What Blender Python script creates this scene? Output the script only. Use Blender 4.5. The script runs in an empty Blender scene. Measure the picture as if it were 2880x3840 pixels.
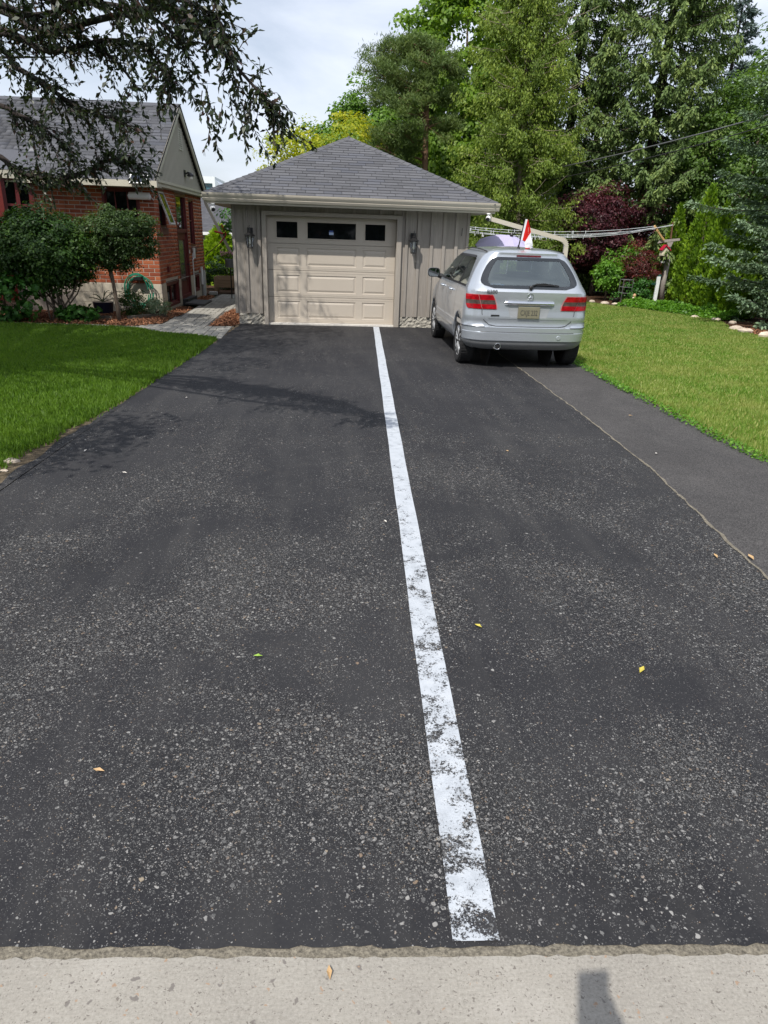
import bpy, math, random
import numpy as np
from mathutils import Matrix, Vector
PI = math.pi
SC = bpy.context.scene
COL = SC.collection

# ------------------------------------------------------------------ camera
CAM_H = 1.7353
PITCH, YAW, ROLL = 0.3866, 0.1006, 0.0348
def set_camera():
    cy, sy, cp, sp = math.cos(YAW), math.sin(YAW), math.cos(PITCH), math.sin(PITCH)
    f = Vector((sy*cp, cy*cp, -sp)); r = Vector((cy, -sy, 0)); u = r.cross(f)
    cr, sr = math.cos(ROLL), math.sin(ROLL)
    r2 = r*cr + u*sr; u2 = u*cr - r*sr
    m = Matrix(((r2.x, u2.x, -f.x, 0), (r2.y, u2.y, -f.y, 0), (r2.z, u2.z, -f.z, CAM_H), (0, 0, 0, 1)))
    cd = bpy.data.cameras.new('camera'); co = bpy.data.objects.new('camera', cd); COL.objects.link(co)
    co.matrix_world = m
    cd.sensor_fit = 'VERTICAL'; cd.sensor_height = 36; cd.sensor_width = 27
    cd.lens = 2573.1/3840*36; cd.clip_start = 0.05; cd.clip_end = 2000
    SC.camera = co
set_camera()

# ------------------------------------------------------------------ sky and sun
SUN_AZ, SUN_EL = math.radians(31.5), math.radians(53)      # heading in which the light travels, clockwise from +Y
def set_light():
    w = bpy.data.worlds.new('World'); SC.world = w; w.use_nodes = True
    nt = w.node_tree; nt.nodes.clear()
    out = nt.nodes.new('ShaderNodeOutputWorld'); bg = nt.nodes.new('ShaderNodeBackground')
    sky = nt.nodes.new('ShaderNodeTexSky'); sky.sky_type = 'NISHITA'; sky.sun_disc = False
    sky.sun_elevation = SUN_EL; sky.sun_rotation = SUN_AZ + PI
    sky.air_density = 1.0; sky.dust_density = 1.6; sky.ozone_density = 1.2
    tc = nt.nodes.new('ShaderNodeTexCoord')
    mp = nt.nodes.new('ShaderNodeMapping'); mp.inputs['Scale'].default_value = (1.0, 1.0, 3.2)
    mp.inputs['Rotation'].default_value = (0.1, 0.22, 0.5)
    n1 = nt.nodes.new('ShaderNodeTexNoise'); n1.inputs['Scale'].default_value = 2.3; n1.inputs['Detail'].default_value = 7
    n1.inputs['Roughness'].default_value = 0.55; n1.inputs['Distortion'].default_value = 0.4
    rp = nt.nodes.new('ShaderNodeMapRange'); rp.inputs['From Min'].default_value = 0.32; rp.inputs['From Max'].default_value = 0.66
    rp.inputs['To Min'].default_value = 0.38; rp.inputs['To Max'].default_value = 0.92
    mx = nt.nodes.new('ShaderNodeMix'); mx.data_type = 'RGBA'
    mx.inputs['B'].default_value = (8.9, 9.5, 10.8, 1)
    bg.inputs['Strength'].default_value = 0.1
    L = nt.links.new
    L(tc.outputs['Generated'], mp.inputs['Vector']); L(mp.outputs['Vector'], n1.inputs['Vector'])
    L(n1.outputs['Fac'], rp.inputs['Value']); L(rp.outputs['Result'], mx.inputs['Factor'])
    L(sky.outputs['Color'], mx.inputs['A']); L(mx.outputs['Result'], bg.inputs['Color']); L(bg.outputs['Background'], out.inputs['Surface'])
    sd = bpy.data.lights.new('sun', 'SUN'); sd.energy = 4.3; sd.angle = math.radians(0.55); sd.color = (1.0, 0.955, 0.89)
    so = bpy.data.objects.new('sun', sd); COL.objects.link(so); so.location = (-6, -10, 20)
    d = Vector((math.sin(SUN_AZ)*math.cos(SUN_EL), math.cos(SUN_AZ)*math.cos(SUN_EL), -math.sin(SUN_EL)))
    so.rotation_euler = d.to_track_quat('-Z', 'Y').to_euler()
set_light()
SC.view_settings.view_transform = 'Standard'; SC.view_settings.look = 'None'
SC.view_settings.exposure = 0.18; SC.view_settings.gamma = 1.0; SC.view_settings.use_curve_mapping = False
try:
    SC.cycles.max_bounces = 8; SC.cycles.transparent_max_bounces = 12
    SC.cycles.use_denoising = True
except Exception: pass

# ------------------------------------------------------------------ helpers
WM = {}
def fastmesh(name, V, F, rnd=None, smooth=False):
    V = np.asarray(V, dtype=np.float32).reshape(-1, 3); F = np.asarray(F, dtype=np.int32)
    k = F.shape[1]; n = len(F)
    me = bpy.data.meshes.new(name)
    me.vertices.add(len(V)); me.vertices.foreach_set('co', V.ravel())
    me.loops.add(n*k); me.loops.foreach_set('vertex_index', F.ravel())
    me.polygons.add(n); me.polygons.foreach_set('loop_start', np.arange(0, n*k, k, dtype=np.int32))
    try: me.polygons.foreach_set('loop_total', np.full(n, k, dtype=np.int32))
    except Exception: pass
    me.update(calc_edges=True)
    if rnd is not None:
        a = me.attributes.new('rnd', 'FLOAT', 'FACE'); a.data.foreach_set('value', np.asarray(rnd, dtype=np.float32))
    if smooth: me.polygons.foreach_set('use_smooth', np.ones(n, dtype=bool))
    return me
def link(o, parent=None, world=True):
    COL.objects.link(o)
    if parent is not None:
        o.parent = parent
        if world and parent in WM: o.matrix_parent_inverse = WM[parent].inverted()
    WM[o] = Matrix.Translation(o.location)
    return o
def tag(o, label=None, cat=None, group=None, kind=None):
    if label: o['label'] = label
    if cat: o['category'] = cat
    if group: o['group'] = group
    if kind: o['kind'] = kind
    return o
def empty(name, loc=(0, 0, 0), label=None, cat=None, group=None):
    o = bpy.data.objects.new(name, None); o.location = loc; o.empty_display_size = 0.2
    COL.objects.link(o); WM[o] = Matrix.Translation(loc)
    return tag(o, label, cat, group)
def inst(name, me, loc, parent=None, rot=None):
    o = bpy.data.objects.new(name, me); o.location = loc
    if rot is not None: o.rotation_euler = rot
    return link(o, parent)
def meshobj(name, me, mat, parent=None, center=True):
    V = np.empty(len(me.vertices)*3, dtype=np.float32); me.vertices.foreach_get('co', V); V = V.reshape(-1, 3)
    c = (V.min(0)+V.max(0))/2 if center else np.zeros(3)
    if center:
        c[2] = V[:, 2].min(); me.vertices.foreach_set('co', (V-c).ravel().astype(np.float32)); me.update()
    if mat is not None: me.materials.append(mat)
    o = bpy.data.objects.new(name, me); o.location = Vector([float(x) for x in c])
    return link(o, parent)
class MB:
    def __init__(s): s.v = []; s.f = []
    def add(s, V, F):
        n = len(s.v); s.v += [tuple(float(x) for x in p) for p in V]; s.f += [tuple(i+n for i in f) for f in F]; return s
    def box(s, x0, x1, y0, y1, z0, z1, M=None):
        V = [(x0,y0,z0),(x1,y0,z0),(x1,y1,z0),(x0,y1,z0),(x0,y0,z1),(x1,y0,z1),(x1,y1,z1),(x0,y1,z1)]
        if M is not None: V = [tuple(M @ Vector(p)) for p in V]
        return s.add(V, [(0,3,2,1),(4,5,6,7),(0,1,5,4),(1,2,6,5),(2,3,7,6),(3,0,4,7)])
    def bbox(s, x0, x1, y0, y1, z0, z1, b=0.004, M=None):
        # box with chamfered vertical+horizontal edges (front -y face chamfer all round)
        xs = (x0, x0+b, x1-b, x1); zs = (z0, z0+b, z1-b, z1)
        V = [(x0,y0+b,z0),(x1,y0+b,z0),(x1,y0+b,z1),(x0,y0+b,z1),(x0+b,y0,z0+b),(x1-b,y0,z0+b),(x1-b,y0,z1-b),(x0+b,y0,z1-b),(x0,y1,z0),(x1,y1,z0),(x1,y1,z1),(x0,y1,z1)]
        if M is not None: V = [tuple(M @ Vector(p)) for p in V]
        return s.add(V, [(4,5,6,7),(0,1,5,4),(1,2,6,5),(2,3,7,6),(3,0,4,7),(1,0,8,9),(2,1,9,10),(3,2,10,11),(0,3,11,8),(9,8,11,10)])
    def quad(s, a, b, c, d): return s.add([a, b, c, d], [(0,1,2,3)])
    def poly(s, P): return s.add(P, [tuple(range(len(P)))])
    def prism(s, P, d):
        n = len(P); d = Vector(d); Q = [tuple(Vector(p)+d) for p in P]
        return s.add(list(P)+Q, [tuple(range(n))[::-1], tuple(range(n, 2*n))]+[(i,(i+1)%n,(i+1)%n+n,i+n) for i in range(n)])
    def tube(s, P, R, n=8, cap=True):
        P = [Vector(p) for p in P]
        if not hasattr(R, '__len__'): R = [R]*len(P)
        rings = []; up = None
        for i, p in enumerate(P):
            t = (P[min(i+1, len(P)-1)]-P[max(i-1, 0)]).normalized()
            if up is None: up = t.orthogonal().normalized()
            else:
                up = up-t*up.dot(t)
                up = up.normalized() if up.length > 1e-5 else t.orthogonal().normalized()
            b = t.cross(up)
            rings.append([tuple(p+(up*math.cos(2*PI*k/n)+b*math.sin(2*PI*k/n))*R[i]) for k in range(n)])
        F = []
        for i in range(len(P)-1):
            for k in range(n): F.append((i*n+k, i*n+(k+1)%n, (i+1)*n+(k+1)%n, (i+1)*n+k))
        if cap: F += [tuple(range(n))[::-1], tuple(range((len(P)-1)*n, len(P)*n))]
        return s.add([v for r in rings for v in r], F)
    def lathe(s, prof, c=(0,0,0), n=16, axis='z', M=None):
        V = []; F = []
        for (r, h) in prof:
            for k in range(n):
                a = 2*PI*k/n; x, y = r*math.cos(a), r*math.sin(a)
                p = {'z': (x, y, h), 'y': (x, h, y), 'x': (h, x, y)}[axis]
                p = (p[0]+c[0], p[1]+c[1], p[2]+c[2])
                if M is not None: p = tuple(M @ Vector(p))
                V.append(p)
        for i in range(len(prof)-1):
            for k in range(n): F.append((i*n+k, i*n+(k+1)%n, (i+1)*n+(k+1)%n, (i+1)*n+k))
        F += [tuple(range(n))[::-1], tuple(range((len(prof)-1)*n, len(prof)*n))]
        return s.add(V, F)
    def grid(s, P):           # P[i][j] points
        m, n = len(P), len(P[0]); V = [p for r in P for p in r]
        return s.add(V, [(i*n+j, i*n+j+1, (i+1)*n+j+1, (i+1)*n+j) for i in range(m-1) for j in range(n-1)])
    def mesh(s, name, smooth=False):
        me = bpy.data.meshes.new(name); me.from_pydata(s.v, [], s.f); me.update()
        if smooth: me.polygons.foreach_set('use_smooth', [True]*len(me.polygons))
        return me
    def build(s, name, mat, parent=None, smooth=False, center=True):
        return meshobj(name, s.mesh(name, smooth), mat, parent, center)
def autosmooth(o, ang=40):
    me = o.data
    me.polygons.foreach_set('use_smooth', [True]*len(me.polygons))
    try: me.set_sharp_from_angle(angle=math.radians(ang))
    except Exception: pass
    return o
def copy_tree(o, parent=None):
    c = o.copy(); COL.objects.link(c); c.parent = parent; WM[c] = WM.get(o, Matrix())
    for ch in list(o.children): copy_tree(ch, c)
    return c
def lerp(a, b, t): return a+(b-a)*t

# ------------------------------------------------------------------ materials
def newmat(name):
    m = bpy.data.materials.new(name); m.use_nodes = True; nt = m.node_tree; nt.nodes.clear()
    return m, nt
class NB:
    def __init__(s, nt): s.nt = nt
    def n(s, t, out=None, **kw):
        nd = s.nt.nodes.new('ShaderNode'+t)
        for k, v in kw.items():
            if k.startswith('_'): setattr(nd, k[1:], v); continue
            key = k.replace('__', ' ')
            if key.isdigit(): key = int(key)
            elif key[:1] == 'i' and key[1:].isdigit(): key = int(key[1:])
            inp = nd.inputs[key]
            if isinstance(v, bpy.types.NodeSocket): s.nt.links.new(v, inp)
            else:
                if isinstance(v, (tuple, list)) and len(v) == 3 and inp.type == 'RGBA': v = (*v, 1)
                inp.default_value = v
        return nd
    def noise(s, vec, scale, detail=5, rough=0.55, dist=0.0, dim='3D'):
        nd = s.nt.nodes.new('ShaderNodeTexNoise'); nd.noise_dimensions = dim
        s.nt.links.new(vec, nd.inputs['Vector']); nd.inputs['Scale'].default_value = scale; nd.inputs['Detail'].default_value = detail
        nd.inputs['Roughness'].default_value = rough; nd.inputs['Distortion'].default_value = dist
        return nd.outputs['Fac']
    def ramp(s, fac, stops, interp='LINEAR'):
        nd = s.nt.nodes.new('ShaderNodeValToRGB'); cr = nd.color_ramp; cr.interpolation = interp
        while len(cr.elements) < len(stops): cr.elements.new(0.5)
        for e, (p, c) in zip(cr.elements, stops):
            e.position = p; e.color = (*c, 1) if len(c) == 3 else c
        s.nt.links.new(fac, nd.inputs['Fac']); return nd.outputs['Color']
    def mix(s, f, a, b, mode='MIX'):
        nd = s.nt.nodes.new('ShaderNodeMix'); nd.data_type = 'RGBA'; nd.blend_type = mode
        for sock, v in ((nd.inputs['Factor'], f), (nd.inputs['A'], a), (nd.inputs['B'], b)):
            if isinstance(v, bpy.types.NodeSocket): s.nt.links.new(v, sock)
            elif isinstance(v, (int, float)): sock.default_value = v if sock.type == 'VALUE' else (v, v, v, 1)
            else: sock.default_value = (*v, 1)
        return nd.outputs['Result']
    def math(s, op, a, b=0.0, c=0.0, clamp=False):
        nd = s.nt.nodes.new('ShaderNodeMath'); nd.operation = op; nd.use_clamp = clamp
        for i, v in enumerate((a, b, c)):
            if isinstance(v, bpy.types.NodeSocket): s.nt.links.new(v, nd.inputs[i])
            else: nd.inputs[i].default_value = v
        return nd.outputs[0]
    def mr(s, v, a, b, c=0.0, d=1.0):
        nd = s.nt.nodes.new('ShaderNodeMapRange'); s.nt.links.new(v, nd.inputs['Value'])
        for k, x in zip(('From Min', 'From Max', 'To Min', 'To Max'), (a, b, c, d)): nd.inputs[k].default_value = x
        return nd.outputs['Result']
    def pos(s): return s.nt.nodes.new('ShaderNodeNewGeometry').outputs['Position']
    def obj(s): return s.nt.nodes.new('ShaderNodeTexCoord').outputs['Object']
    def scaled(s, vec, sc, loc=(0, 0, 0), rot=(0, 0, 0)):
        nd = s.nt.nodes.new('ShaderNodeMapping'); s.nt.links.new(vec, nd.inputs['Vector'])
        nd.inputs['Scale'].default_value = sc; nd.inputs['Location'].default_value = loc; nd.inputs['Rotation'].default_value = rot
        return nd.outputs['Vector']
    def rnd(s):
        a = s.nt.nodes.new('ShaderNodeAttribute'); a.attribute_name = 'rnd'
        o = s.nt.nodes.new('ShaderNodeObjectInfo')
        return s.math('FRACT', s.math('ADD', a.outputs['Fac'], o.outputs['Random']))
    def att(s):
        a = s.nt.nodes.new('ShaderNodeAttribute'); a.attribute_name = 'rnd'; return a.outputs['Fac']
    def bump(s, h, strength=0.3, dist=0.01):
        nd = s.nt.nodes.new('ShaderNodeBump'); s.nt.links.new(h, nd.inputs['Height'])
        nd.inputs['Strength'].default_value = strength; nd.inputs['Distance'].default_value = dist
        return nd.outputs['Normal']
    def out(s, sh):
        o = s.nt.nodes.new('ShaderNodeOutputMaterial'); s.nt.links.new(sh, o.inputs['Surface'])
    def bsdf(s, color, rough=0.8, metal=0.0, normal=None, spec=0.5, **kw):
        nd = s.nt.nodes.new('ShaderNodeBsdfPrincipled')
        for k, v in (('Base Color', color), ('Roughness', rough), ('Metallic', metal), ('Specular IOR Level', spec)):
            sock = nd.inputs[k]
            if isinstance(v, bpy.types.NodeSocket): s.nt.links.new(v, sock)
            else: sock.default_value = (*v, 1) if isinstance(v, (tuple, list)) and len(v) == 3 else v
        if normal is not None: s.nt.links.new(normal, nd.inputs['Normal'])
        for k, v in kw.items(): nd.inputs[k.replace('_', ' ')].default_value = v
        return nd.outputs['BSDF']
def sh(c, k): return tuple(min(1, x*k) for x in c)
def mat(name, c, rough=0.7, metal=0.0, var=0.12, scale=6, stretch=(1, 1, 1), bump=0.15, bscale=60, bdist=0.004, rndamt=0.0, spec=0.4, c2=None, detail=6):
    m, nt = newmat(name); b = NB(nt); p = b.scaled(b.pos(), stretch)
    n = b.noise(p, scale, detail)
    col = b.ramp(n, [(0.25, sh(c, 1-var)), (0.55, c), (0.78, c2 if c2 else sh(c, 1+var))])
    if rndamt:
        k = b.mr(b.rnd(), 0, 1, 1-rndamt, 1+rndamt)
        col = b.mix(1.0, col, k, 'MULTIPLY')
    nm = b.bump(b.noise(b.scaled(b.pos(), stretch), bscale, 4), bump, bdist) if bump else None
    b.out(b.bsdf(col, rough, metal, nm, spec)); return m
def leafmat(name, stops, trans=0.35, rough=0.5, spec=0.35, pv=0.15, tcol=(1.0, 1.0, 0.45)):
    m, nt = newmat(name); b = NB(nt)
    r = b.att(); n = b.noise(b.pos(), 1.7, 3)
    k = b.math('ADD', b.math('MULTIPLY', r, 0.75), b.math('MULTIPLY', n, 0.25), clamp=True)
    col = b.ramp(k, stops)
    ps = b.bsdf(col, rough, 0, None, spec)
    tr = b.n('BsdfTranslucent', Color=b.mix(1.0, col, tcol, 'MULTIPLY'))
    nt.links.new(b.mix(1.0, b.mix(1.0, col, tcol, 'MULTIPLY'), (1.6, 1.6, 1.6), 'MULTIPLY'), tr.inputs['Color'])
    ms = b.n('MixShader', i0=trans, i1=ps, i2=tr.outputs[0])
    b.out(ms.outputs[0]); return m
# ------------------------------------------------------------------ ground
def asphalt_nodes(b, fresh=False):
    """returns color, height, rough sockets"""
    p = b.pos(); nt = b.nt
    big = b.noise(p, 0.55, 4, 0.6, 0.3)
    mid = b.noise(p, 2.6, 6, 0.65, 0.6)
    fine = b.noise(p, 90, 4, 0.7)
    streak = b.noise(b.scaled(p, (3.2, 0.35, 1)), 1.6, 5, 0.6)
    if fresh:
        base = b.ramp(mid, [(0.3, (0.052, 0.050, 0.050)), (0.55, (0.066, 0.063, 0.062)), (0.75, (0.083, 0.078, 0.076))])
        base = b.mix(b.mr(fine, 0.4, 0.75, 0, 0.4), base, (0.115, 0.108, 0.104))
        v = b.n('TexVoronoi', Vector=p, Scale=160.0, _voronoi_dimensions='2D')
        g = b.math('LESS_THAN', v.outputs['Distance'], 0.3)
        base = b.mix(1.0, base, b.mr(b.n('SeparateColor', Color=v.outputs['Color']).outputs[1], 0, 1, 0.5, 1.35), 'MULTIPLY')
        base = b.mix(b.mr(big, 0.5, 0.7, 0, 0.35), base, (0.036, 0.034, 0.034))
        rs = b.n('SeparateColor', Color=v.outputs['Color'])
        on = b.math('MULTIPLY', g, b.math('GREATER_THAN', rs.outputs[0], 0.97))
        base = b.mix(b.math('MULTIPLY', on, 0.5), base, (0.34, 0.32, 0.3))
        h = b.math('ADD', b.math('MULTIPLY', fine, 0.7), b.math('MULTIPLY', b.noise(p, 260, 2), 0.4))
        return base, h, b.mr(fine, 0, 1, 0.75, 0.95)
    base = b.ramp(big, [(0.3, (0.015, 0.015, 0.018)), (0.5, (0.022, 0.022, 0.0245)), (0.68, (0.034, 0.0335, 0.035))])
    base = b.mix(b.mr(streak, 0.48, 0.7, 0, 0.7), base, (0.042, 0.041, 0.041))
    base = b.mix(b.mr(mid, 0.57, 0.8, 0, 0.45), base, (0.062, 0.058, 0.054))
    base = b.mix(b.mr(mid, 0.30, 0.44, 0.55, 0), base, (0.013, 0.013, 0.015))
    base = b.mix(b.mr(fine, 0.45, 0.8, 0, 0.35), base, (0.055, 0.054, 0.054))
    # exposed stones: three grain sizes whose amount follows wear and runs out towards the garage
    sep = b.n('SeparateXYZ', Vector=p)
    near = b.math('MULTIPLY', b.mr(sep.outputs['Y'], 2.0, 7.5, 1.0, 0.15), b.mr(b.math('ADD', sep.outputs['Y'], b.math('MULTIPLY', mid, 0.25)), 1.38, 1.62, 0.3, 1.0))
    wear = b.noise(b.scaled(p, (1, 1, 1), (3.1, 7.7, 0)), 1.15, 6, 0.62, 0.5)
    h = b.math('MULTIPLY', fine, 0.25)
    base = b.mix(1.0, base, b.mr(b.math('MULTIPLY', b.mr(wear, 0.44, 0.62), near), 0, 1, 1.0, 0.55), 'MULTIPLY')
    nz = b.n('TexNoise', Vector=p, Scale=55.0, Detail=2.0)
    wv = b.n('VectorMath', i0=nz.outputs['Color'], i1=(0.016, 0.016, 0.0), i2=p, _operation='MULTIPLY_ADD')
    for sc, lo, hi, amt, rad in ((50.0, 0.46, 0.62, 0.82, 0.37), (88.0, 0.41, 0.60, 0.8, 0.38), (150.0, 0.36, 0.60, 0.75, 0.38), (270.0, 0.30, 0.60, 0.7, 0.38)):
        v = b.n('TexVoronoi', Vector=b.scaled(wv.outputs[0], (1, 1, 1), (sc, sc*0.3, 0), (0, 0, sc)), Scale=sc, Randomness=1.0, _voronoi_dimensions='2D')
        rs = b.n('SeparateColor', Color=v.outputs['Color'])
        dens = b.math('MULTIPLY', b.mr(wear, lo, hi, 0.03, amt), near)
        on = b.math('LESS_THAN', rs.outputs[0], dens)
        rr = b.math('MULTIPLY', b.math('ADD', b.math('MULTIPLY', rs.outputs[1], 0.75), 0.42), rad)
        msk = b.math('MULTIPLY', on, b.mr(b.math('SUBTRACT', rr, v.outputs['Distance']), 0.0, 0.1))
        stone = b.ramp(rs.outputs[2], [(0.0, (0.035, 0.035, 0.037)), (0.4, (0.075, 0.075, 0.075)), (0.72, (0.15, 0.148, 0.144)), (0.94, (0.29, 0.282, 0.268)), (0.975, (0.18, 0.125, 0.085)), (1.0, (0.26, 0.22, 0.165))])
        base = b.mix(msk, base, stone)
        h = b.math('ADD', h, b.math('MULTIPLY', msk, 0.9))
    return base, h, b.mr(fine, 0, 1, 0.62, 0.9)
def asphalt_mat(name, fresh=False):
    m, nt = newmat(name); b = NB(nt); c, h, r = asphalt_nodes(b, fresh)
    b.out(b.bsdf(c, r, 0, b.bump(h, 0.6 if not fresh else 0.5, 0.004), 0.22)); return m
def line_mat():
    m, nt = newmat('road paint worn'); b = NB(nt); c, h, r = asphalt_nodes(b); p = b.pos()
    sep = b.n('SeparateXYZ', Vector=p)
    n1 = b.noise(b.scaled(p, (1, 1, 1)), 8.5, 12, 0.8, 0.3); n2 = b.noise(p, 110, 5, 0.8)
    near = b.mr(sep.outputs['Y'], 1.9, 6.0, 0.0, 0.075)
    k = b.math('SUBTRACT', b.math('ADD', b.math('MULTIPLY', n1, 0.66), b.math('MULTIPLY', n2, 0.34)), near)
    worn = b.mr(k, 0.505, 0.522)
    dirt = b.noise(p, 14, 6, 0.6)
    paint = b.ramp(dirt, [(0.25, (0.32, 0.345, 0.375)), (0.5, (0.43, 0.46, 0.495)), (0.8, (0.49, 0.515, 0.545))])
    paint = b.mix(b.mr(n2, 0.55, 0.8, 0, 0.45), paint, (0.33, 0.34, 0.36))
    col = b.mix(worn, paint, c)
    b.out(b.bsdf(col, 0.7, 0, b.bump(h, 0.3, 0.003), 0.35)); return m
def concrete_mat():
    m, nt = newmat('sidewalk concrete'); b = NB(nt); p = b.pos()
    n1 = b.noise(p, 3.0, 7, 0.65); n2 = b.noise(p, 120, 5, 0.7); n3 = b.noise(b.scaled(p, (1, 6, 1)), 25, 4)
    c = b.ramp(n1, [(0.3, (0.21, 0.195, 0.17)), (0.55, (0.262, 0.245, 0.213)), (0.75, (0.325, 0.305, 0.272))])
    c = b.mix(b.mr(n2, 0.35, 0.75, 0, 0.5), c, (0.46, 0.435, 0.39))
    c = b.mix(b.mr(n2, 0.25, 0.42, 0.65, 0), c, (0.17, 0.155, 0.135))
    c = b.mix(b.mr(n3, 0.5, 0.7, 0, 0.25), c, (0.28, 0.255, 0.22))
    for sc, amt, cc in ((33.0, 0.07, (0.14, 0.125, 0.115)), (85.0, 0.2, (0.13, 0.115, 0.1)), (150.0, 0.25, (0.15, 0.13, 0.115)), (60.0, 0.05, (0.30, 0.20, 0.13))):
        v = b.n('TexVoronoi', Vector=b.scaled(b.n('VectorMath', i0=b.n('TexNoise', Vector=p, Scale=60.0, Detail=3.0).outputs['Color'], i1=(0.03, 0.03, 0.0), i2=p, _operation='MULTIPLY_ADD').outputs[0], (1, 1.3, 1), (sc, 0, 0), (0, 0, sc)), Scale=sc, _voronoi_dimensions='2D')
        rs = b.n('SeparateColor', Color=v.outputs['Color'])
        on = b.math('LESS_THAN', rs.outputs[0], amt)
        ms = b.math('MULTIPLY', on, b.mr(b.math('SUBTRACT', b.math('MULTIPLY', rs.outputs[1], 0.34), v.outputs['Distance']), 0, 0.08))
        c = b.mix(b.math('MULTIPLY', ms, 0.8), c, cc)
    b.out(b.bsdf(c, 0.9, 0, b.bump(b.math('ADD', n2, n3), 0.35, 0.004), 0.2)); return m
def soil_mat(name, c1, c2, c3, sc=9):
    m, nt = newmat(name); b = NB(nt); p = b.pos()
    n = b.noise(p, sc, 8, 0.7); f = b.noise(p, 110, 4, 0.7)
    c = b.ramp(n, [(0.3, c1), (0.52, c2), (0.75, c3)])
    c = b.mix(b.mr(f, 0.3, 0.8, 0, 0.6), c, sh(c3, 1.25))
    b.out(b.bsdf(c, 0.95, 0, b.bump(f, 0.8, 0.01), 0.1)); return m
M_ASPH = asphalt_mat('sealed asphalt'); M_FRESH = asphalt_mat('newer asphalt', True); M_LINE = line_mat(); M_CONC = concrete_mat()
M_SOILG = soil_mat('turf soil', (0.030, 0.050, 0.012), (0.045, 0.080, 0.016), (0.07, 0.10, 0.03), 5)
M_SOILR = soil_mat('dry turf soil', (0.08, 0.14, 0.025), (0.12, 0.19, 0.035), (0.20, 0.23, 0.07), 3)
M_DIRT = soil_mat('edge dirt', (0.055, 0.042, 0.028), (0.10, 0.078, 0.052), (0.17, 0.135, 0.09), 14)
M_BED = soil_mat('bed soil', (0.03, 0.018, 0.012), (0.055, 0.03, 0.018), (0.09, 0.05, 0.03), 12)
M_FAR = soil_mat('far ground', (0.03, 0.05, 0.015), (0.045, 0.07, 0.02), (0.06, 0.085, 0.03), 0.4)

def sheet(name, P, z, m, parent=None, thick=0.0):
    mb = MB()
    if thick: mb.prism([(x, y, z-thick) for x, y in P], (0, 0, thick))
    else: mb.poly([(x, y, z) for x, y in P])
    return mb.build(name, m, parent)
def ragged(P, amp, seed, step=0.25):
    r = random.Random(seed); out = []
    for (a, b) in zip(P[:-1], P[1:]):
        L = math.hypot(b[0]-a[0], b[1]-a[1]); n = max(1, int(L/step))
        for i in range(n):
            t = i/n; nx, ny = (b[1]-a[1])/L, -(b[0]-a[0])/L; k = r.uniform(-amp, amp)
            out.append((lerp(a[0], b[0], t)+nx*k, lerp(a[1], b[1], t)+ny*k))
    out.append(P[-1]); return out
tag(sheet('ground', [(-400, -60), (400, -60), (400, 700), (-400, 700)], -0.05, M_FAR), kind='structure')
FRONT = [(-9.0, 1.80), (-4, 1.475), (-0.82, 1.285), (0.16, 1.225), (1.19, 1.165), (4.0, 1.0), (9.0, 0.70)]
LEFT = [(-2.42, 1.36), (-2.36, 3.2), (-2.27, 4.81), (-2.19, 5.98), (-2.03, 7.66), (-1.83, 9.8), (-1.655, 11.77), (-1.53, 13.92)]
SEAM = [(2.27, 1.08), (2.40, 2.2), (2.51, 3.23), (2.59, 4.03), (2.73, 5.29), (2.80, 7.15), (2.84, 9.67), (2.9, 14.3)]
RIGHT = [(3.98, 0.98), (3.95, 3.0), (3.93, 5.45), (3.87, 6.42), (3.9, 8.0), (3.93, 10.09), (3.95, 15.2)]
fr = ragged([p for p in FRONT if -2.5 < p[0] < 2.3], 0.006, 4, 0.03)
seam = ragged(SEAM, 0.010, 5, 0.10)
left = ragged(LEFT, 0.03, 6, 0.15)
drive = tag(sheet('driveway', [(-2.42, 1.38)]+fr+seam+[(2.86, 14.3)]+[(1.5, 14.3), (-1.0, 14.3), (-1.0, 13.92)]+left[::-1], 0.004, M_ASPH), 'dark sealed asphalt driveway leading up to the garage door', kind='structure')
tag(sheet('driveway_strip', seam+[(3.95, 14.6)]+RIGHT[::-1][1:], 0.0, M_FRESH), 'newer brown-grey asphalt strip along the right lawn', kind='structure')
# gritty seam between both asphalts
sm = MB(); r0 = random.Random(3)
for a, c in zip(seam[:-1], seam[1:]):
    w1, w2 = r0.uniform(0.003, 0.014), r0.uniform(0.003, 0.014)
    sm.quad((a[0]-w1, a[1], 0.0072), (a[0]+w1, a[1], 0.0072), (c[0]+w2, c[1], 0.0072), (c[0]-w2, c[1], 0.0072))
M_GRIT = soil_mat('grit', (0.055, 0.05, 0.042), (0.14, 0.125, 0.10), (0.30, 0.27, 0.21), 55)
sm.build('seam_grit', M_GRIT, drive)
# painted line
ln = MB(); LN0, LN1 = (0.346, 1.226), (1.061, 13.87); n = 60
for i in range(n):
    t0, t1 = i/n, (i+1)/n; w0, w1 = lerp(0.125, 0.112, t0), lerp(0.125, 0.112, t1)
    j = lambda t: 0.0015*math.sin(t*37)+0.001*math.sin(t*91)
    x0, y0, x1, y1 = lerp(LN0[0], LN1[0], t0)+j(t0), lerp(LN0[1], LN1[1], t0), lerp(LN0[0], LN1[0], t1)+j(t1), lerp(LN0[1], LN1[1], t1)
    ln.quad((x0, y0, 0.0082), (x0+w0, y0-0.006, 0.0082), (x1+w1, y1-0.006, 0.0082), (x1, y1, 0.0082))
tag(ln.build('painted_line', M_LINE, drive), 'worn white painted line')
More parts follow.
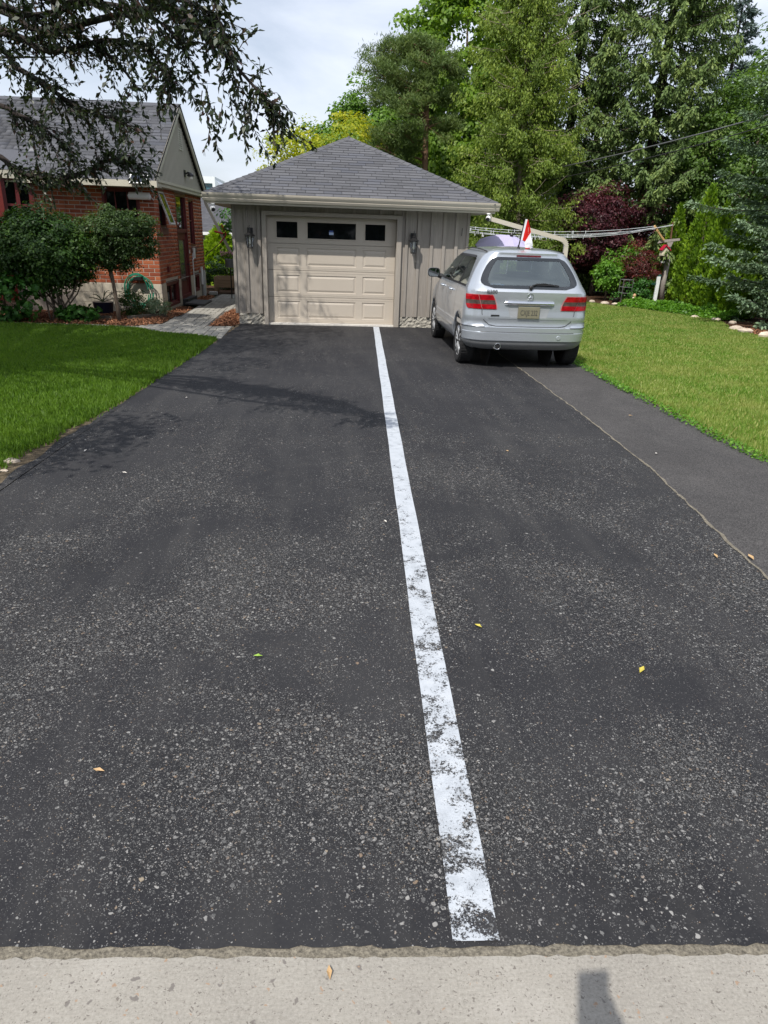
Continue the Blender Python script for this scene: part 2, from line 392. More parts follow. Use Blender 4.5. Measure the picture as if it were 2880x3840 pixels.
# public sidewalk
tag(sheet('sidewalk', [(x, y-0.030) for x, y in ragged(FRONT, 0.0045, 8, 0.025)]+[(9, -1.1), (-9, 0.0)], 0.008, M_CONC), 'light concrete sidewalk across the driveway entrance', kind='structure')
tag(sheet('kerb_joint', [(x, y+0.04) for x, y in FRONT]+[(x, y-0.12) for x, y in FRONT[::-1]], 0.0018, M_GRIT), 'gritty joint between sidewalk and asphalt', kind='structure')

# lawns
LAWN_L = [(-2.34, 1.45), (-9, 1.85), (-14, 13.4), (-5.9, 13.22), (-4.4, 13.15), (-3.26, 12.98), (-2.74, 12.46), (-2.12, 12.24), (-1.68, 11.8)]+[(x+0.08, y) for x, y in LEFT[::-1][2:]]
LAWN_R = [(x-0.06, y) for x, y in RIGHT[:-1]]+[(3.89, 15.2), (3.0, 15.2), (3.0, 22.4), (7.0, 22.4), (7.91, 20.6), (9.13, 18.05), (9.69, 16.4), (9.05, 14.6), (9.02, 13.4), (9.4, 11), (9.9, 0.62)]
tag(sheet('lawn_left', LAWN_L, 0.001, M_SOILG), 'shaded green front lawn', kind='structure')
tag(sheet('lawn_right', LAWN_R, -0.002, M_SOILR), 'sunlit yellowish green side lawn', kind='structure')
edge = MB(); rr = random.Random(11)
for side, P in ((-1, LEFT[1:]), (1, RIGHT)):
    Q = ragged(P, 0.02, 9, 0.12)
    for i, (a, c) in enumerate(zip(Q[:-1], Q[1:])):
        k = 2.6*math.exp(-((a[1]-5.4)/0.9)**2)+0.45 if side < 0 else 0.7
        wa, wb = rr.uniform(0.04, 0.12)*k, rr.uniform(0.04, 0.12)*k
        edge.quad((a[0]-0.03*side, a[1], 0.0028), (a[0]+side*wa, a[1], 0.0028), (c[0]+side*wb, c[1], 0.0028), (c[0]-0.03*side, c[1], 0.0028))
tag(edge.build('edge_soil', M_DIRT), 'dry soil edging the asphalt', kind='structure')

def inpoly(P, X, Y):
    P = np.asarray(P); ins = np.zeros(len(X), bool); n = len(P)
    for i in range(n):
        x0, y0 = P[i]; x1, y1 = P[(i+1) % n]
        c = ((y0 > Y) != (y1 > Y)) & (X < (x1-x0)*(Y-y0)/((y1-y0) if y1 != y0 else 1e-9)+x0); ins ^= c
    return ins
def edgedist(P, X, Y):
    d = np.full(len(X), 9.0)
    for (a, c) in zip(P[:-1], P[1:]):
        ax, ay = a; bx, by = c; L2 = (bx-ax)**2+(by-ay)**2
        t = np.clip(((X-ax)*(bx-ax)+(Y-ay)*(by-ay))/L2, 0, 1); d = np.minimum(d, np.hypot(X-ax-t*(bx-ax), Y-ay-t*(by-ay)))
    return d
def snoise(X, Y, seed, sc):
    r = np.random.default_rng(seed); s = 0
    for k in range(5):
        a = r.uniform(0, 2*PI); f = sc*r.uniform(0.5, 2.2); s = s+np.sin((X*math.cos(a)+Y*math.sin(a))*f+r.uniform(0, 6))
    return s/5
def grass(name, P, n, xr, yr, h0, seed, m, edgeP=None, tall=0.0, wk=1.0, label=None):
    r = np.random.default_rng(seed)
    Y = yr[0]+(yr[1]-yr[0])*r.random(n)**1.5; X = r.uniform(xr[0], xr[1], n)
    k = inpoly(P, X, Y) & (np.abs(X-0.1*Y) < 0.66*Y+1.2)
    if edgeP is not None: k &= np.where(X < 0, X < np.interp(Y, [q[1] for q in edgeP], [q[0] for q in edgeP])+0.02, X > np.interp(Y, [q[1] for q in edgeP], [q[0] for q in edgeP])-0.02) | (Y > 13.5)
    if edgeP is not None:
        d = edgedist(edgeP, X, Y); bare = 0.26*np.exp(-((Y-5.4)/0.9)**2)*(X < 0); thr = -0.01+0.05*r.random(n)+bare*(0.55+0.6*snoise(X, Y, seed+5, 5))*(0.4+1.0*r.random(n)); k &= d > thr
    X, Y = X[k], Y[k]; n = len(X)
    h = h0*(0.55+0.75*r.random(n))*(1+0.3*snoise(X, Y, seed+2, 2.5))
    if edgeP is not None:
        d = edgedist(edgeP, X, Y); h *= np.where(d < 0.45, 1+tall*(1-d/0.45), 1)
    w = (0.0032+0.00062*Y)*wk*(0.7+0.6*r.random(n)); a = r.uniform(0, 2*PI, n); la = r.uniform(0, 2*PI, n); ll = h*r.uniform(0.1, 0.75, n)
    V = np.empty((n, 3, 3)); V[:, 0] = np.c_[X-np.cos(a)*w, Y-np.sin(a)*w, np.zeros(n)]; V[:, 1] = np.c_[X+np.cos(a)*w, Y+np.sin(a)*w, np.zeros(n)]
    V[:, 2] = np.c_[X+np.cos(la)*ll, Y+np.sin(la)*ll, h]
    me = fastmesh(name, V.reshape(-1, 3), np.arange(3*n).reshape(-1, 3), r.random(n))
    me.materials.append(m); o = bpy.data.objects.new(name, me); COL.objects.link(o)
    return tag(o, label, 'grass', kind='stuff')
def grassmat(name, stops, patch, sc):
    m, nt = newmat(name); b = NB(nt); p = b.pos()
    c = b.ramp(b.att(), stops); n = b.noise(p, sc, 5, 0.6); c = b.mix(b.mr(n, 0.42, 0.68, 0, 0.75), c, patch); c = b.mix(b.mr(b.noise(p, sc*5, 4, 0.65), 0.55, 0.75, 0, 0.6), c, sh(patch, 0.55))
    ps = b.bsdf(c, 0.55, 0, None, 0.3); tr = b.n('BsdfTranslucent', Color=b.mix(1.0, c, (1.5, 1.6, 0.7), 'MULTIPLY'))
    b.out(b.n('MixShader', i0=0.4, i1=ps, i2=tr.outputs[0]).outputs[0]); return m
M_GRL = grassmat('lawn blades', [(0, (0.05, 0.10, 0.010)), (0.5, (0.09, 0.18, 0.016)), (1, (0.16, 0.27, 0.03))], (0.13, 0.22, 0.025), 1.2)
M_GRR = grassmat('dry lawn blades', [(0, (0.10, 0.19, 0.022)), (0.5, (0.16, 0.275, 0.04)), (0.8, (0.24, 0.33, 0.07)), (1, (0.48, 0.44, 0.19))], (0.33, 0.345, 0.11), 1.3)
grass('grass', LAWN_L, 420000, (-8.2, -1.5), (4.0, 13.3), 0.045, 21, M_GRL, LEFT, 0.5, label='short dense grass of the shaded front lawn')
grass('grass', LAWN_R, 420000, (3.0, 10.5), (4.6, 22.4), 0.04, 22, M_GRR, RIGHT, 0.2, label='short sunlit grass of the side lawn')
# ------------------------------------------------------------------ garage
G = 13.9; GL, GR = -1.603, 2.85; GD = 4.45; GE = 0.44
def wood_mat(name, c, var=0.16, rndamt=0.06):
    m, nt = newmat(name); b = NB(nt); p = b.pos()
    g = b.noise(b.scaled(p, (9, 9, 0.55)), 4.5, 8, 0.65, 0.5); s = b.noise(p, 2.2, 4)
    col = b.ramp(g, [(0.28, sh(c, 1-var)), (0.55, c), (0.8, sh(c, 1+var))])
    col = b.mix(b.mr(s, 0.5, 0.75, 0, 0.35), col, sh((c[0]*0.95, c[1]*0.97, c[2]*1.03), 0.85))
    v = b.n('TexVoronoi', Vector=p, Scale=5.5); sp = b.math('LESS_THAN', v.outputs['Distance'], 0.13)
    rs = b.n('SeparateColor', Color=v.outputs['Color'])
    col = b.mix(b.math('MULTIPLY', b.math('MULTIPLY', sp, b.math('GREATER_THAN', rs.outputs[0], 0.82)), 0.4), col, sh(c, 1.3))
    k = b.mr(b.rnd(), 0, 1, 1-rndamt, 1+rndamt); col = b.mix(1.0, col, k, 'MULTIPLY')
    b.out(b.bsdf(col, 0.8, 0, b.bump(g, 0.25, 0.004), 0.25)); return m
M_SIDE = wood_mat('stained siding', (0.275, 0.248, 0.217), 0.22, 0.09)
M_TRIM = wood_mat('trim board', (0.32, 0.288, 0.248), 0.1, 0.03)
M_DOOR = mat('door paint', (0.46, 0.408, 0.343), 0.45, var=0.03, scale=2, bump=0.05, bscale=200, bdist=0.001)
M_GUT = mat('gutter metal', (0.50, 0.455, 0.38), 0.35, var=0.05, scale=3, bump=0.0, spec=0.5)
M_SOF = mat('soffit', (0.48, 0.43, 0.35), 0.6, var=0.06, scale=8, bump=0.1)
M_FOUND = mat('rough parged concrete', (0.40, 0.375, 0.32), 0.95, var=0.3, scale=14, bump=1.0, bscale=38, bdist=0.03, c2=(0.55, 0.52, 0.45))
M_DARK = mat('dark void', (0.012, 0.012, 0.013), 0.9, bump=0)
def glass_mat(name, c=(0.012, 0.014, 0.016), rough=0.04):
    m, nt = newmat(name); b = NB(nt); n = b.noise(b.pos(), 1.4, 2)
    b.out(b.bsdf(c, rough, 0, b.bump(n, 0.04, 0.02), 0.5)); return m
M_GLASS = glass_mat('dark window glass', (0.006, 0.007, 0.008))
M_WHITE = mat('white plastic', (0.78, 0.78, 0.77), 0.35, var=0.03, bump=0)
M_BLACK = mat('black metal', (0.012, 0.012, 0.013), 0.4, var=0.1, bump=0.1, spec=0.5)
M_STONEW = mat('threshold', (0.60, 0.57, 0.52), 0.9, var=0.18, scale=30, bump=0.5, bscale=80)
def shingle_mat(name, base, rndamt=0.16):
    m, nt = newmat(name); b = NB(nt); p = b.pos()
    g = b.noise(p, 260, 3, 0.8); s = b.noise(p, 5, 5, 0.6)
    col = b.ramp(g, [(0.25, sh(base, 0.55)), (0.5, base), (0.75, sh(base, 1.55))])
    col = b.mix(b.mr(s, 0.4, 0.7, 0, 0.3), col, sh(base, 1.2))
    k = b.mr(b.rnd(), 0, 1, 1-rndamt, 1+rndamt); col = b.mix(1.0, col, k, 'MULTIPLY')
    col = b.mix(b.mr(b.math('FRACT', b.math('MULTIPLY', b.rnd(), 7.3)), 0.7, 1.0, 0, 0.35), col, (base[0]*0.8, base[1]*0.88, base[2]*1.08))
    b.out(b.bsdf(col, 0.9, 0, b.bump(g, 0.5, 0.003), 0.25)); return m
M_SHG = shingle_mat('garage shingle', (0.098, 0.099, 0.107)); M_SHH = shingle_mat('house shingle', (0.082, 0.084, 0.093), 0.26)
M_SHGAP = mat('shingle gap', (0.022, 0.022, 0.024), 0.95, bump=0)

gar = empty('garage', ((GL+GR)/2, G+GD/2, 0), 'beige board-and-batten garage with grey hip roof at the end of the driveway', 'garage')
# walls: front built board by board, sides/back as board sheets
wall = MB().box(GL+0.03, GR-0.03, G+0.055, G+0.075, 2.04, 2.14).box(GL+0.03, -0.99, G+0.055, G+0.075, 0.2, 2.04).box(1.475, GR-0.03, G+0.055, G+0.075, 0.2, 2.04)
wall.box(GL+0.031, GL+0.05, G+0.0751, G+GD-0.031, 0.2, 2.14).box(GR-0.05, GR-0.031, G+0.0751, G+GD-0.031, 0.2, 2.14).box(GL+0.05, GR-0.05, G+GD-0.05, G+GD-0.031, 0.2, 2.14)
wall = wall.build('wall', M_SIDE, gar)
def board(x0, x1, z0, z1, y0=G+0.03, y1=G+0.054, m=M_SIDE, nm='board'): MB().bbox(x0, x1, y0, y1, z0, z1, 0.003).build(nm, m, wall)
batL = [-1.58, -1.352, -1.112]; batR = [1.655, 1.885, 2.137, 2.372, 2.610, 2.825]
hb = 0.03
for i, x in enumerate(batL+batR): board(x-hb if x > -1.57 else GL, min(x+hb, GR), 0.205, 2.14, G-0.002, G+0.0297, M_SIDE, 'batten')
xs = [GL+0.006]+batL[1:]+[-1.056]
for a, c in zip(xs[:-1], xs[1:]): board(a+0.002, c-0.002, 0.2, 2.14)
xs = [1.5585]+batR[:-1]+[GR-0.004]
for a, c in zip(xs[:-1], xs[1:]): board(a+0.002, c-0.002, 0.2, 2.14)
topb = [-0.885+0.2565*k for k in range(10)]
for x in topb: board(x-hb, x+hb, 2.038, 2.14, G-0.002, G+0.0297, M_SIDE, 'batten')
xs = [-1.054]+topb+[1.556]
for a, c in zip(xs[:-1], xs[1:]): board(a+0.002, c-0.002, 2.038, 2.14)
for s, x in ((-1, GL), (1, GR)):     # side wall battens
    for k in range(18):
        y = G+0.16+k*0.245
        MB().box(min(x, x-s*0.03), max(x, x-s*0.03), y-hb, y+hb, 0.205, 2.14).build('batten', M_SIDE, wall)
for x0, x1 in ((-1.0552, -0.978), (1.462, 1.5575)): MB().bbox(x0, x1, G-0.03, G+0.17, 0.006, 2.036, 0.003).build('door_trim', M_TRIM, gar)
MB().bbox(-0.9778, 1.4618, G-0.029, G+0.17, 1.968, 2.036, 0.003).build('door_trim', M_TRIM, gar)
# foundation
rf = random.Random(5)
for x0, x1 in ((GL+0.06, -1.0555), (1.558, GR-0.03)):
    nx, nz = max(2, int((x1-x0)/0.04)), 6
    MB().grid([[(lerp(x0, x1, j/nx), G+0.035+rf.uniform(-0.018, 0.012), -0.02+0.235*i/nz) for j in range(nx+1)] for i in range(nz+1)]).build('foundation', M_FOUND, gar)
for x0, x1 in ((GL+0.06, GL+0.3), (GR-0.3, GR-0.03)): MB().box(x0, x1, G+0.06, G+GD-0.06, -0.02, 0.199).build('foundation', M_FOUND, gar)
MB().box(-0.977, 1.461, G+0.02, G+0.3, -0.02, 0.034).build('threshold', M_STONEW, gar)
# sectional door
YD = G+0.15
door = MB().box(-0.976, 1.46, YD+0.032, YD+0.05, 0.036, 1.967).build('garage_door', M_DOOR, gar)
zs = [0.036, 0.52, 1.01, 1.485, 1.967]
PX = [(-0.81, -0.375), (-0.24, 0.71), (0.84, 1.29)]
PZ = [(0.12, 0.44), (0.60, 0.92), (1.09, 1.41)]
def holed(mb, X0, X1, Z0, Z1, holes, y):
    xs = sorted({X0, X1, *[h[0] for h in holes], *[h[1] for h in holes]}); zz = sorted({Z0, Z1, *[h[2] for h in holes], *[h[3] for h in holes]})
    for a, c in zip(xs[:-1], xs[1:]):
        for d, e in zip(zz[:-1], zz[1:]):
            if any(h[0] <= a < h[1] and h[2] <= d < h[3] for h in holes): continue
            mb.quad((a, y, d), (c, y, d), (c, y, e), (a, y, e))
for i in range(4):
    z0, z1 = zs[i]+0.004, zs[i+1]-0.004
    holes = [(a, c, *PZ[i]) for a, c in PX] if i < 3 else [(-0.795, -0.405, 1.585, 1.865), (-0.215, 0.695, 1.585, 1.865), (0.875, 1.255, 1.585, 1.865)]
    s = MB(); holed(s, -0.975, 1.459, z0, z1, holes, YD)
    s.quad((-0.975, YD, z1), (1.459, YD, z1), (1.459, YD+0.03, z1+0.003), (-0.975, YD+0.03, z1+0.003))
    s.quad((-0.975, YD+0.03, z0-0.003), (1.459, YD+0.03, z0-0.003), (1.459, YD, z0), (-0.975, YD, z0))
    for zz in (z0+0.035, z1-0.035): s.box(-0.974, 1.458, YD-0.0025, YD+0.001, zz-0.004, zz+0.004)
    s.build('door_section', M_DOOR, door)
    for (a, c, d, e) in holes:
        if i < 3:
            pm = MB(); R = [(a, c, d, e, 0), (a+0.008, c-0.008, d+0.008, e-0.008, 0.011), (a+0.022, c-0.022, d+0.022, e-0.022, 0.011), (a+0.052, c-0.052, d+0.052, e-0.052, 0.001)]
            V = []
            for (x0, x1, z_0, z_1, dp) in R: V += [(x0, YD+dp, z_0), (x1, YD+dp, z_0), (x1, YD+dp, z_1), (x0, YD+dp, z_1)]
            F = [(12, 13, 14, 15)]
            for k in range(3):
                for q in range(4): F.append((k*4+q, k*4+(q+1) % 4, (k+1)*4+(q+1) % 4, (k+1)*4+q))
            pm.add(V, F); pm.build('raised_panel', M_DOOR, door)
        else:
            MB().box(a-0.005, c+0.005, YD+0.014, YD+0.02, d-0.005, e+0.005).build('window_pane', M_GLASS, door)
            f = MB(); t = 0.022
            for (x0, x1, z_0, z_1) in ((a-t, c+t, d-t, d), (a-t, c+t, e, e+t), (a-t, a, d, e), (c, c+t, d, e)): f.bbox(x0, x1, YD-0.01, YD+0.012, z_0, z_1, 0.004)
            f.build('window_frame', M_DOOR, door)
stk = MB().quad((0.19, YD+0.0125, 1.66), (0.275, YD+0.0125, 1.66), (0.275, YD+0.0125, 1.705), (0.19, YD+0.0125, 1.705)).build('sticker', mat('sticker pale', (0.45, 0.55, 0.75), 0.5, var=0.25, scale=60, bump=0), door)
MB().quad((0.195, YD+0.0125, 1.708), (0.27, YD+0.0125, 1.708), (0.27, YD+0.0125, 1.735), (0.195, YD+0.0125, 1.735)).build('sticker', mat('sticker blue', (0.05, 0.09, 0.30), 0.5, var=0.2, scale=80, bump=0), door)
MB().box(-0.977, -0.945, YD-0.02, YD-0.001, 1.22, 1.38).build('door_seal_clip', M_DOOR, door)
# soffit, fascia, gutter
MB().box(GL-0.36, GR+0.36, G-0.34, G+GD+0.34, 2.125, 2.137).build('soffit', M_SOF, gar)
fa = MB()
fa.box(GL-0.36, GR+0.36, G-0.36, G-0.3405, 2.12, 2.27).box(GL-0.36, GR+0.36, G+GD+0.3405, G+GD+0.36, 2.12, 2.27)
fa.box(GL-0.38, GL-0.3605, G-0.36, G+GD+0.36, 2.121, 2.269).box(GR+0.3605, GR+0.38, G-0.36, G+GD+0.36, 2.121, 2.269)
fa.build('fascia', M_GUT, gar)
def gutter(P0, P1, outv):
    prof = [(0.0, 2.275), (0.004, 2.16), (0.045, 2.16), (0.058, 2.185), (0.066, 2.20), (0.062, 2.205), (0.075, 2.225), (0.092, 2.255), (0.098, 2.275), (0.100, 2.292), (0.092, 2.292), (0.092, 2.28), (0.085, 2.255), (0.055, 2.2), (0.012, 2.172), (0.008, 2.275)]
    o = Vector((*outv, 0)); mb = MB(); R = []
    for P in (P0, P1): R.append([tuple(Vector((P[0], P[1], 0))+o*a+Vector((0, 0, z))) for a, z in prof])
    n = len(prof); mb.add(R[0]+R[1], [(i, (i+1) % n, (i+1) % n+n, i+n) for i in range(n)]+[tuple(range(8)), tuple(range(n, n+8))[::-1]])
    mb.build('gutter', M_GUT, gar)
gutter((GL-GE, G-0.3605), (GR+GE, G-0.3605), (0, -1))
gutter((GR+0.3805, G-0.36), (GR+0.3805, G+GD+0.36), (1, 0)); gutter((GL-0.3805, G+GD+0.36), (GL-0.3805, G-0.36), (-1, 0))
# hip roof
RX0, RX1, RY0, RY1 = GL-0.405, GR+0.405, G-0.405, G+GD+0.405
AX, AY, AZ = (RX0+RX1)/2, (RY0+RY1)/2, 3.53; EZ = 2.285
rb = MB(); A = (AX, AY, AZ); c4 = [(RX0, RY0, EZ), (RX1, RY0, EZ), (RX1, RY1, EZ), (RX0, RY1, EZ)]
for i in range(4): rb.add([c4[i], c4[(i+1) % 4], A], [(0, 1, 2)])
rb.poly([(x, y, EZ-0.01) for x, y, z in c4[::-1]])
roof = rb.build('roof', M_SHGAP, gar)
def shingle_face(e0, e1, apex, parent, expo, tabw, m, individual, rng, seedcol=0):
    e0, e1, ap = Vector(e0), Vector(e1), Vector(apex)
    ux = (e1-e0).normalized(); L = (e1-e0).length; v = ap-e0; v = v-ux*v.dot(ux); H = v.length; vy = v.normalized(); nz = ux.cross(vy)
    if nz.z < 0: nz = -nz
    axm = (ap-e0).dot(ux); rows = int(H/expo); V = []; F = []; RN = []
    full = None
    for i in range(rows+1):
        y0, y1 = i*expo, min((i+1)*expo, H)
        lo = axm*y0/H+0.015; hi = L-(L-axm)*y0/H-0.015; lo1 = axm*y1/H+0.015; hi1 = L-(L-axm)*y1/H-0.015
        if hi-lo < 0.06: break
        x = -(tabw*0.5 if i % 2 else 0.0)-rng.uniform(0, 0.02)+tabw*0.25*(i % 3 == 2)
        while x < L:
            a, c = x+0.004, x+tabw-0.004
            if c > lo+0.02 and a < hi-0.02:
                clip = a < max(lo, lo1) or c > min(hi, hi1)
                a0, c0 = max(a, lo), min(c, hi); a1, c1 = max(a, lo1), min(c, hi1)
                if a1 > c1: a1 = c1 = (a1+c1)/2
                t0, t1 = 0.011, 0.003
                P = [(a0, y0+0.003, 0.0), (c0, y0+0.003, 0.0), (c1, y1, 0.0), (a1, y1, 0.0), (a0, y0+0.003, t0), (c0, y0+0.003, t0), (c1, y1+0.0, t1), (a1, y1+0.0, t1)]
                FF = [(4, 5, 6, 7), (0, 1, 5, 4), (1, 2, 6, 5), (2, 3, 7, 6), (3, 0, 4, 7)]
                o3 = e0+ux*a0+vy*y0
                W = [tuple(e0+ux*p[0]+vy*p[1]+nz*(p[2]+0.002)) for p in P]
                if individual:
                    if not clip:
                        if full is None:
                            me = bpy.data.meshes.new('shingle'); me.from_pydata([tuple(Vector(w)-o3) for w in W], [], FF); me.materials.append(m); full = me
                        inst('shingle', full, o3, parent)
                    else:
                        me = bpy.data.meshes.new('shingle'); me.from_pydata([tuple(Vector(w)-o3) for w in W], [], FF); me.materials.append(m); inst('shingle', me, o3, parent)
                else:
                    n = len(V); V += W; F += [tuple(q+n for q in f) for f in FF]; RN += [rng.random()]*5
            x += tabw
    if not individual:
        me = fastmesh('shingles', V, F, RN); tag(meshobj('shingles', me, m, parent), kind='stuff')
rg = random.Random(17)
shingle_face(c4[0], c4[1], A, roof, 0.1215, 0.325, M_SHG, True, rg)
for i in (1, 2, 3): shingle_face(c4[i], c4[(i+1) % 4], A, roof, 0.1215, 0.325, M_SHG, False, rg)
# hip caps
cap_me = {}
for i, cn in enumerate(c4):
    p0, p1 = Vector(cn), Vector(A); d = (p1-p0).normalized(); L = (p1-p0).length; n = int(L/0.155)
    n1 = Vector((0, -1, 0)) if i in (0, 1) else Vector((0, 1, 0)); n2 = Vector((-1, 0, 0)) if i in (0, 3) else Vector((1, 0, 0))
    sl = (AZ-EZ)/((RY1-RY0)/2)
    def down(nv):      # direction on the face, perpendicular to the hip
        fn = (nv*sl+Vector((0, 0, 1))).normalized(); q = d.cross(fn).normalized()
        return q if q.z < 0 else -q
    q1, q2 = down(n1), down(n2)
    V = [q1*0.1, Vector((0, 0, 0.012)), q2*0.1]
    up = Vector((0, 0, 0.012))
    lo = [v+up*1.3 for v in V]; hi = [v+d*0.17+up*0.35 for v in V]; bt = [v-up*0.2 for v in V]
    me = bpy.data.meshes.new('hip_cap'); me.from_pydata([tuple(v) for v in lo+hi+bt], [], [(0, 1, 4, 3), (1, 2, 5, 4), (6, 7, 1, 0), (7, 8, 2, 1), (6, 0, 3), (8, 5, 2)]); me.materials.append(M_SHG)
    for k in range(n): inst('hip_cap', me, p0+d*(0.155*k-0.01)+Vector((0, 0, 0.004)), roof)
tp = MB().add([(AX-0.13, AY-0.02, AZ-0.055), (AX, AY-0.13, AZ-0.055), (AX+0.13, AY-0.02, AZ-0.055), (AX, AY+0.1, AZ-0.05), (AX, AY-0.02, AZ+0.035)], [(0, 1, 4), (1, 2, 4), (2, 3, 4), (3, 0, 4)]).build('hip_cap', M_SHG, roof)
# downspout running out to the side
ds = MB(); P = [(3.13, 13.56, 2.12), (3.17, 13.58, 2.03), (4.52, 13.6, 1.735), (4.60, 13.6, 1.70), (4.655, 13.6, 1.64), (4.665, 13.6, 1.55), (4.665, 13.6, 0.0)]
def rect_tube(mb, P, w, h):
    R = []
    for i, p in enumerate(P):
        t = (Vector(P[min(i+1, len(P)-1)])-Vector(P[max(0, i-1)])).normalized(); s = Vector((0, 1, 0)); u = t.cross(s).normalized()
        for a, c in ((-1, -1), (1, -1), (1, 1), (-1, 1)): R.append(tuple(Vector(p)+s*a*w/2+u*c*h/2))
    n = len(P); mb.add(R, [(i*4+k, i*4+(k+1) % 4, (i+1)*4+(k+1) % 4, (i+1)*4+k) for i in range(n-1) for k in range(4)]+[(3, 2, 1, 0), (n*4-4, n*4-3, n*4-2, n*4-1)])
rect_tube(ds, P, 0.06, 0.075); ds.build('downspout', M_GUT, gar)
eb = MB()
for k in range(7):
    a = k/6*PI/2*0.85+0.15; c = Vector((4.535, 13.6, 1.60)); p = c+Vector((math.sin(a)*0.13, 0, math.cos(a)*0.13)); t = Vector((math.cos(a), 0, -math.sin(a)))
    rect_tube(eb, [tuple(p-t*0.006), tuple(p+t*0.006)], 0.066, 0.082)
eb.build('elbow_rib', M_GUT, gar)
MB().tube([(2.70, G-0.006, 1.72), (2.705, G-0.008, 1.78), (2.71, G-0.006, 1.86)], 0.006, 6).build('nail_hook', M_BLACK, gar)
# ------------------------------------------------------------------ wall lanterns
M_LGLASS, ntg = newmat('lantern glass'); bg_ = NB(ntg)
bg_.out(bg_.n('MixShader', i0=bg_.mr(bg_.n('LayerWeight', Blend=0.25).outputs['Fresnel'], 0, 1, 0.08, 0.6), i1=bg_.n('BsdfTransparent', Color=(0.92, 0.95, 0.95)).outputs[0], i2=bg_.n('BsdfGlossy', Color=(0.9, 0.92, 0.95), Roughness=0.08).outputs[0]).outputs[0])
M_BULB = mat('bulb glass', (0.75, 0.72, 0.62), 0.1, var=0.02, bump=0, spec=0.8)
def lantern(x, label):
    t = empty('wall_lantern', (x, G, 1.38), label, 'wall lantern', 'lanterns beside the garage door')
    cx, cy = x, G-0.135; z0 = 1.38
    MB().bbox(x-0.05, x+0.05, G-0.028, G-0.003, 1.60, 1.74, 0.006).build('back_plate', M_BLACK, t)
    MB().tube([(x, G-0.02, 1.70), (x, G-0.07, 1.715), (x, cy, 1.70), (x, cy, 1.655)], 0.012, 8).build('arm', M_BLACK, t)
    MB().tube([(x, cy, 1.69), (x+0.004, cy-0.004, 1.735), (x-0.006, cy-0.008, 1.765), (x+0.008, cy, 1.785)], [0.011, 0.008, 0.006, 0.003], 8).build('finial', M_BLACK, t)
    MB().lathe([(0.012, 1.675), (0.028, 1.66), (0.05, 1.645), (0.075, 1.625), (0.102, 1.612), (0.102, 1.604), (0.085, 1.600), (0.07, 1.60)], (cx, cy, 0), 6).build('cap', M_BLACK, t)
    MB().lathe([(0.03, 1.664), (0.034, 1.672), (0.02, 1.682), (0.012, 1.69)], (cx, cy, 0), 10).build('crown_ring', M_BLACK, t)
    fr = MB(); gl = MB(); rt, rb_ = 0.077, 0.05
    T = [(cx+rt*math.cos(PI/3*k), cy+rt*math.sin(PI/3*k), 1.605) for k in range(6)]; B = [(cx+rb_*math.cos(PI/3*k), cy+rb_*math.sin(PI/3*k), 1.405) for k in range(6)]
    for k in range(6):
        fr.tube([B[k], T[k]], 0.0055, 5); fr.tube([B[k], B[(k+1) % 6]], 0.005, 5); fr.tube([T[k], T[(k+1) % 6]], 0.005, 5)
    fr.build('cage', M_BLACK, t)
    for k in range(6): MB().quad(B[k], B[(k+1) % 6], T[(k+1) % 6], T[k]).build('glass_pane', M_LGLASS, t)
    MB().lathe([(0.048, 1.383), (0.056, 1.388), (0.056, 1.402), (0.03, 1.406)], (cx, cy, 0), 6).build('base', M_BLACK, t)
    MB().lathe([(0.005, 1.455), (0.017, 1.465), (0.021, 1.485), (0.015, 1.515), (0.011, 1.55), (0.011, 1.60)], (cx, cy, 0), 10).build('bulb', M_BULB, t, True)
lantern(-1.27, 'black wall lantern on the garage left of the door, nearest the brick house')
lantern(1.775, 'black wall lantern on the garage right of the door, nearest the silver car')
# ------------------------------------------------------------------ security cameras
def seccam(x, y, z, yaw, label):
    t = empty('security_camera', (x, y, z-0.06), label, 'security camera', 'cameras hung under the garage eaves')
    MB().lathe([(0.03, 0.075), (0.036, 0.07), (0.036, 0.055), (0.018, 0.045), (0.018, 0.02)], (x, y, z), 12).build('mount', M_WHITE, t, True)
    MB().lathe([(0.004, -0.062), (0.026, -0.055), (0.042, -0.035), (0.047, -0.01), (0.042, 0.012), (0.028, 0.026), (0.018, 0.03)], (x, y, z), 16).build('housing', M_WHITE, t, True)
    d = Vector((math.sin(yaw), -math.cos(yaw), -0.55)).normalized(); q = d.to_track_quat('Z', 'Y').to_matrix().to_4x4()
    M = Matrix.Translation(Vector((x, y, z-0.012))+d*0.018) @ q
    MB().lathe([(0.034, 0.0), (0.036, 0.018), (0.03, 0.026), (0.012, 0.03)], (0, 0, 0), 14, M=M).build('lens', M_BLACK, t, True)
seccam(-1.87, 13.5, 2.045, 0.35, 'white security camera under the left garage eave, towards the brick house')
seccam(3.10, 13.5, 2.05, -0.5, 'white security camera under the right garage eave, above the downspout')
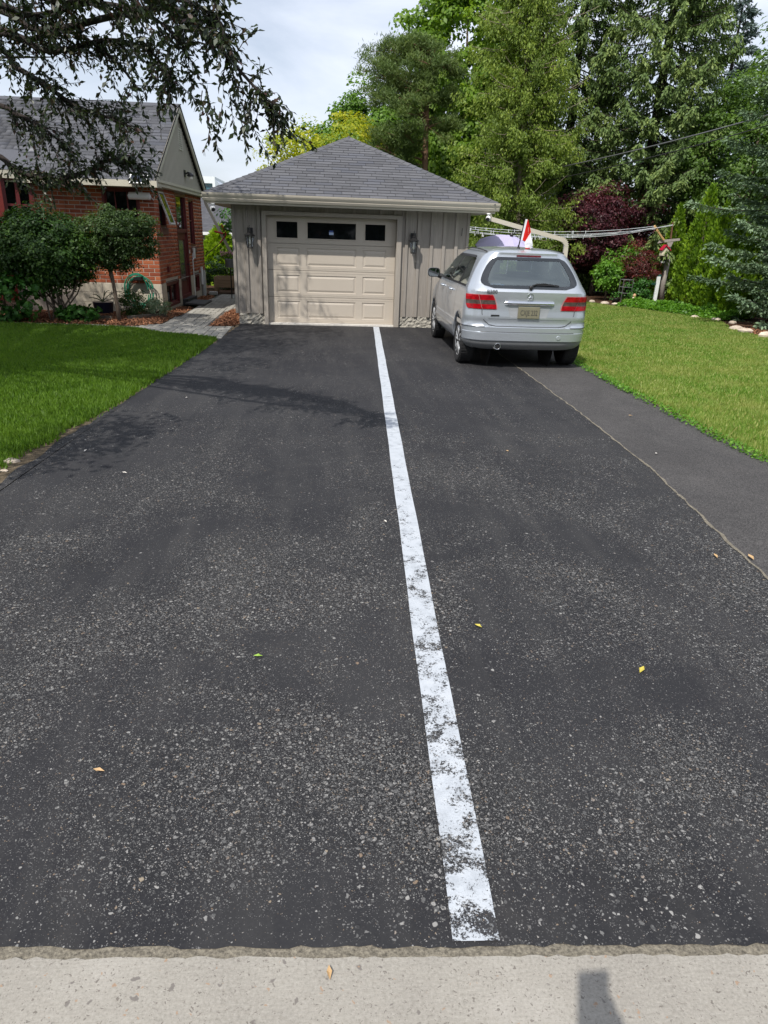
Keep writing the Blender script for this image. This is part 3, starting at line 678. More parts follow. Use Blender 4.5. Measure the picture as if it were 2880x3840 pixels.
# ------------------------------------------------------------------ brick house (local frame: corner at origin, side wall along +y, front wall along -x)
HC = Vector((-3.3, 15.46, 0)); HR = Matrix.Rotation(math.radians(-2.0), 4, 'Z')
def hw(x, y, z): return tuple(HC+HR @ Vector((x, y, z)))
M_BRICK, ntb = newmat('red brick'); bb = NB(ntb)
_r = bb.rnd(); _n = bb.noise(bb.pos(), 40, 5, 0.7); _s = bb.noise(bb.pos(), 1.5, 4)
_c = bb.ramp(_r, [(0.0, (0.24, 0.06, 0.03)), (0.35, (0.34, 0.09, 0.04)), (0.7, (0.42, 0.125, 0.052)), (0.9, (0.46, 0.155, 0.068)), (1.0, (0.20, 0.05, 0.032))])
_c = bb.mix(bb.mr(_n, 0.3, 0.7, 0, 0.35), _c, (0.20, 0.055, 0.033)); _c = bb.mix(bb.mr(_s, 0.5, 0.75, 0, 0.2), _c, (0.42, 0.16, 0.09))
bb.out(bb.bsdf(_c, 0.88, 0, bb.bump(_n, 0.4, 0.004), 0.25))
M_MORT = mat('mortar', (0.46, 0.40, 0.335), 0.95, var=0.15, scale=20, bump=0.4, bscale=120)
M_BLOCK = mat('painted foundation block', (0.47, 0.42, 0.335), 0.9, var=0.1, scale=6, bump=0.35, bscale=70, bdist=0.006, rndamt=0.05)
M_BURG = mat('burgundy paint', (0.135, 0.022, 0.022), 0.5, var=0.15, scale=6, bump=0.08)
M_REDW = mat('red painted panel', (0.20, 0.028, 0.022), 0.55, var=0.2, scale=4, bump=0.1)
M_VINYL = mat('beige vinyl', (0.46, 0.435, 0.365), 0.6, var=0.05, scale=3, bump=0.05)
M_FASC = mat('beige eave metal', (0.50, 0.47, 0.385), 0.5, var=0.06, scale=3, bump=0.05)
M_SILL = mat('brown stone sill', (0.16, 0.075, 0.05), 0.85, var=0.2, scale=14, bump=0.3)
hs = empty('brick_house', (0, 0, 0), 'red brick bungalow with burgundy window frames and beige gable left of the garage', 'house')
ZF, ZB, GZ = 0.58, 2.44, 2.56
CRS = 0.0775; BLEN = 0.215
# openings: side wall (y0,y1,z0,z1), front wall (x0,x1,z0,z1)
OPS = [(0.34, 0.90, 1.68, 2.42), (1.84, 2.96, 0.0, 2.42), (3.25, 3.86, 1.25, 2.36), (0.42, 1.62, 0.06, 0.60), (3.45, 4.05, 0.16, 0.62)]
OPF = [(-1.02, -0.28, 1.30, 2.40)]
# mortar core
core = MB()
def wall_holes(ops, a0, a1, z0, z1, put):
    xs = sorted({a0, a1, *[min(max(v, a0), a1) for o in ops for v in o[:2]]}); zz = sorted({z0, z1, *[min(max(v, z0), z1) for o in ops for v in o[2:]]})
    for a, c in zip(xs[:-1], xs[1:]):
        for d, e in zip(zz[:-1], zz[1:]):
            if any(o[0] <= a < o[1] and o[2] <= d < o[3] for o in ops): continue
            put(a, c, d, e)
wall_holes(OPS, 0.0, 4.9, ZF, 2.56, lambda a, c, d, e: core.quad((0, a, d), (0, c, d), (0, c, e), (0, a, e)))
wall_holes(OPF, -1.76, 0.0, ZF, 2.56, lambda a, c, d, e: core.quad((a, 0, d), (c, 0, d), (c, 0, e), (a, 0, e)))
core.quad((0, 4.9, 0), (-8, 4.9, 0), (-8, 4.9, 2.56), (0, 4.9, 2.56))
bwall = core.build('wall', M_MORT, hs)
BRK = []      # (matrix, length)
def lay(ops, L, frame, z0=ZF, z1=ZB, prio=0):
    rows = int((z1-z0)/CRS)
    for i in range(rows):
        za = z0+i*CRS+0.005; zb = za+CRS-0.011; x = -(BLEN+0.01)*0.5*(i % 2)
        while x < L:
            segs = [(max(x, 0.0), min(x+BLEN, L))]
            for (o0, o1, oz0, oz1) in ops:
                if zb > oz0 and za < oz1:
                    ns = []
                    for s, e in segs:
                        if e <= o0 or s >= o1: ns.append((s, e)); continue
                        if s < o0: ns.append((s, o0))
                        if e > o1: ns.append((o1, e))
                    segs = ns
            for s, e in segs:
                if e-s > 0.03: BRK.append((frame, s, e, za, zb, prio+s))
            x += BLEN+0.01
S_F = Matrix(((0, -1, 0, 0), (1, 0, 0, 0), (0, 0, 1, 0), (0, 0, 0, 1)))       # u along +y, outward +x  (local -y -> +x)
lay(OPS, 4.9, S_F, prio=0.4)
F_F = Matrix(((-1, 0, 0, 0), (0, 1, 0, 0), (0, 0, 1, 0), (0, 0, 0, 1)))       # u along -x, outward -y
lay([(-o[1], -o[0], o[2], o[3]) for o in OPF], 1.76, F_F)
# angled bay wall: from (-1.76,-.06) heading forward-left
ang = math.radians(-30); BD = Vector((-math.cos(ang), math.sin(ang), 0)); BP = Vector((-1.76, 0.0, 0))
BN = Vector((-BD.y, BD.x, 0)); BN = BN if BN.x > 0 else -BN
A_F = Matrix(((BD.x, -BN.x, 0, BP.x), (BD.y, -BN.y, 0, BP.y), (0, 0, 1, 0), (0, 0, 0, 1)))
lay([(0.56, 3, 1.2, 2.6)], 1.5, A_F, prio=1.0)
MB().add([tuple(A_F @ Vector(p)) for p in ((0, 0, ZF), (1.6, 0, ZF), (1.6, 0, 1.2), (0.56, 0, 1.2), (0.56, 0, 2.56), (0, 0, 2.56))], [(0, 1, 2, 3), (0, 3, 4, 5)]).build('bay_wall', M_MORT, hs)
BRK.sort(key=lambda q: q[5]); meshes = {}; V = []; F = []; RN = []; rbk = random.Random(2); nb = 0
def brickgeo(L, H, p=0.007, b=0.004):
    return [(0, 0.004, 0), (L, 0.004, 0), (L, 0.004, H), (0, 0.004, H), (b, -p, b), (L-b, -p, b), (L-b, -p, H-b), (b, -p, H-b)], [(4, 5, 6, 7), (0, 1, 5, 4), (1, 2, 6, 5), (2, 3, 7, 6), (3, 0, 4, 7)]
for (fr_, s, e, za, zb, pr) in BRK:
    flip = fr_ is not S_F
    L = round(e-s, 3); M = fr_ @ Matrix.Translation((s, 0, za))
    g, ff = brickgeo(L, zb-za)
    if nb < 300:
        key = (L, flip, fr_ is A_F)
        if key not in meshes:
            R3 = fr_.to_3x3()
            me = bpy.data.meshes.new('brick'); me.from_pydata([tuple(R3 @ Vector(p)) for p in g], [], [f[::-1] if flip else f for f in ff]); me.materials.append(M_BRICK); meshes[key] = me
        inst('brick', meshes[key], M @ Vector((0, 0, 0)), bwall); nb += 1
    else:
        n = len(V); V += [tuple(M @ Vector(p)) for p in g]; F += [tuple(q+n for q in f) for f in ff]; RN += [rbk.random()]*5
tag(meshobj('bricks', fastmesh('bricks', V, F, RN), M_BRICK, bwall), kind='stuff')
# foundation blocks
fnd = MB()
wall_holes([OPS[3], OPS[4], (1.84, 2.96, 0, 1)], 0.0, 4.9, -0.03, ZF, lambda a, c, d, e: fnd.quad((0.012, a, d), (0.012, c, d), (0.012, c, e), (0.012, a, e)))
fnd.quad((-1.8, -0.012, -0.03), (0.012, -0.012, -0.03), (0.012, -0.012, ZF), (-1.8, -0.012, ZF)).quad((-1.8, -0.012, ZF), (0.012, -0.012, ZF), (0.012, 0.02, ZF), (-1.8, 0.02, ZF)).quad((0.012, 0.0, ZF), (0.012, 4.9, ZF), (-0.02, 4.9, ZF), (-0.02, 0.0, ZF))
fnd.quad(tuple(A_F @ Vector((0, -0.012, 0))), tuple(A_F @ Vector((1.6, -0.012, 0))), tuple(A_F @ Vector((1.6, -0.012, ZF))), tuple(A_F @ Vector((0, -0.012, ZF))))
fnd = fnd.build('foundation', M_MORT, hs)
for i in range(3):
    za, zb = 0.004+i*0.192, 0.192*(i+1)-0.004
    for k in range(5):
        x1 = -k*0.40+0.2*(i % 2)-0.004; x0 = x1-0.39; x1 = min(x1, 0.016)
        if x1-x0 > 0.05: MB().bbox(max(x0, -1.8), x1, -0.018, -0.0125, za, zb, 0.003).build('block', M_BLOCK, fnd)
    for k in range(13):
        y0 = k*0.40-0.2*(i % 2)+0.004; y1 = y0+0.39; y0 = max(y0, -0.017)
        sg = [(y0, min(y1, 4.9))]
        for o in (OPS[3], OPS[4], (1.84, 2.96, 0, 1)):
            if zb > o[2]+0.02 and za < o[3]: sg = [q for s, e in sg for q in ((s, min(e, o[0])), (max(s, o[1]), e)) if q[1]-q[0] > 0.04]
        for s, e in sg:
            MB().bbox(s, e, -0.018, -0.0125, za, zb, 0.003, M=S_F).build('block', M_BLOCK, fnd)
# windows / doors -------------------------------------------------
def frame_rect(mb, M, a0, a1, z0, z1, w, y0, y1):
    for (x0, x1, d, e) in ((a0, a0+w, z0, z1), (a1-w, a1, z0, z1), (a0+w, a1-w, z0, z0+w), (a0+w, a1-w, z1-w, z1)): mb.box(x0, x1, y0, y1, d, e, M)
def window(M, a0, a1, z0, z1, bars=(), vbars=(), depth=0.09, name='window', sash=True):
    f = MB(); frame_rect(f, M, a0, a1, z0, z1, 0.05, 0.0, depth)
    w = f.build(name, M_BURG, hs)
    i = MB(); frame_rect(i, M, a0+0.05, a1-0.05, z0+0.05, z1-0.05, 0.03, 0.03, depth-0.01)
    for zz in bars: i.box(a0+0.08, a1-0.08, 0.035, 0.06, zz-0.015, zz+0.015, M)
    for (x, za, zb) in vbars: i.box(x-0.012, x+0.012, 0.036, 0.059, za, zb, M)
    i.build('sash', M_BURG, w)
    MB().box(a0+0.05, a1-0.05, 0.062, 0.068, z0+0.05, z1-0.05, M).build('pane', M_GLASS, w)
    return w
window(F_F, 0.28, 1.02, 1.30, 2.40, bars=(1.98,), vbars=((0.53, 2.0, 2.35), (0.77, 2.0, 2.35)))
window(S_F, 3.25, 3.86, 1.25, 2.36, bars=(1.85,))
window(S_F, 0.42, 1.62, 0.06, 0.575, vbars=((1.02, 0.1, 0.55),), name='basement_window'); window(S_F, 3.45, 4.05, 0.16, 0.575, name='basement_window')
# awning window, sash tilted out
f = MB(); frame_rect(f, S_F, 0.34, 0.90, 1.68, 2.42, 0.045, 0.0, 0.09); aw = f.build('awning_window', M_BURG, hs)
MB().box(0.385, 0.855, 0.07, 0.076, 1.725, 2.375, S_F).build('pane', M_DARK, aw)
T = S_F @ Matrix.Translation((0, 0.02, 2.37)) @ Matrix.Rotation(math.radians(-19), 4, 'X')
f = MB(); frame_rect(f, T, 0.39, 0.85, -0.66, 0, 0.035, -0.02, 0.01); f.build('open_sash', mat('pale sash', (0.55, 0.53, 0.5), 0.5, bump=0), aw)
M_REFL = glass_mat('reflecting pane', (0.02, 0.03, 0.02), 0.02)
MB().box(0.425, 0.815, -0.008, -0.002, -0.625, -0.035, T).build('pane', M_REFL, aw)
for o, z in ((OPS[0], 1.68), (OPS[2], 1.25)): MB().bbox(o[0]-0.05, o[1]+0.05, -0.03, 0.02, z-0.14, z-0.004, 0.006, M=S_F).build('sill', M_SILL, hs)
# side door with transom
dr = MB(); frame_rect(dr, S_F, 1.84, 2.96, 0.12, 2.42, 0.07, -0.01, 0.1); dr.box(1.91, 2.89, 0.0, 0.09, 1.58, 1.66, S_F)
dr = dr.build('side_door', M_BURG, hs)
MB().box(1.91, 2.89, 0.05, 0.056, 1.66, 2.35, S_F).build('transom_pane', M_GLASS, dr)
d2 = MB(); frame_rect(d2, S_F, 1.91, 2.89, 0.19, 1.58, 0.16, 0.035, 0.07); d2.box(2.07, 2.73, 0.04, 0.065, 0.19, 0.5, S_F); d2.build('leaf', M_BURG, dr)
MB().box(2.07, 2.73, 0.05, 0.056, 0.5, 1.42, S_F).build('glass_panel', mat('dusty door glass', (0.10, 0.085, 0.085), 0.12, var=0.2, scale=3, bump=0), dr)
MB().tube([tuple(S_F @ Vector(p)) for p in ((2.82, 0.03, 0.86), (2.82, -0.035, 0.86), (2.70, -0.04, 0.855))], 0.012, 8).build('handle', M_BLACK, dr)
MB().box(1.86, 2.94, -0.14, 0.1, -0.02, 0.118, S_F).build('step', mat('dark step', (0.03, 0.03, 0.032), 0.6, bump=0.2), dr)
# bay window on the angled wall and red panel
f = MB(); frame_rect(f, A_F, 0.56, 1.10, 1.2, 2.5, 0.07, -0.04, 0.08); f.box(0.80, 0.86, -0.035, 0.07, 1.27, 2.43, A_F); f.box(0.63, 1.03, -0.02, 0.06, 1.98, 2.02, A_F)
bw = f.build('bay_window', M_BURG, hs)
MB().box(0.63, 1.03, 0.04, 0.046, 1.27, 2.43, A_F).build('pane', M_GLASS, bw)
MB().box(1.10, 2.6, -0.09, 0.05, 0.25, 2.56, A_F).build('red_panel', M_REDW, hs)
# gable
gb = MB(); W0, W1, AP = -0.3, 5.2, (2.45, 4.16)
gb.add([(0.02, -0.12, GZ), (0.02, 5.02, GZ), (0.02, AP[0], AP[1]-0.03)], [(0, 1, 2)]); gab = gb.build('gable', M_VINYL, hs)
n = 44
for k in range(n):
    y = -0.1+k*(5.1/n); top = GZ+(AP[1]-0.05-GZ)*(1-abs(y+0.02-AP[0])/2.6)
    if top > GZ+0.02: MB().box(y, y+0.045, -0.033, -0.0205, GZ, top, S_F).build('siding_rib', M_VINYL, gab)
vt = MB(); frame_rect(vt, S_F, 2.50, 2.86, 3.34, 3.78, 0.03, -0.05, -0.034)
for k in range(8): vt.box(2.53, 2.83, -0.046, -0.034, 3.39+k*0.045, 3.415+k*0.045, S_F)
vt.build('louvre_vent', mat('cream vent', (0.55, 0.53, 0.46), 0.6, bump=0), gab)
eb = MB().bbox(-0.15, 5.05, -0.13, 0.0, 2.44, 2.56, 0.01, M=S_F); eb.build('eave_board', M_FASC, hs)
MB().box(-0.12, 5.03, -0.155, -0.131, 2.515, 2.565, S_F).build('drip_edge', M_FASC, hs)
# roof
RL, RRx = -9.0, 0.12
P_e, P_r, P_b = (-0.36, 2.50), (2.45, 4.22), (5.26, 2.50)
rf_ = MB()
rf_.quad((RL, P_e[0], P_e[1]), (RRx, P_e[0], P_e[1]), (RRx, P_r[0], P_r[1]), (RL, P_r[0], P_r[1])); rf_.quad((RL, P_r[0], P_r[1]), (RRx, P_r[0], P_r[1]), (RRx, P_b[0], P_b[1]), (RL, P_b[0], P_b[1]))
rf_.quad((RL, P_e[0], P_e[1]-0.05), (RL, P_r[0], P_r[1]-0.06), (RRx-0.02, P_r[0], P_r[1]-0.06), (RRx-0.02, P_e[0], P_e[1]-0.05)); rf_.quad((RL, P_r[0], P_r[1]-0.06), (RL, P_b[0], P_b[1]-0.05), (RRx-0.02, P_b[0], P_b[1]-0.05), (RRx-0.02, P_r[0], P_r[1]-0.06))
hroof = rf_.build('roof', M_SHGAP, hs)
def rake(p, q):
    a, c = Vector((RRx+0.012, *p)), Vector((RRx+0.012, *q)); mb = MB(); dn = Vector((0, 0, -0.14))
    mb.prism([tuple(a), tuple(c), tuple(c+dn), tuple(a+dn)], (-0.03, 0, 0)); mb.build('rake_board', M_FASC, hs)
    mb = MB(); mb.prism([tuple(a+Vector((0, 0, 0.02))), tuple(c+Vector((0, 0, 0.02))), tuple(c+Vector((0, 0, -0.02))), tuple(a+Vector((0, 0, -0.02)))], (0.012, 0, 0)); mb.build('rake_edge', M_SHGAP, hs)
rake(P_e, P_r); rake(P_r, P_b)
# front gutter and soffit
MB().box(RL, 0.2, P_e[0]-0.11, P_e[0]-0.002, 2.40, 2.515).build('gutter', M_FASC, hs)
MB().box(RL, 0.18, P_e[0], -0.008, 2.415, 2.43).build('soffit', M_FASC, hs)
rr = random.Random(23)
def house_shingles():
    d = Vector((0, P_r[0]-P_e[0], P_r[1]-P_e[1])); H = d.length; d.normalize(); nz = Vector((0, -d.z, d.y))
    expo = 0.13; rows = int(H/expo); lst = []
    for i in range(rows):
        x = RRx-0.003
        while x > -7.6:
            w = rr.choice((0.14, 0.2, 0.28, 0.34)); x0 = max(x-w, -7.6); lst.append((i, x0+0.002, x-0.002, rr.choice((0.006, 0.009, 0.013)))); x -= w
    lst.sort(key=lambda q: -q[1]); V = []; F = []; RN = []; cache = {}
    for k, (i, a, c, t) in enumerate(lst):
        o = Vector((a, P_e[0], P_e[1]))+d*(i*expo)+nz*0.002; L = c-a; y1 = expo+0.004
        P = [(0, 0.002, 0), (L, 0.002, 0), (L, y1, 0), (0, y1, 0), (0, 0.002, t), (L, 0.002, t), (L, y1, 0.003), (0, y1, 0.003)]
        FF = [(4, 5, 6, 7), (0, 1, 5, 4), (1, 2, 6, 5), (3, 0, 4, 7)]
        W = [Vector((p[0], 0, 0))+d*p[1]+nz*p[2] for p in P]
        if k < 300:
            key = (round(L, 3), t)
            if key not in cache:
                me = bpy.data.meshes.new('shingle'); me.from_pydata([tuple(w) for w in W], [], FF); me.materials.append(M_SHH); cache[key] = me
            inst('shingle', cache[key], o, hroof)
        else:
            n = len(V); V += [tuple(o+w) for w in W]; F += [tuple(q+n for q in f) for f in FF]; RN += [rr.random()]*4
    tag(meshobj('shingles', fastmesh('shingles', V, F, RN), M_SHH, hroof), kind='stuff')
house_shingles()
MB().add([(RL, P_r[0]-0.12, P_r[1]-0.055), (RRx, P_r[0]-0.12, P_r[1]-0.055), (RRx, P_r[0], P_r[1]+0.02), (RL, P_r[0], P_r[1]+0.02), (RRx, P_r[0]+0.12, P_r[1]-0.055), (RL, P_r[0]+0.12, P_r[1]-0.055)], [(0, 1, 2, 3), (3, 2, 4, 5)]).build('ridge_cap', M_SHH, hroof)
MB().lathe([(0.09, 0), (0.06, 0.03), (0.035, 0.05), (0.035, 0.16)], (-2.45, 0.55, 3.02), 12).build('vent_pipe', mat('vent metal', (0.2, 0.2, 0.21), 0.5, bump=0), hroof)
# low porch eave over the bay
pe = MB(); pe.prism([(-1.95, -0.30, 2.60), (-6.5, -2.0, 2.60), (-6.5, -2.0, 2.46), (-1.95, -0.30, 2.46)], (0.02, -0.05, 0)); pe.build('porch_fascia', M_FASC, hs)
MB().quad((-1.95, -0.30, 2.61), (-6.5, -2.05, 2.61), (-6.5, 0.4, 3.15), (-2.6, 0.2, 3.0)).build('porch_roof', M_SHH, hs)
MB().quad((-1.95, -0.30, 2.46), (-6.5, -2.0, 2.46), (-6.5, 0.2, 2.46), (-1.9, 0.0, 2.46)).build('porch_soffit', M_FASC, hs)
# downspout at the far corner swinging out
dp = MB(); rect_tube(dp, [(0.10, 4.95, 2.42), (0.12, 4.97, 2.30), (0.16, 5.0, 2.2), (0.75, 5.05, 1.0)], 0.06, 0.075); dp.build('downspout', M_FASC, hs)
MB().box(3.33, 3.47, -0.06, -0.008, 0.98, 1.22, S_F).build('meter_box', M_WHITE, hs)
MB().tube([tuple(S_F @ Vector(p)) for p in ((3.30, -0.02, 0.02), (3.30, -0.02, 0.95), (3.36, -0.03, 0.99))], 0.014, 6).build('conduit', M_WHITE, hs)
MB().tube([tuple(S_F @ Vector(p)) for p in ((4.25, -0.07, 0.0), (4.25, -0.07, 0.66))], 0.05, 10).build('vent_stack', mat('grey pipe', (0.42, 0.42, 0.41), 0.5, bump=0), hs)
MB().tube([tuple(S_F @ Vector(p)) for p in ((4.12, -0.06, 0.3), (4.12, -0.06, 0.74))], 0.032, 10).build('vent_stack', M_WHITE, hs)
MB().box(0.62, 0.72, -0.05, -0.008, 0.78, 0.90, S_F).build('wall_tap_box', M_BURG, hs)
MB().box(2.985, 3.03, -0.02, -0.008, 1.10, 1.18, S_F).build('doorbell', M_WHITE, hs)
hs.location = HC; hs.rotation_euler = (0, 0, math.radians(-2.0)); WM[hs] = Matrix.Translation(HC) @ HR
# things fixed to the house
def hbox(mb, x0, x1, y0, y1, z0, z1): mb.box(x0, x1, y0, y1, z0, z1, WM[hs] @ S_F)
sp = empty('solar_panel', hw(-0.12, -0.4, 2.5), 'small white framed solar panel on the house eave corner', 'solar panel')
Msp = Matrix.Translation(Vector(hw(-0.13, -0.49, 2.53))) @ HR @ Matrix.Rotation(math.radians(-38), 4, 'X')
MB().box(-0.17, 0.17, -0.012, 0.012, -0.10, 0.10, Msp).build('frame', M_WHITE, sp); MB().box(-0.145, 0.145, -0.016, -0.0122, -0.078, 0.078, Msp).build('cell', mat('solar cell', (0.02, 0.025, 0.04), 0.15, bump=0), sp)
MB().tube([hw(0.05, -0.45, 2.45), hw(0.12, -0.3, 2.30), hw(0.05, -0.2, 2.18), hw(-0.02, -0.12, 2.24)], 0.006, 5).build('cable', M_WHITE, sp)
fl = empty('flood_light', hw(-0.2, -0.06, 2.2), 'long white flood light above the front window by the house corner', 'light')
MB().tube([hw(-0.47, -0.10, 2.27), hw(-0.45, -0.10, 2.25), hw(-0.05, -0.10, 2.25), hw(-0.03, -0.10, 2.27)], [0.02, 0.07, 0.07, 0.02], 12).build('housing', M_WHITE, fl)
MB().box(-0.3, -0.2, -0.06, 0.0, 2.27, 2.33, WM[hs]).build('bracket', M_WHITE, fl)
gl_ = empty('gable_lamp', hw(0.03, 2.75, 2.7), 'small dark gooseneck lamp on the beige gable', 'wall lamp')
MB().tube([hw(0.035, 2.95, 2.86), hw(0.12, 2.95, 2.9), hw(0.17, 2.95, 2.88)], 0.02, 8).build('arm', M_BLACK, gl_); MB().lathe([(0.02, 0.06), (0.06, 0.03), (0.08, 0.0), (0.08, -0.02)], hw(0.17, 2.95, 2.84), 12).build('shade', M_BLACK, gl_); MB().lathe([(0.05, -0.02), (0.055, -0.08), (0.03, -0.1)], hw(0.17, 2.95, 2.84), 12).build('globe', M_BULB, gl_, True)
MB().bbox(2.88, 3.02, -0.055, -0.034, 2.80, 2.95, 0.004, M=WM[hs] @ S_F).build('back_plate', M_BLACK, gl_)
# ------------------------------------------------------------------ car (local frame: x = right, y = forward from rear bumper, z up)
KL = 0.92
_z = [0.262, 0.285, 0.32, 0.36, 0.395, 0.40, 0.50, 0.506, 0.512, 0.575, 0.582, 0.59, 0.64, 0.70, 0.80, 0.90, 0.98, 1.04, 1.08, 1.12, 1.20, 1.30, 1.40, 1.46, 1.50, 1.53, 1.555, 1.575, 1.59, 1.60]
_w = [0.76, 0.81, 0.845, 0.865, 0.872, 0.874, 0.884, 0.884, 0.880, 0.882, 0.876, 0.874, 0.876, 0.878, 0.876, 0.868, 0.856, 0.842, 0.826, 0.806, 0.768, 0.716, 0.656, 0.612, 0.572, 0.530, 0.475, 0.39, 0.27, 0.10]
_r = [0.16, 0.10, 0.055, 0.030, 0.022, 0.004, 0.0, 0.0, 0.012, 0.012, 0.05, 0.066, 0.074, 0.060, 0.072, 0.076, 0.066, 0.062, 0.092, 0.142, 0.205, 0.275, 0.345, 0.385, 0.400, 0.395, 0.44, 0.58, 0.85, 1.30]
_f = [4.16, 4.22, 4.25, 4.26, 4.27, 4.27, 4.27, 4.27, 4.27, 4.26, 4.26, 4.26, 4.25, 4.22, 4.08, 3.84, 3.58, 3.36, 3.28, 3.22, 3.10, 2.93, 2.75, 2.63, 2.54, 2.45, 2.32, 2.15, 1.95, 1.75]
_c = [0.30, 0.32, 0.34, 0.34, 0.34, 0.34, 0.34, 0.34, 0.33, 0.33, 0.28, 0.27, 0.27, 0.27, 0.27, 0.27, 0.26, 0.26, 0.26, 0.25, 0.24, 0.22, 0.20, 0.18, 0.17, 0.18, 0.20, 0.2, 0.16, 0.08]
ip = lambda z, a: float(np.interp(z, _z, a))
def outline(z):
    """polyline of half slice from rear centre round the right flank to front centre: list of (x,y), arc u"""
    w, r, f, c = ip(z, _w), ip(z, _r), ip(z, _f), min(ip(z, _c), ip(z, _w)*0.9); bow = 0.055*min(1, w/0.8)
    P = []
    for k in range(11): x = (w-c)*k/10; P.append((x, r+bow*(x/max(w, 1e-3))**2))
    yb = P[-1][1]
    for k in range(1, 11):
        a = PI/2*k/10; P.append((w-c+c*math.sin(a), yb+c*1.0*(1-math.cos(a))))
    yf = f-0.42 if z < 1.05 else f-0.25
    n = 56; y0 = P[-1][1]
    for k in range(1, n+1):
        t = k/n; y = lerp(y0, yf, t); s = y/4.27
        P.append((w*(1-0.05*max(0, (s-0.55)/0.45)**2), y))
    xe = P[-1][0]
    for k in range(1, 9):
        a = PI/2*k/8; P.append((xe*(1-0.5*(1-math.cos(a)))*1.0 if False else xe-(xe*0.45)*(1-math.cos(a)), yf+(f-yf)*0.75*math.sin(a)))
    xe2, ye2 = P[-1]
    for k in range(1, 5): t = k/4; P.append((xe2*(1-t), lerp(ye2, f, 1-(1-t)**2)))
    return P
def surf(u, z, off=0.0, side=1):
    """point at arc length u from the rear centre at height z, pushed out by off"""
    P = outline(z); acc = 0.0
    for a, b in zip(P[:-1], P[1:]):
        d = math.hypot(b[0]-a[0], b[1]-a[1])
        if acc+d >= u or b is P[-1]:
            t = (u-acc)/max(d, 1e-9); x, y = lerp(a[0], b[0], t), lerp(a[1], b[1], t); tx, ty = (b[0]-a[0])/max(d, 1e-9), (b[1]-a[1])/max(d, 1e-9)
            nx, ny = ty, -tx
            return (side*(x+nx*off), (y+ny*off)*KL, z)
        acc += d
def u_of_y(y, z):
    P = outline(z); acc = 0
    for a, b in zip(P[:-1], P[1:]):
        d = math.hypot(b[0]-a[0], b[1]-a[1])
        if b[1] >= y and b[0] > 0.3 and acc > 0.6: return acc+d*(y-a[1])/max(b[1]-a[1], 1e-9)
        acc += d
    return acc
def car_paint():
    m, nt = newmat('silver car paint'); b = NB(nt)
    fl = b.noise(b.pos(), 900, 2, 0.8); d = b.noise(b.pos(), 3, 4)
    c = b.ramp(fl, [(0.3, (0.43, 0.465, 0.51)), (0.7, (0.55, 0.59, 0.64))])
    c = b.mix(b.mr(d, 0.5, 0.75, 0, 0.12), c, (0.42, 0.42, 0.41))
    b.out(b.bsdf(c, 0.34, 0.62, None, 0.5, Coat_Weight=0.8, Coat_Roughness=0.06)); return m
M_CAR = car_paint()
M_RUB = mat('tyre rubber', (0.018, 0.018, 0.019), 0.85, var=0.25, scale=20, bump=0.4, bscale=90)
M_TRIMB = mat('black trim', (0.015, 0.015, 0.016), 0.45, var=0.1, bump=0.05)
M_GREYP = mat('grey lower plastic', (0.20, 0.205, 0.21), 0.5, var=0.08, bump=0.05)
M_CHROME = mat('chrome', (0.75, 0.76, 0.78), 0.08, 1.0, var=0.02, bump=0)
M_ALLOY = mat('alloy', (0.62, 0.63, 0.64), 0.35, 0.6, var=0.08, scale=20, bump=0)
def lamp_mat(name, c, rough=0.12):
    m, nt = newmat(name); b = NB(nt); v = b.n('TexVoronoi', Vector=b.pos(), Scale=70.0); n = b.noise(b.pos(), 16, 3)
    col = b.ramp(n, [(0.3, sh(c, 0.55)), (0.55, c), (0.75, sh(c, 1.35))]); b.out(b.bsdf(col, rough, 0, b.bump(v.outputs['Distance'], 0.25, 0.004), 0.2, Coat_Weight=0.25)); return m
M_TAIL = lamp_mat('red lamp', (0.34, 0.004, 0.010)); M_SMOKE = lamp_mat('smoked lamp', (0.085, 0.062, 0.055)); M_BRK3 = lamp_mat('dark red lamp', (0.10, 0.006, 0.008))
def carglass(name, tint, refl=0.12):
    m, nt = newmat(name); b = NB(nt); fr = b.n('Fresnel', IOR=1.5)
    b.out(b.n('MixShader', i0=b.mr(fr.outputs[0], 0.0, 1.0, refl, 1.0), i1=b.n('BsdfTransparent', Color=tint).outputs[0], i2=b.n('BsdfGlossy', Color=(0.86, 0.95, 0.92), Roughness=0.03).outputs[0]).outputs[0]); return m
M_CGLS = carglass('car glass', (0.74, 0.80, 0.76), 0.2)
car = empty('parked_car', (0, 0, 0), 'silver five-door hatchback parked at the right end of the driveway', 'car')
WHY = (0.66, 3.43); WR = 0.375
def patch(fn, nu, nz, mat_, name, parent, both=False, thick=0.0, smooth=True):
    """fn(s,t)->(u,z,side,off); s,t in 0..1"""
    mb = MB(); G_ = []
    for j in range(nz+1): G_.append([surf(*fn(i/nu, j/nz)[:2], off=fn(i/nu, j/nz)[3], side=fn(i/nu, j/nz)[2]) for i in range(nu+1)])
    mb.grid(G_)
    o = mb.build(name, mat_, parent, smooth=smooth)
    return o
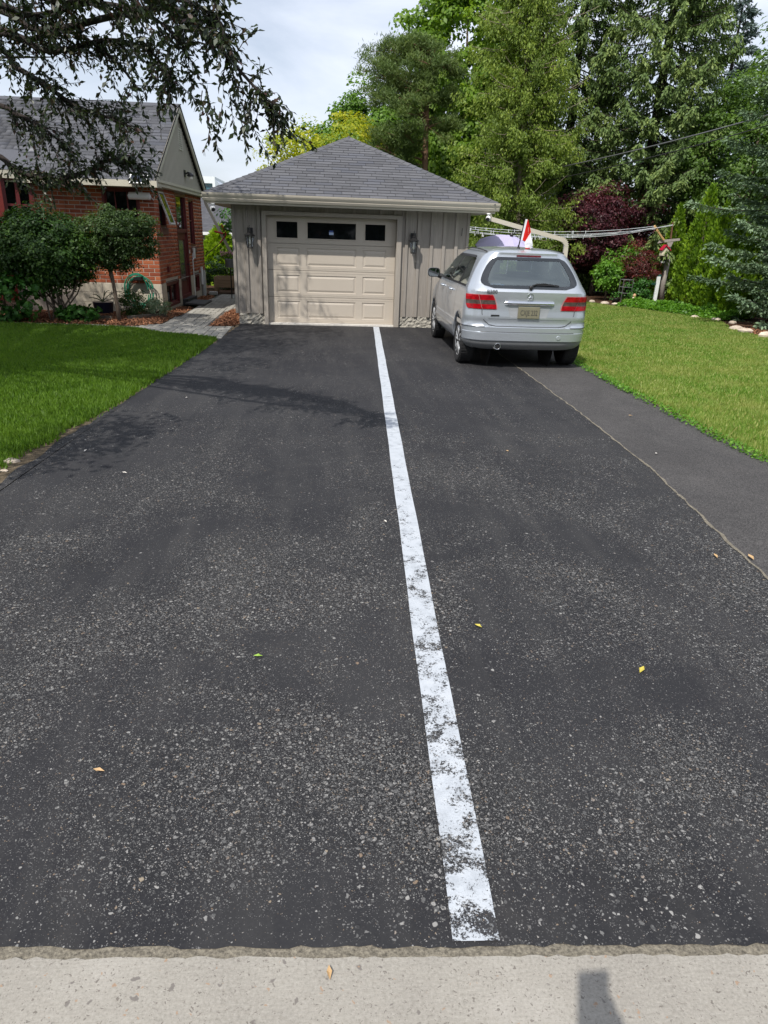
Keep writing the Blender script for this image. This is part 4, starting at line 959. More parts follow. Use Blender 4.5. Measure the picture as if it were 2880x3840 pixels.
def build_body():
    zz = []
    for a, b in zip(_z[:-1], _z[1:]):
        n = max(1, int((b-a)/0.022)); zz += [lerp(a, b, k/n) for k in range(n)]
    zz.append(_z[-1]); rows = [outline(z) for z in zz]; n = len(rows[0])
    V = []; 
    for sgn in (1, -1):
        for z, P in zip(zz, rows): V += [(sgn*x, y*KL, z) for x, y in P]
    F = []; H = len(zz)*n
    for s in (0, 1):
        for i in range(len(zz)-1):
            for j in range(n-1):
                q = [i*n+j, i*n+j+1, (i+1)*n+j+1, (i+1)*n+j]
                x = np.mean([abs(V[a][0]) for a in q]); y = np.mean([V[a][1] for a in q])/KL; z = np.mean([V[a][2] for a in q])
                if x > (0.6 if y > 0.5 else 0.83) and any((y-c)**2+(z-0.325)**2 < (WR)**2 for c in WHY): continue
                # glass openings
                if 1.10 < z < 1.47:
                    w = ip(z, _w)
                    rear = x < rear_x(z) and y < 0.6
                    front = y > ip(z, _f)-0.3 and x < w*0.88
                    side = x > w*0.9 and side_y0(z) < y < side_y1(z)
                    if rear or front or side: continue
                f = [a+s*H for a in q]; F.append(tuple(f[::-1]) if s else tuple(f))
    # roof lid and floor
    top = (len(zz)-1)*n
    F.append(tuple(range(top, top+n))+tuple(range(H+top+n-2, H+top, -1)))
    me = bpy.data.meshes.new('body'); me.from_pydata(V, [], F); me.update()
    import bmesh
    bm = bmesh.new(); bm.from_mesh(me); bmesh.ops.remove_doubles(bm, verts=bm.verts, dist=0.0008); bmesh.ops.recalc_face_normals(bm, faces=bm.faces); bm.to_mesh(me); bm.free()
    o = meshobj('body', me, M_CAR, car); autosmooth(o, 32); return o
def rear_x(z): return float(np.interp(z, [1.10, 1.13, 1.17, 1.25, 1.35, 1.43, 1.46, 1.47], [0.50, 0.585, 0.62, 0.60, 0.555, 0.50, 0.44, 0.38]))
def side_y0(z): return float(np.interp(z, [1.08, 1.15, 1.30, 1.42, 1.47], [0.52, 0.55, 0.70, 0.86, 1.02]))
def side_y1(z): return float(np.interp(z, [1.08, 1.2, 1.3, 1.4, 1.47], [3.15, 2.92, 2.75, 2.58, 2.40]))
body = build_body()
# glass
def rear_glass():
    Z = np.linspace(1.085, 1.475, 14)
    rg_ = lambda z: float(np.interp(z, [1.085, 1.10, 1.14, 1.18, 1.26, 1.36, 1.44, 1.475], [0.50, 0.60, 0.665, 0.678, 0.648, 0.588, 0.52, 0.43]))
    rows = [[surf(abs(t)*rg_(z), z, 0.006, 1 if t >= 0 else -1) for t in np.linspace(-1, 1, 25)] for z in Z]
    MB().grid(rows).build('rear_window', M_CGLS, car, smooth=True)
    bd = MB()     # black printed border
    for sgn in (1, -1):
        bd.grid([[surf(lerp(rg_(z)*0.88-0.02, rg_(z), k/4), z, 0.009, sgn) for k in range(5)] for z in Z])
    for z0, z1 in ((1.085, 1.122), (1.435, 1.475)):
        bd.grid([[surf(abs(t)*(rg_(z)*0.89), z, 0.0092, 1 if t >= 0 else -1) for t in np.linspace(-1, 1, 21)] for z in np.linspace(z0, z1, 3)])
    m, nt = newmat('printed glass border'); b = NB(nt); b.out(b.bsdf(b.ramp(b.noise(b.pos(), 4, 2), [(0.3, (0.02, 0.024, 0.028)), (0.8, (0.03, 0.034, 0.04))]), 0.08, 0, None, 0.6))
    bd.build('window_border', m, car, smooth=True)
rear_glass()
def side_windows():
    spl = [(0.0, 0.205, 'quarter_window'), (0.235, 0.56, 'rear_door_window'), (0.60, 1.0, 'front_door_window')]
    for sgn in (1, -1):
        for a, c, nm in spl:
            rows = []
            for z in np.linspace(1.09, 1.455, 9):
                y0, y1 = side_y0(z)-0.02, side_y1(z)+0.02
                rows.append([surf(u_of_y(lerp(y0, y1, lerp(a, c, k/8)), z), z, 0.003, sgn) for k in range(9)])
            MB().grid(rows).build(nm, M_CGLS, car, smooth=True)
        tr = MB()
        for a, c in ((0.205, 0.235), (0.56, 0.60)):
            tr.grid([[surf(u_of_y(lerp(side_y0(z)-0.02, side_y1(z)+0.02, t), z), z, 0.005, sgn) for t in (a, c)] for z in np.linspace(1.09, 1.455, 7)])
        for z0, z1 in ((1.075, 1.10), (1.445, 1.475)):
            tr.grid([[surf(u_of_y(lerp(side_y0(z), side_y1(z), t), z), z, 0.006, sgn) for t in np.linspace(-0.01, 1, 20)] for z in (z0, z1)])
        tr.build('window_trim', M_TRIMB, car)
side_windows()
ws = [[surf(0, 0)]*0 for _ in range(0)]
W_ = []
for z in np.linspace(1.05, 1.485, 9):
    f = ip(z, _f); w = ip(z, _w)*0.9; W_.append([(w*t, (f-0.02-0.22*abs(t)**2.4)*KL, z+0.004) for t in np.linspace(-1, 1, 15)])
MB().grid(W_).build('windshield', M_CGLS, car, smooth=True)
# rear lamps
def lamp_edge(z): return float(np.interp(z, [0.795, 0.82, 0.87, 0.95, 1.0, 1.018], [0.47, 0.45, 0.46, 0.49, 0.52, 0.55]))
def tail(sgn):
    t = None
    for (z0, z1, m) in ((0.812, 0.872, M_TAIL), (0.872, 0.926, M_SMOKE), (0.926, 0.994, M_TAIL)):
        for (a, c) in ((0.0, 0.46), (0.475, 1.0)):
            rows = []
            for z in np.linspace(z0, z1, 5):
                u0 = lamp_edge(z); u1 = float(np.interp(z, [0.795, 0.83, 0.9, 1.018], [0.82, 0.88, 0.91, 0.93]))
                rows.append([surf(lerp(u0, u1, lerp(a, c, k/8)), z, 0.012, sgn) for k in range(9)])
            o = MB().grid(rows).build('tail_lamp' if t is None else 'lens', m, car if t is None else t, smooth=True)
            if t is None: t = o
    rim = []
    for z in np.linspace(0.806, 1.0, 13):
        u0 = lamp_edge(min(max(z, 0.795), 1.018))-0.012; u1 = float(np.interp(z, [0.795, 0.83, 0.9, 1.018], [0.83, 0.89, 0.92, 0.94])); rim.append([surf(lerp(u0, u1, k/16), z, 0.006, sgn) for k in range(17)])
    MB().grid(rim).build('lamp_rim', mat('lamp rim', (0.45, 0.2, 0.2), 0.3, bump=0) if sgn < 0 else bpy.data.materials['lamp rim'], t, smooth=True)
    return t
tail(-1); tail(1)
MB().grid([[surf(abs(x), z, 0.012, 1 if x >= 0 else -1) for x in np.linspace(-0.17, 0.17, 9)] for z in (1.484, 1.505)]).build('brake_lamp', M_BRK3, car)
# tailgate seams (thin dark grooves) and bumper features
def strip(pts, w, off, m, nm, parent=car):
    mb = MB()
    for (a, b) in zip(pts[:-1], pts[1:]):
        (u0, z0), (u1, z1) = a, b; L = math.hypot(u1-u0, z1-z0); nx, nz = -(z1-z0)/L*w, (u1-u0)/L*w
        q = [(u0-nx, z0-nz), (u1-nx, z1-nz), (u1+nx, z1+nz), (u0+nx, z0+nz)]
        mb.quad(*[surf(abs(u), z, off, 1 if u >= 0 else -1) for u, z in q])
    return mb.build(nm, m, parent)
sidegate = [(0.64, 1.05), (0.655, 0.9), (0.645, 0.75), (0.61, 0.66), (0.54, 0.605), (0.45, 0.588)]
strip([(-u, z) for u, z in sidegate]+[(x, 0.586) for x in np.linspace(-0.44, 0.44, 12)]+sidegate[::-1], 0.004, 0.003, M_TRIMB, 'tailgate_seam')
strip([(x, 0.70+0.0*x) for x in np.linspace(-0.55, 0.55, 12)], 0.012, 0.004, M_CAR, 'tailgate_crease')
strip([(x, 0.513) for x in np.linspace(-0.66, 0.66, 18)], 0.0035, 0.004, M_TRIMB, 'bumper_groove')
for sgn in (-1, 1):
    rows = [[surf(lerp(0.60+0.04*(z-0.58)/0.06, 1.34, k/14), z, 0.014, sgn) for k in range(15)] for z in np.linspace(0.583, 0.640, 4)]
    MB().grid(rows).build('bumper_strip', M_CAR, car, smooth=True)
    strip([(sgn*lerp(0.6, 1.34, k/12), 0.580) for k in range(13)], 0.004, 0.010, M_TRIMB, 'strip_gap')
MB().grid([[surf(abs(x), z, 0.004, 1 if x >= 0 else -1) for x in np.linspace(-1.1, 1.1, 31)] for z in np.linspace(0.285, 0.392, 4)]).build('bumper_skirt', M_GREYP, car, smooth=True)
# licence plate recess, plate, handle
def rearpt(x, z, off=0.0): return surf(abs(x), z, off, 1 if x >= 0 else -1)
rec = MB()
MB().grid([[rearpt(x, z, 0.004) for x in np.linspace(-0.30-0.12*(0.86-z)/0.16*-0.4, 0.30+0.12*(0.86-z)/0.16*-0.4, 9)] for z in np.linspace(0.705, 0.865, 5)]).build('plate_recess', mat('recess silver', (0.42, 0.435, 0.45), 0.4, 0.5, bump=0), car)
hb_ = MB(); yb = rearpt(0, 0.9)[1]
prof = [(0, 0.868), (-0.03, 0.872), (-0.042, 0.89), (-0.036, 0.915), (-0.012, 0.928), (0, 0.928)]
G_ = [[(x, rearpt(x, 0.9)[1]+dy*(1 if abs(x) < 0.32 else 0.5), z) for dy, z in prof] for x in np.linspace(-0.34, 0.34, 15)]
hb_.grid(G_).build('handle_bar', M_CHROME, car, smooth=True)
M_PLATE = mat('weathered plate', (0.19, 0.178, 0.12), 0.5, var=0.12, scale=9, bump=0.05)
py = rearpt(0, 0.78)[1]
pl = MB().bbox(-0.155, 0.145, py-0.03, py-0.012, 0.70, 0.852, 0.004).build('licence_plate', M_PLATE, car)
def text(s, size, loc, m, name, parent, extrude=0.001, bold=0.0, sx=1.0):
    cu = bpy.data.curves.new(name, 'FONT'); cu.body = s; cu.size = size; cu.align_x = 'CENTER'; cu.align_y = 'CENTER'; cu.extrude = extrude; cu.offset = bold
    o = bpy.data.objects.new(name, cu); COL.objects.link(o); bpy.context.view_layer.update()
    me = bpy.data.meshes.new_from_object(o); bpy.data.objects.remove(o)
    me.transform(Matrix.Rotation(PI/2, 4, 'X') @ Matrix.Diagonal((sx, 1, 1, 1))); me.materials.append(m)
    ob = bpy.data.objects.new(name, me); ob.location = loc; return link(ob, parent)
text('CXJE 232', 0.098, (-0.005, py-0.0315, 0.772), mat('plate ink', (0.06, 0.062, 0.055), 0.6, var=0.2, scale=20, bump=0), 'plate_text', pl, sx=0.62)
text('B200', 0.062, (-0.53, rearpt(0.53, 1.035)[1]-0.007, 1.037), mat('badge grey', (0.12, 0.123, 0.128), 0.4, 0.3, bump=0), 'badge_text', car, 0.003, 0.001, sx=1.15)
bd_ = MB()
for k, wd in enumerate((0.012, 0.02, 0.014, 0.034, 0.026)): bd_.box(-0.52+sum((0.012, 0.02, 0.014, 0.034, 0.026)[:k])+0.002*k, -0.52+sum((0.012, 0.02, 0.014, 0.034, 0.026)[:k+1])+0.002*k, rearpt(0.47, 0.73)[1]-0.012, rearpt(0.47, 0.73)[1]+0.004, 0.722, 0.738)
bd_.build('dealer_badge', M_TRIMB, car)
# three pointed star in a ring
ey = rearpt(0, 0.985)[1]-0.008; em = MB()
R_ = []
for k in range(24):
    a = 2*PI*k/24; R_.append([(math.cos(a)*(0.042+0.004*math.cos(b)), ey-0.004*math.sin(b), 0.985+math.sin(a)*(0.042+0.004*math.cos(b))) for b in np.linspace(0, 2*PI, 7)])
R_.append(R_[0]); em.grid(R_)
for k in range(3):
    a = PI/2+2*PI*k/3; d = (math.cos(a), math.sin(a)); p = (-d[1], d[0]); em.add([(0.0, ey-0.007, 0.985), (p[0]*0.008+d[0]*0.005, ey, 0.985+p[1]*0.008+d[1]*0.005), (d[0]*0.04, ey-0.002, 0.985+d[1]*0.04), (-p[0]*0.008+d[0]*0.005, ey, 0.985-p[1]*0.008+d[1]*0.005)], [(0, 1, 2), (0, 2, 3)])
em.build('emblem', M_CHROME, car)
# wiper
wp = MB(); wy = lambda x, z: rearpt(x, z, 0.03)
wp.tube([wy(0.0, 1.105), wy(0.03, 1.125), wy(0.09, 1.145), wy(0.2, 1.15), wy(0.39, 1.135)], [0.016, 0.014, 0.012, 0.010, 0.005], 6); wp.tube([wy(0.08, 1.135), wy(0.25, 1.135), wy(0.40, 1.128)], 0.007, 5); wp.build('wiper', M_TRIMB, car)
MB().lathe([(0.03, 0), (0.028, 0.02), (0.016, 0.03)], (0, 0, 0), 12, M=Matrix.Translation(wy(0.0, 1.10)) @ Matrix.Rotation(PI/2, 4, 'X')).build('wiper_hub', M_TRIMB, car)
# exhaust
MB().lathe([(0.042, 0.0), (0.046, -0.012), (0.043, -0.018), (0.036, -0.014), (0.035, 0.14), (0.042, 0.14)], (-0.40, 0.045, 0.318), 18, axis='y').build('exhaust', M_CHROME, car, smooth=True)
MB().lathe([(0.06, 0.02), (0.055, 0.012), (0.045, 0.03), (0.0445, 0.1)], (-0.40, 0.055, 0.325), 18, axis='y').build('exhaust_cutout', M_GREYP, car, smooth=True)
MB().lathe([(0.03, 0.0), (0.03, 0.004), (0.026, 0.006)], (0, 0, 0), 14, M=Matrix.Translation(rearpt(0.44, 0.45, 0.001)) @ Matrix.Rotation(PI/2, 4, 'X')).build('tow_cover', M_CAR, car)
MB().lathe([(0.0355, -0.011), (0.0354, -0.009)], (-0.40, 0.045, 0.318), 18, axis='y').build('exhaust_bore', M_DARK, car)
# underbody
ub = MB().box(-0.70, 0.70, 0.2, 3.80, 0.265, 0.36); ub.build('underbody', M_DARK, car)
MB().box(-0.62, 0.62, 0.55*1, 3.3, 0.42, 0.46).build('cabin_floor', M_DARK, car)
# sills and side details
for sgn in (-1, 1):
    MB().grid([[surf(u_of_y(lerp(1.10, 3.0, k/14), z), z, 0.012, sgn) for k in range(15)] for z in (0.245, 0.275, 0.31)]).build('sill', M_CAR, car, smooth=True)
    for yy in (1.12, 2.02, 3.02):
        strip_pts = [(sgn*u_of_y(yy+0.12*max(0, (z-0.55))*(-1 if yy < 1.5 else 0), z), z) for z in np.linspace(0.32 if yy > 1.5 else 0.66, 1.07, 9)]
        strip(strip_pts, 0.004, 0.002, M_TRIMB, 'door_seam')
    strip([(sgn*u_of_y(lerp(1.12, 3.0, k/10), 0.50), 0.50) for k in range(11)], 0.022, 0.008, M_CAR, 'side_moulding')
    strip([(sgn*u_of_y(lerp(1.12, 3.0, k/10), 0.476), 0.476) for k in range(11)], 0.003, 0.004, M_TRIMB, 'moulding_shadow')
    for yy in (1.45, 2.35):
        a = surf(u_of_y(yy, 0.97), 0.97, 0.035, sgn); c = surf(u_of_y(yy+0.2, 0.975), 0.975, 0.035, sgn); a0 = surf(u_of_y(yy-0.01, 0.97), 0.97, 0.0, sgn); c0 = surf(u_of_y(yy+0.21, 0.975), 0.975, 0.0, sgn)
        MB().tube([a0, a, c, c0], 0.013, 8).build('door_handle', M_CAR, car, smooth=True)
    # mirror
    bx = surf(u_of_y(2.98, 1.08), 1.08, 0.0, sgn); mx_, my_, mz_ = bx[0]+sgn*0.14, bx[1]-0.02, 1.135
    mr_ = MB()
    prof = [(0.02, -0.10), (0.085, -0.085), (0.105, -0.04), (0.108, 0.0), (0.104, 0.012)]
    mr_.add([], [])
    V = []; 
    for (rr_, yo) in prof:
        for k in range(14):
            a = 2*PI*k/14; cx = abs(math.cos(a))**0.6*math.copysign(1, math.cos(a)); cz = abs(math.sin(a))**0.6*math.copysign(1, math.sin(a)); V.append((mx_+cx*rr_*1.0, my_-yo, mz_+cz*rr_*0.72))
    F = [(i*14+k, i*14+(k+1) % 14, (i+1)*14+(k+1) % 14, (i+1)*14+k) for i in range(4) for k in range(14)]+[tuple(range(14))]
    mr = MB().add(V, F).build('side_mirror', M_CAR, car, smooth=True)
    MB().add([(v[0]*1.0, my_-0.0125, v[2]) for v in V[-14:]], [tuple(range(14))]).build('mirror_rim', M_TRIMB, mr)
    MB().add([(mx_+(v[0]-mx_)*0.86, my_-0.0145, mz_+(v[2]-mz_)*0.86) for v in V[-14:]], [tuple(range(14))]).build('mirror_glass', mat('mirror', (0.8, 0.82, 0.84), 0.02, 1.0, var=0, bump=0) if sgn < 0 else bpy.data.materials['mirror'], mr)
    MB().tube([(bx[0]-sgn*0.01, bx[1]+0.01, 1.07), (mx_-sgn*0.05, my_+0.03, 1.10)], [0.045, 0.035], 8).build('mirror_arm', M_TRIMB, mr)
    # arch lips
    for wy_ in WHY:
        pts = []
        for k in range(25):
            a = -0.12*PI+(0.99 if wy_ < 1 else 1.24)*PI*k/24; pts.append((wy_+math.cos(a)*WR, 0.325+math.sin(a)*WR))
        rows = [[], []]
        for (y, z) in pts:
            z = max(z, 0.20); rows[0].append(surf(u_of_y(y, z), z, 0.006, sgn)); y2, z2 = wy_+(y-wy_)*1.12, 0.325+(z-0.325)*1.12; rows[1].append(surf(u_of_y(y2, max(z2, 0.2)), max(z2, 0.2), 0.004, sgn))
        rows.insert(0, [(p[0]-sgn*0.07, p[1], p[2]) for p in rows[0]])
        MB().grid(rows).build('wheel_arch', M_CAR, car, smooth=True)
        V = [(sgn*0.45, wy_*KL+math.cos(2*PI*k/20)*0.40, 0.325+math.sin(2*PI*k/20)*0.40) for k in range(20)]
        MB().add(V+[(sgn*0.80, v[1], v[2]) for v in V[:11]], [tuple(range(20))]+[(k, k+1, k+21, k+20) for k in range(10)]).build('wheel_well', M_DARK, car)
# roof rails and bars
for sgn in (-1, 1):
    MB().tube([(sgn*0.545, y*KL, 1.535+0.03*math.sin(PI*(y-0.55)/2.0)) for y in np.linspace(0.6, 2.4, 9)], 0.009, 6).build('roof_seam', M_TRIMB, car)
# wheels
def wheel_meshes():
    t = MB(); R = 0.316; prof = [(0.205, -0.085), (0.235, -0.098), (0.275, -0.103), (0.300, -0.097), (0.312, -0.082), (0.316, -0.05), (0.316, 0.05), (0.312, 0.082), (0.300, 0.097), (0.275, 0.103), (0.235, 0.098), (0.205, 0.085)]
    t.lathe(prof, (0, 0, 0), 40, axis='x'); tm = t.mesh('tyre', True); tm.materials.append(M_RUB)
    tg = MB()
    for k in range(46):
        a = 2*PI*k/46
        for s in (-1, 1):
            M = Matrix.Rotation(a, 4, 'X'); tg.box(s*0.022 if s > 0 else -0.088, 0.088 if s > 0 else -0.022, -0.006, 0.006, 0.312, 0.3185, M)
    gm = tg.mesh('tread'); gm.materials.append(M_RUB)
    r = MB(); r.lathe([(0.214, -0.08), (0.216, -0.088), (0.205, -0.09), (0.196, -0.07), (0.19, 0.0), (0.19, 0.08)], (0, 0, 0), 36, axis='x'); r.lathe([(0.06, -0.066), (0.055, -0.078), (0.03, -0.082), (0.01, -0.082)], (0, 0, 0), 18, axis='x')
    for k in range(5):
        for dd in (-0.13, 0.13):
            a = 2*PI*k/5+dd; a2 = 2*PI*k/5+dd*1.7; p0 = Vector((-0.068, math.cos(a)*0.04, math.sin(a)*0.04)); p1 = Vector((-0.078, math.cos(a2)*0.2, math.sin(a2)*0.2)); r.tube([p0, (p0+p1)/2+Vector((-0.006, 0, 0)), p1], [0.024, 0.017, 0.019], 6)
    rm = r.mesh('rim', True); rm.materials.append(M_ALLOY)
    d = MB().lathe([(0.19, -0.005), (0.188, 0.0), (0.01, 0.002)], (0, 0, 0), 24, axis='x'); dm = d.mesh('brake_disc'); dm.materials.append(M_DARK)
    return tm, gm, rm, dm
tm, gm, rm, dm = wheel_meshes()
for wy_ in WHY:
    for sgn in (-1, 1):
        rot = (0.4*wy_, 0, 0 if sgn < 0 else PI)
        w = inst('wheel', tm, (sgn*0.765, wy_*KL, 0.317), car, rot)
        for nm, me in (('tread', gm), ('rim', rm), ('brake_disc', dm)):
            o = bpy.data.objects.new(nm, me); COL.objects.link(o); o.parent = w
# interior
M_SEAT = mat('dark seat cloth', (0.07, 0.072, 0.076), 0.9, var=0.2, scale=20, bump=0.2)
def seat(x, y, w, hr):
    s = MB().bbox(x-w/2, x+w/2, y-0.02, y+0.50, 0.46, 0.66, 0.03); M = Matrix.Translation((x, y, 0.62)) @ Matrix.Rotation(math.radians(12), 4, 'X'); s.bbox(-w/2, w/2, -0.10, 0.06, 0, 0.60, 0.04, M)
    o = s.build('seat', M_SEAT, car)
    for hx in hr: MB().bbox(hx-0.11, hx+0.11, -0.09, 0.03, 0.64, 0.84, 0.035, M=Matrix.Translation((x, y-0.02, 0.62)) @ Matrix.Rotation(math.radians(10), 4, 'X')).build('headrest', M_SEAT, o)
seat(-0.36, 2.05, 0.5, (0.0,)); seat(0.36, 2.05, 0.5, (0.0,)); seat(0.0, 1.15, 1.2, (-0.36, 0.36))
MB().bbox(-0.65, 0.65, 2.62, 2.95, 0.75, 1.03, 0.05).build('dashboard', M_SEAT, car)
MB().box(-0.55, 0.55, 0.42, 1.05, 0.98, 1.0).build('parcel_shelf', M_SEAT, car)
MB().bbox(-0.10, 0.10, 2.22, 2.24, 1.33, 1.39, 0.01).build('interior_mirror', M_TRIMB, car)
CAR_P = Vector((2.86, 9.47, 0.004)); CAR_R = math.radians(-0.9)
bx_ = empty('tissue_box', (0, 0, 0), 'blue box lying behind the rear window of the silver car', 'box')
MB().bbox(-0.47, -0.25, 0.56, 0.70, 1.001, 1.10, 0.008).build('carton', mat('blue carton', (0.06, 0.22, 0.55), 0.6, bump=0), bx_); MB().box(-0.42, -0.30, 0.60, 0.66, 1.1005, 1.115).build('flap', mat('pale blue flap', (0.35, 0.5, 0.75), 0.6, bump=0), bx_)
car.location = CAR_P; car.rotation_euler = (0, 0, CAR_R); bx_.location = CAR_P; bx_.rotation_euler = (0, 0, CAR_R)
# aerial and car flag
def cw(x, y, z): return tuple(CAR_P+Vector((x, y, z)))
fg = empty('car_flag', cw(-0.08, 0.62, 1.57), 'small red and white flag on a black aerial on the car roof', 'flag')
MB().lathe([(0.05, 1.545), (0.035, 1.567), (0.016, 1.60), (0.010, 1.63)], cw(-0.07, 0.66, 0), 10).build('aerial_foot', M_TRIMB, fg)
MB().tube([cw(-0.07, 0.66, 1.60), cw(-0.03, 0.60, 1.97)], [0.009, 0.006], 6).build('aerial', M_TRIMB, fg)
M_FW = leafmat('white flag cloth', [(0, (0.78, 0.78, 0.80)), (1, (0.80, 0.80, 0.82))], 0.25, 0.8, 0.1, tcol=(1, 1, 1)); M_FRd = leafmat('red flag cloth', [(0, (0.62, 0.02, 0.015)), (1, (0.66, 0.025, 0.02))], 0.25, 0.8, 0.1, tcol=(1, 1, 1))
def cloth(pl, pr, n, m, nm, amp=0.02, ph=0.0):
    # surface between two polylines
    rows = []
    for i in range(9):
        t = i/8; k = t*(len(pl)-1); j = min(int(k), len(pl)-2); a = Vector(pl[j]).lerp(Vector(pl[j+1]), k-j); b = Vector(pr[j]).lerp(Vector(pr[j+1]), k-j)
        row = []
        for q in range(n+1):
            s = q/n; p = a.lerp(b, s); p.y += amp*math.sin(s*PI*2+t*3+ph)*s; row.append(cw(*p))
        rows.append(row)
    MB().grid(rows).build(nm, m, fg, smooth=True)
top = (-0.028, 0.60, 1.965); bot = (-0.060, 0.645, 1.70)
s_t, s_b = (0.0, 0.585, 1.963), (-0.03, 0.63, 1.695)
cloth([top, bot], [s_t, s_b], 3, M_FW, 'sleeve', 0.0)
r_t, r_b = (0.045, 0.57, 1.83), (0.035, 0.60, 1.665)
cloth([s_t, s_b], [(0.012, 0.585, 1.955), (0.05, 0.60, 1.665)], 4, M_FRd, 'red_band', 0.012)
cloth([(0.012, 0.585, 1.955), (0.05, 0.60, 1.665)], [(0.058, 0.56, 1.80), (0.06, 0.60, 1.66)], 4, M_FRd, 'red_band', 0.01)
cloth([(0.058, 0.56, 1.80), (0.0, 0.62, 1.668)], [(0.10, 0.55, 1.62), (0.01, 0.60, 1.60)], 5, M_FW, 'white_band', 0.02)
cloth([(0.0, 0.618, 1.665), (0.01, 0.61, 1.60)], [(0.10, 0.548, 1.64), (0.085, 0.56, 1.59)], 5, M_FW, 'white_band', 0.015)
cloth([(0.008, 0.615, 1.602), (0.02, 0.60, 1.585)], [(0.085, 0.57, 1.60), (0.06, 0.58, 1.585)], 4, M_FRd, 'red_band', 0.01)
# ------------------------------------------------------------------ vegetation helpers
def unit(a): return a/np.maximum(np.linalg.norm(a, axis=-1, keepdims=True), 1e-9)
def leaves_mesh(name, P, T, N, L, W, rnd, fold=0.12):
    """rhombic leaves: base P, axis T, normal N, length L, width W (arrays)"""
    P = np.asarray(P); n = len(P); T = unit(T); B = unit(np.cross(N, T)); N2 = np.cross(T, B)
    L = np.broadcast_to(L, (n,))[:, None]; W = np.broadcast_to(W, (n,))[:, None]
    V = np.empty((n, 4, 3)); V[:, 0] = P; V[:, 1] = P+T*L*0.48+B*W*0.5+N2*L*fold; V[:, 2] = P+T*L; V[:, 3] = P+T*L*0.48-B*W*0.5+N2*L*fold
    return fastmesh(name, V.reshape(-1, 3), np.arange(4*n).reshape(-1, 4), rnd)
def rand_unit(r, n): return unit(r.normal(size=(n, 3)))
def clumped(r, C, R, per):
    """leaf points on lumpy clump shells; C (k,3) centres, R (k,) radii"""
    k = len(C); d = rand_unit(r, k*per); d[:, 2] = np.where(r.random(k*per) < 0.62, np.abs(d[:, 2]), d[:, 2])
    rad = np.repeat(R, per)*(0.35+0.65*r.random(k*per)**0.45)
    sq = np.c_[rad, rad, rad*0.72]
    return np.repeat(C, per, axis=0)+d*sq, d
def ellipsoid_pts(r, c, rad, n, shell=0.45, lump=0.18, seed=0):
    d = rand_unit(r, n); k = shell+(1-shell)*r.random(n)**0.6
    ph = np.sin(d[:, 0]*4.1+seed)+np.sin(d[:, 1]*5.3+seed*2)+np.sin(d[:, 2]*4.7+seed*3)
    return np.asarray(c)+d*np.asarray(rad)*(k*(1+lump*ph/1.5))[:, None]
def quadbez(a, b, c, n=7):
    a, b, c = np.asarray(a, float), np.asarray(b, float), np.asarray(c, float); t = np.linspace(0, 1, n)[:, None]
    return (1-t)**2*a+2*t*(1-t)*b+t*t*c
M_BARK = mat('grey bark', (0.13, 0.10, 0.075), 0.95, var=0.35, scale=9, stretch=(1, 1, 0.25), bump=0.8, bscale=30, bdist=0.02)
M_BARKD = mat('dark bark', (0.055, 0.043, 0.035), 0.95, var=0.35, scale=12, bump=0.8, bscale=40, bdist=0.01)
M_BARKP = mat('orange pine bark', (0.20, 0.115, 0.07), 0.95, var=0.3, scale=8, stretch=(1, 1, 0.3), bump=0.8, bscale=25, bdist=0.02)
M_BARKL = mat('pale branch bark', (0.30, 0.24, 0.19), 0.95, var=0.25, scale=12, bump=0.5)
def broadleaf(name, base, crown_c, crown_r, nclump, clump_r, per, leaf, seed, m, label, cat='tree', group=None, trunk_r=0.16, bark=None, limbs=9, droop=0.0, shell=0.5, lump=0.2, extra=None, wid=0.62, zmin=None, upright=0.35):
    r = np.random.default_rng(seed); rn = random.Random(seed); bark = bark or M_BARK
    t = empty(name, base, label, cat, group)
    C = ellipsoid_pts(r, crown_c, crown_r, nclump, shell, lump, seed)
    if extra is not None: C = np.vstack([C, extra])
    if zmin is not None: C = C[C[:, 2] > zmin]
    R = clump_r*(0.6+0.8*r.random(len(C)))
    P, d = clumped(r, C, R, per); n = len(P)
    out = unit(P-np.asarray(crown_c))
    N = unit(d*0.7+out*0.5+np.array([0, 0, upright])+r.normal(size=(n, 3))*0.45); T = unit(np.cross(N, rand_unit(r, n))+np.array([0, 0, -droop]))
    L = leaf*(0.65+0.7*r.random(n))
    rnd = np.clip(np.repeat(r.random(len(C)), per)*0.45+r.random(n)*0.55, 0, 1)
    me = leaves_mesh('crown', P, T, N, L, L*wid, rnd); meshobj('crown', me, m, t)
    mb = MB(); cc = np.asarray(crown_c); fork = np.array([base[0], base[1], base[2]+max(0.25*(cc[2]-base[2]), cc[2]-crown_r[2]*0.8-base[2])])
    mb.tube([base, tuple((np.asarray(base)+fork)/2+np.array([trunk_r*0.3, 0, 0])), tuple(fork)], [trunk_r*1.15, trunk_r, trunk_r*0.85], 10)
    mb.tube([tuple(p) for p in quadbez(fork, fork*0.5+cc*0.5+np.array([trunk_r, 0, 0]), cc+np.array([0, 0, crown_r[2]*0.6]))], list(np.linspace(trunk_r*0.8, trunk_r*0.15, 7)), 8)
    for k in range(limbs):
        q = C[rn.randrange(len(C))]; s = fork*(1-rn.random()*0.5)+cc*(rn.random()*0.5); mid = (s+q)/2+np.array([0, 0, 0.12*np.linalg.norm(q-s)])
        s = fork+(cc-fork)*rn.random()*0.7
        mb.tube([tuple(p) for p in quadbez(s, (s+q)/2+np.array([0, 0, 0.1*np.linalg.norm(q-s)]), q)], list(np.linspace(trunk_r*0.42, trunk_r*0.06, 7)), 6)
    mb.build('trunk', bark, t, smooth=True)
    return t
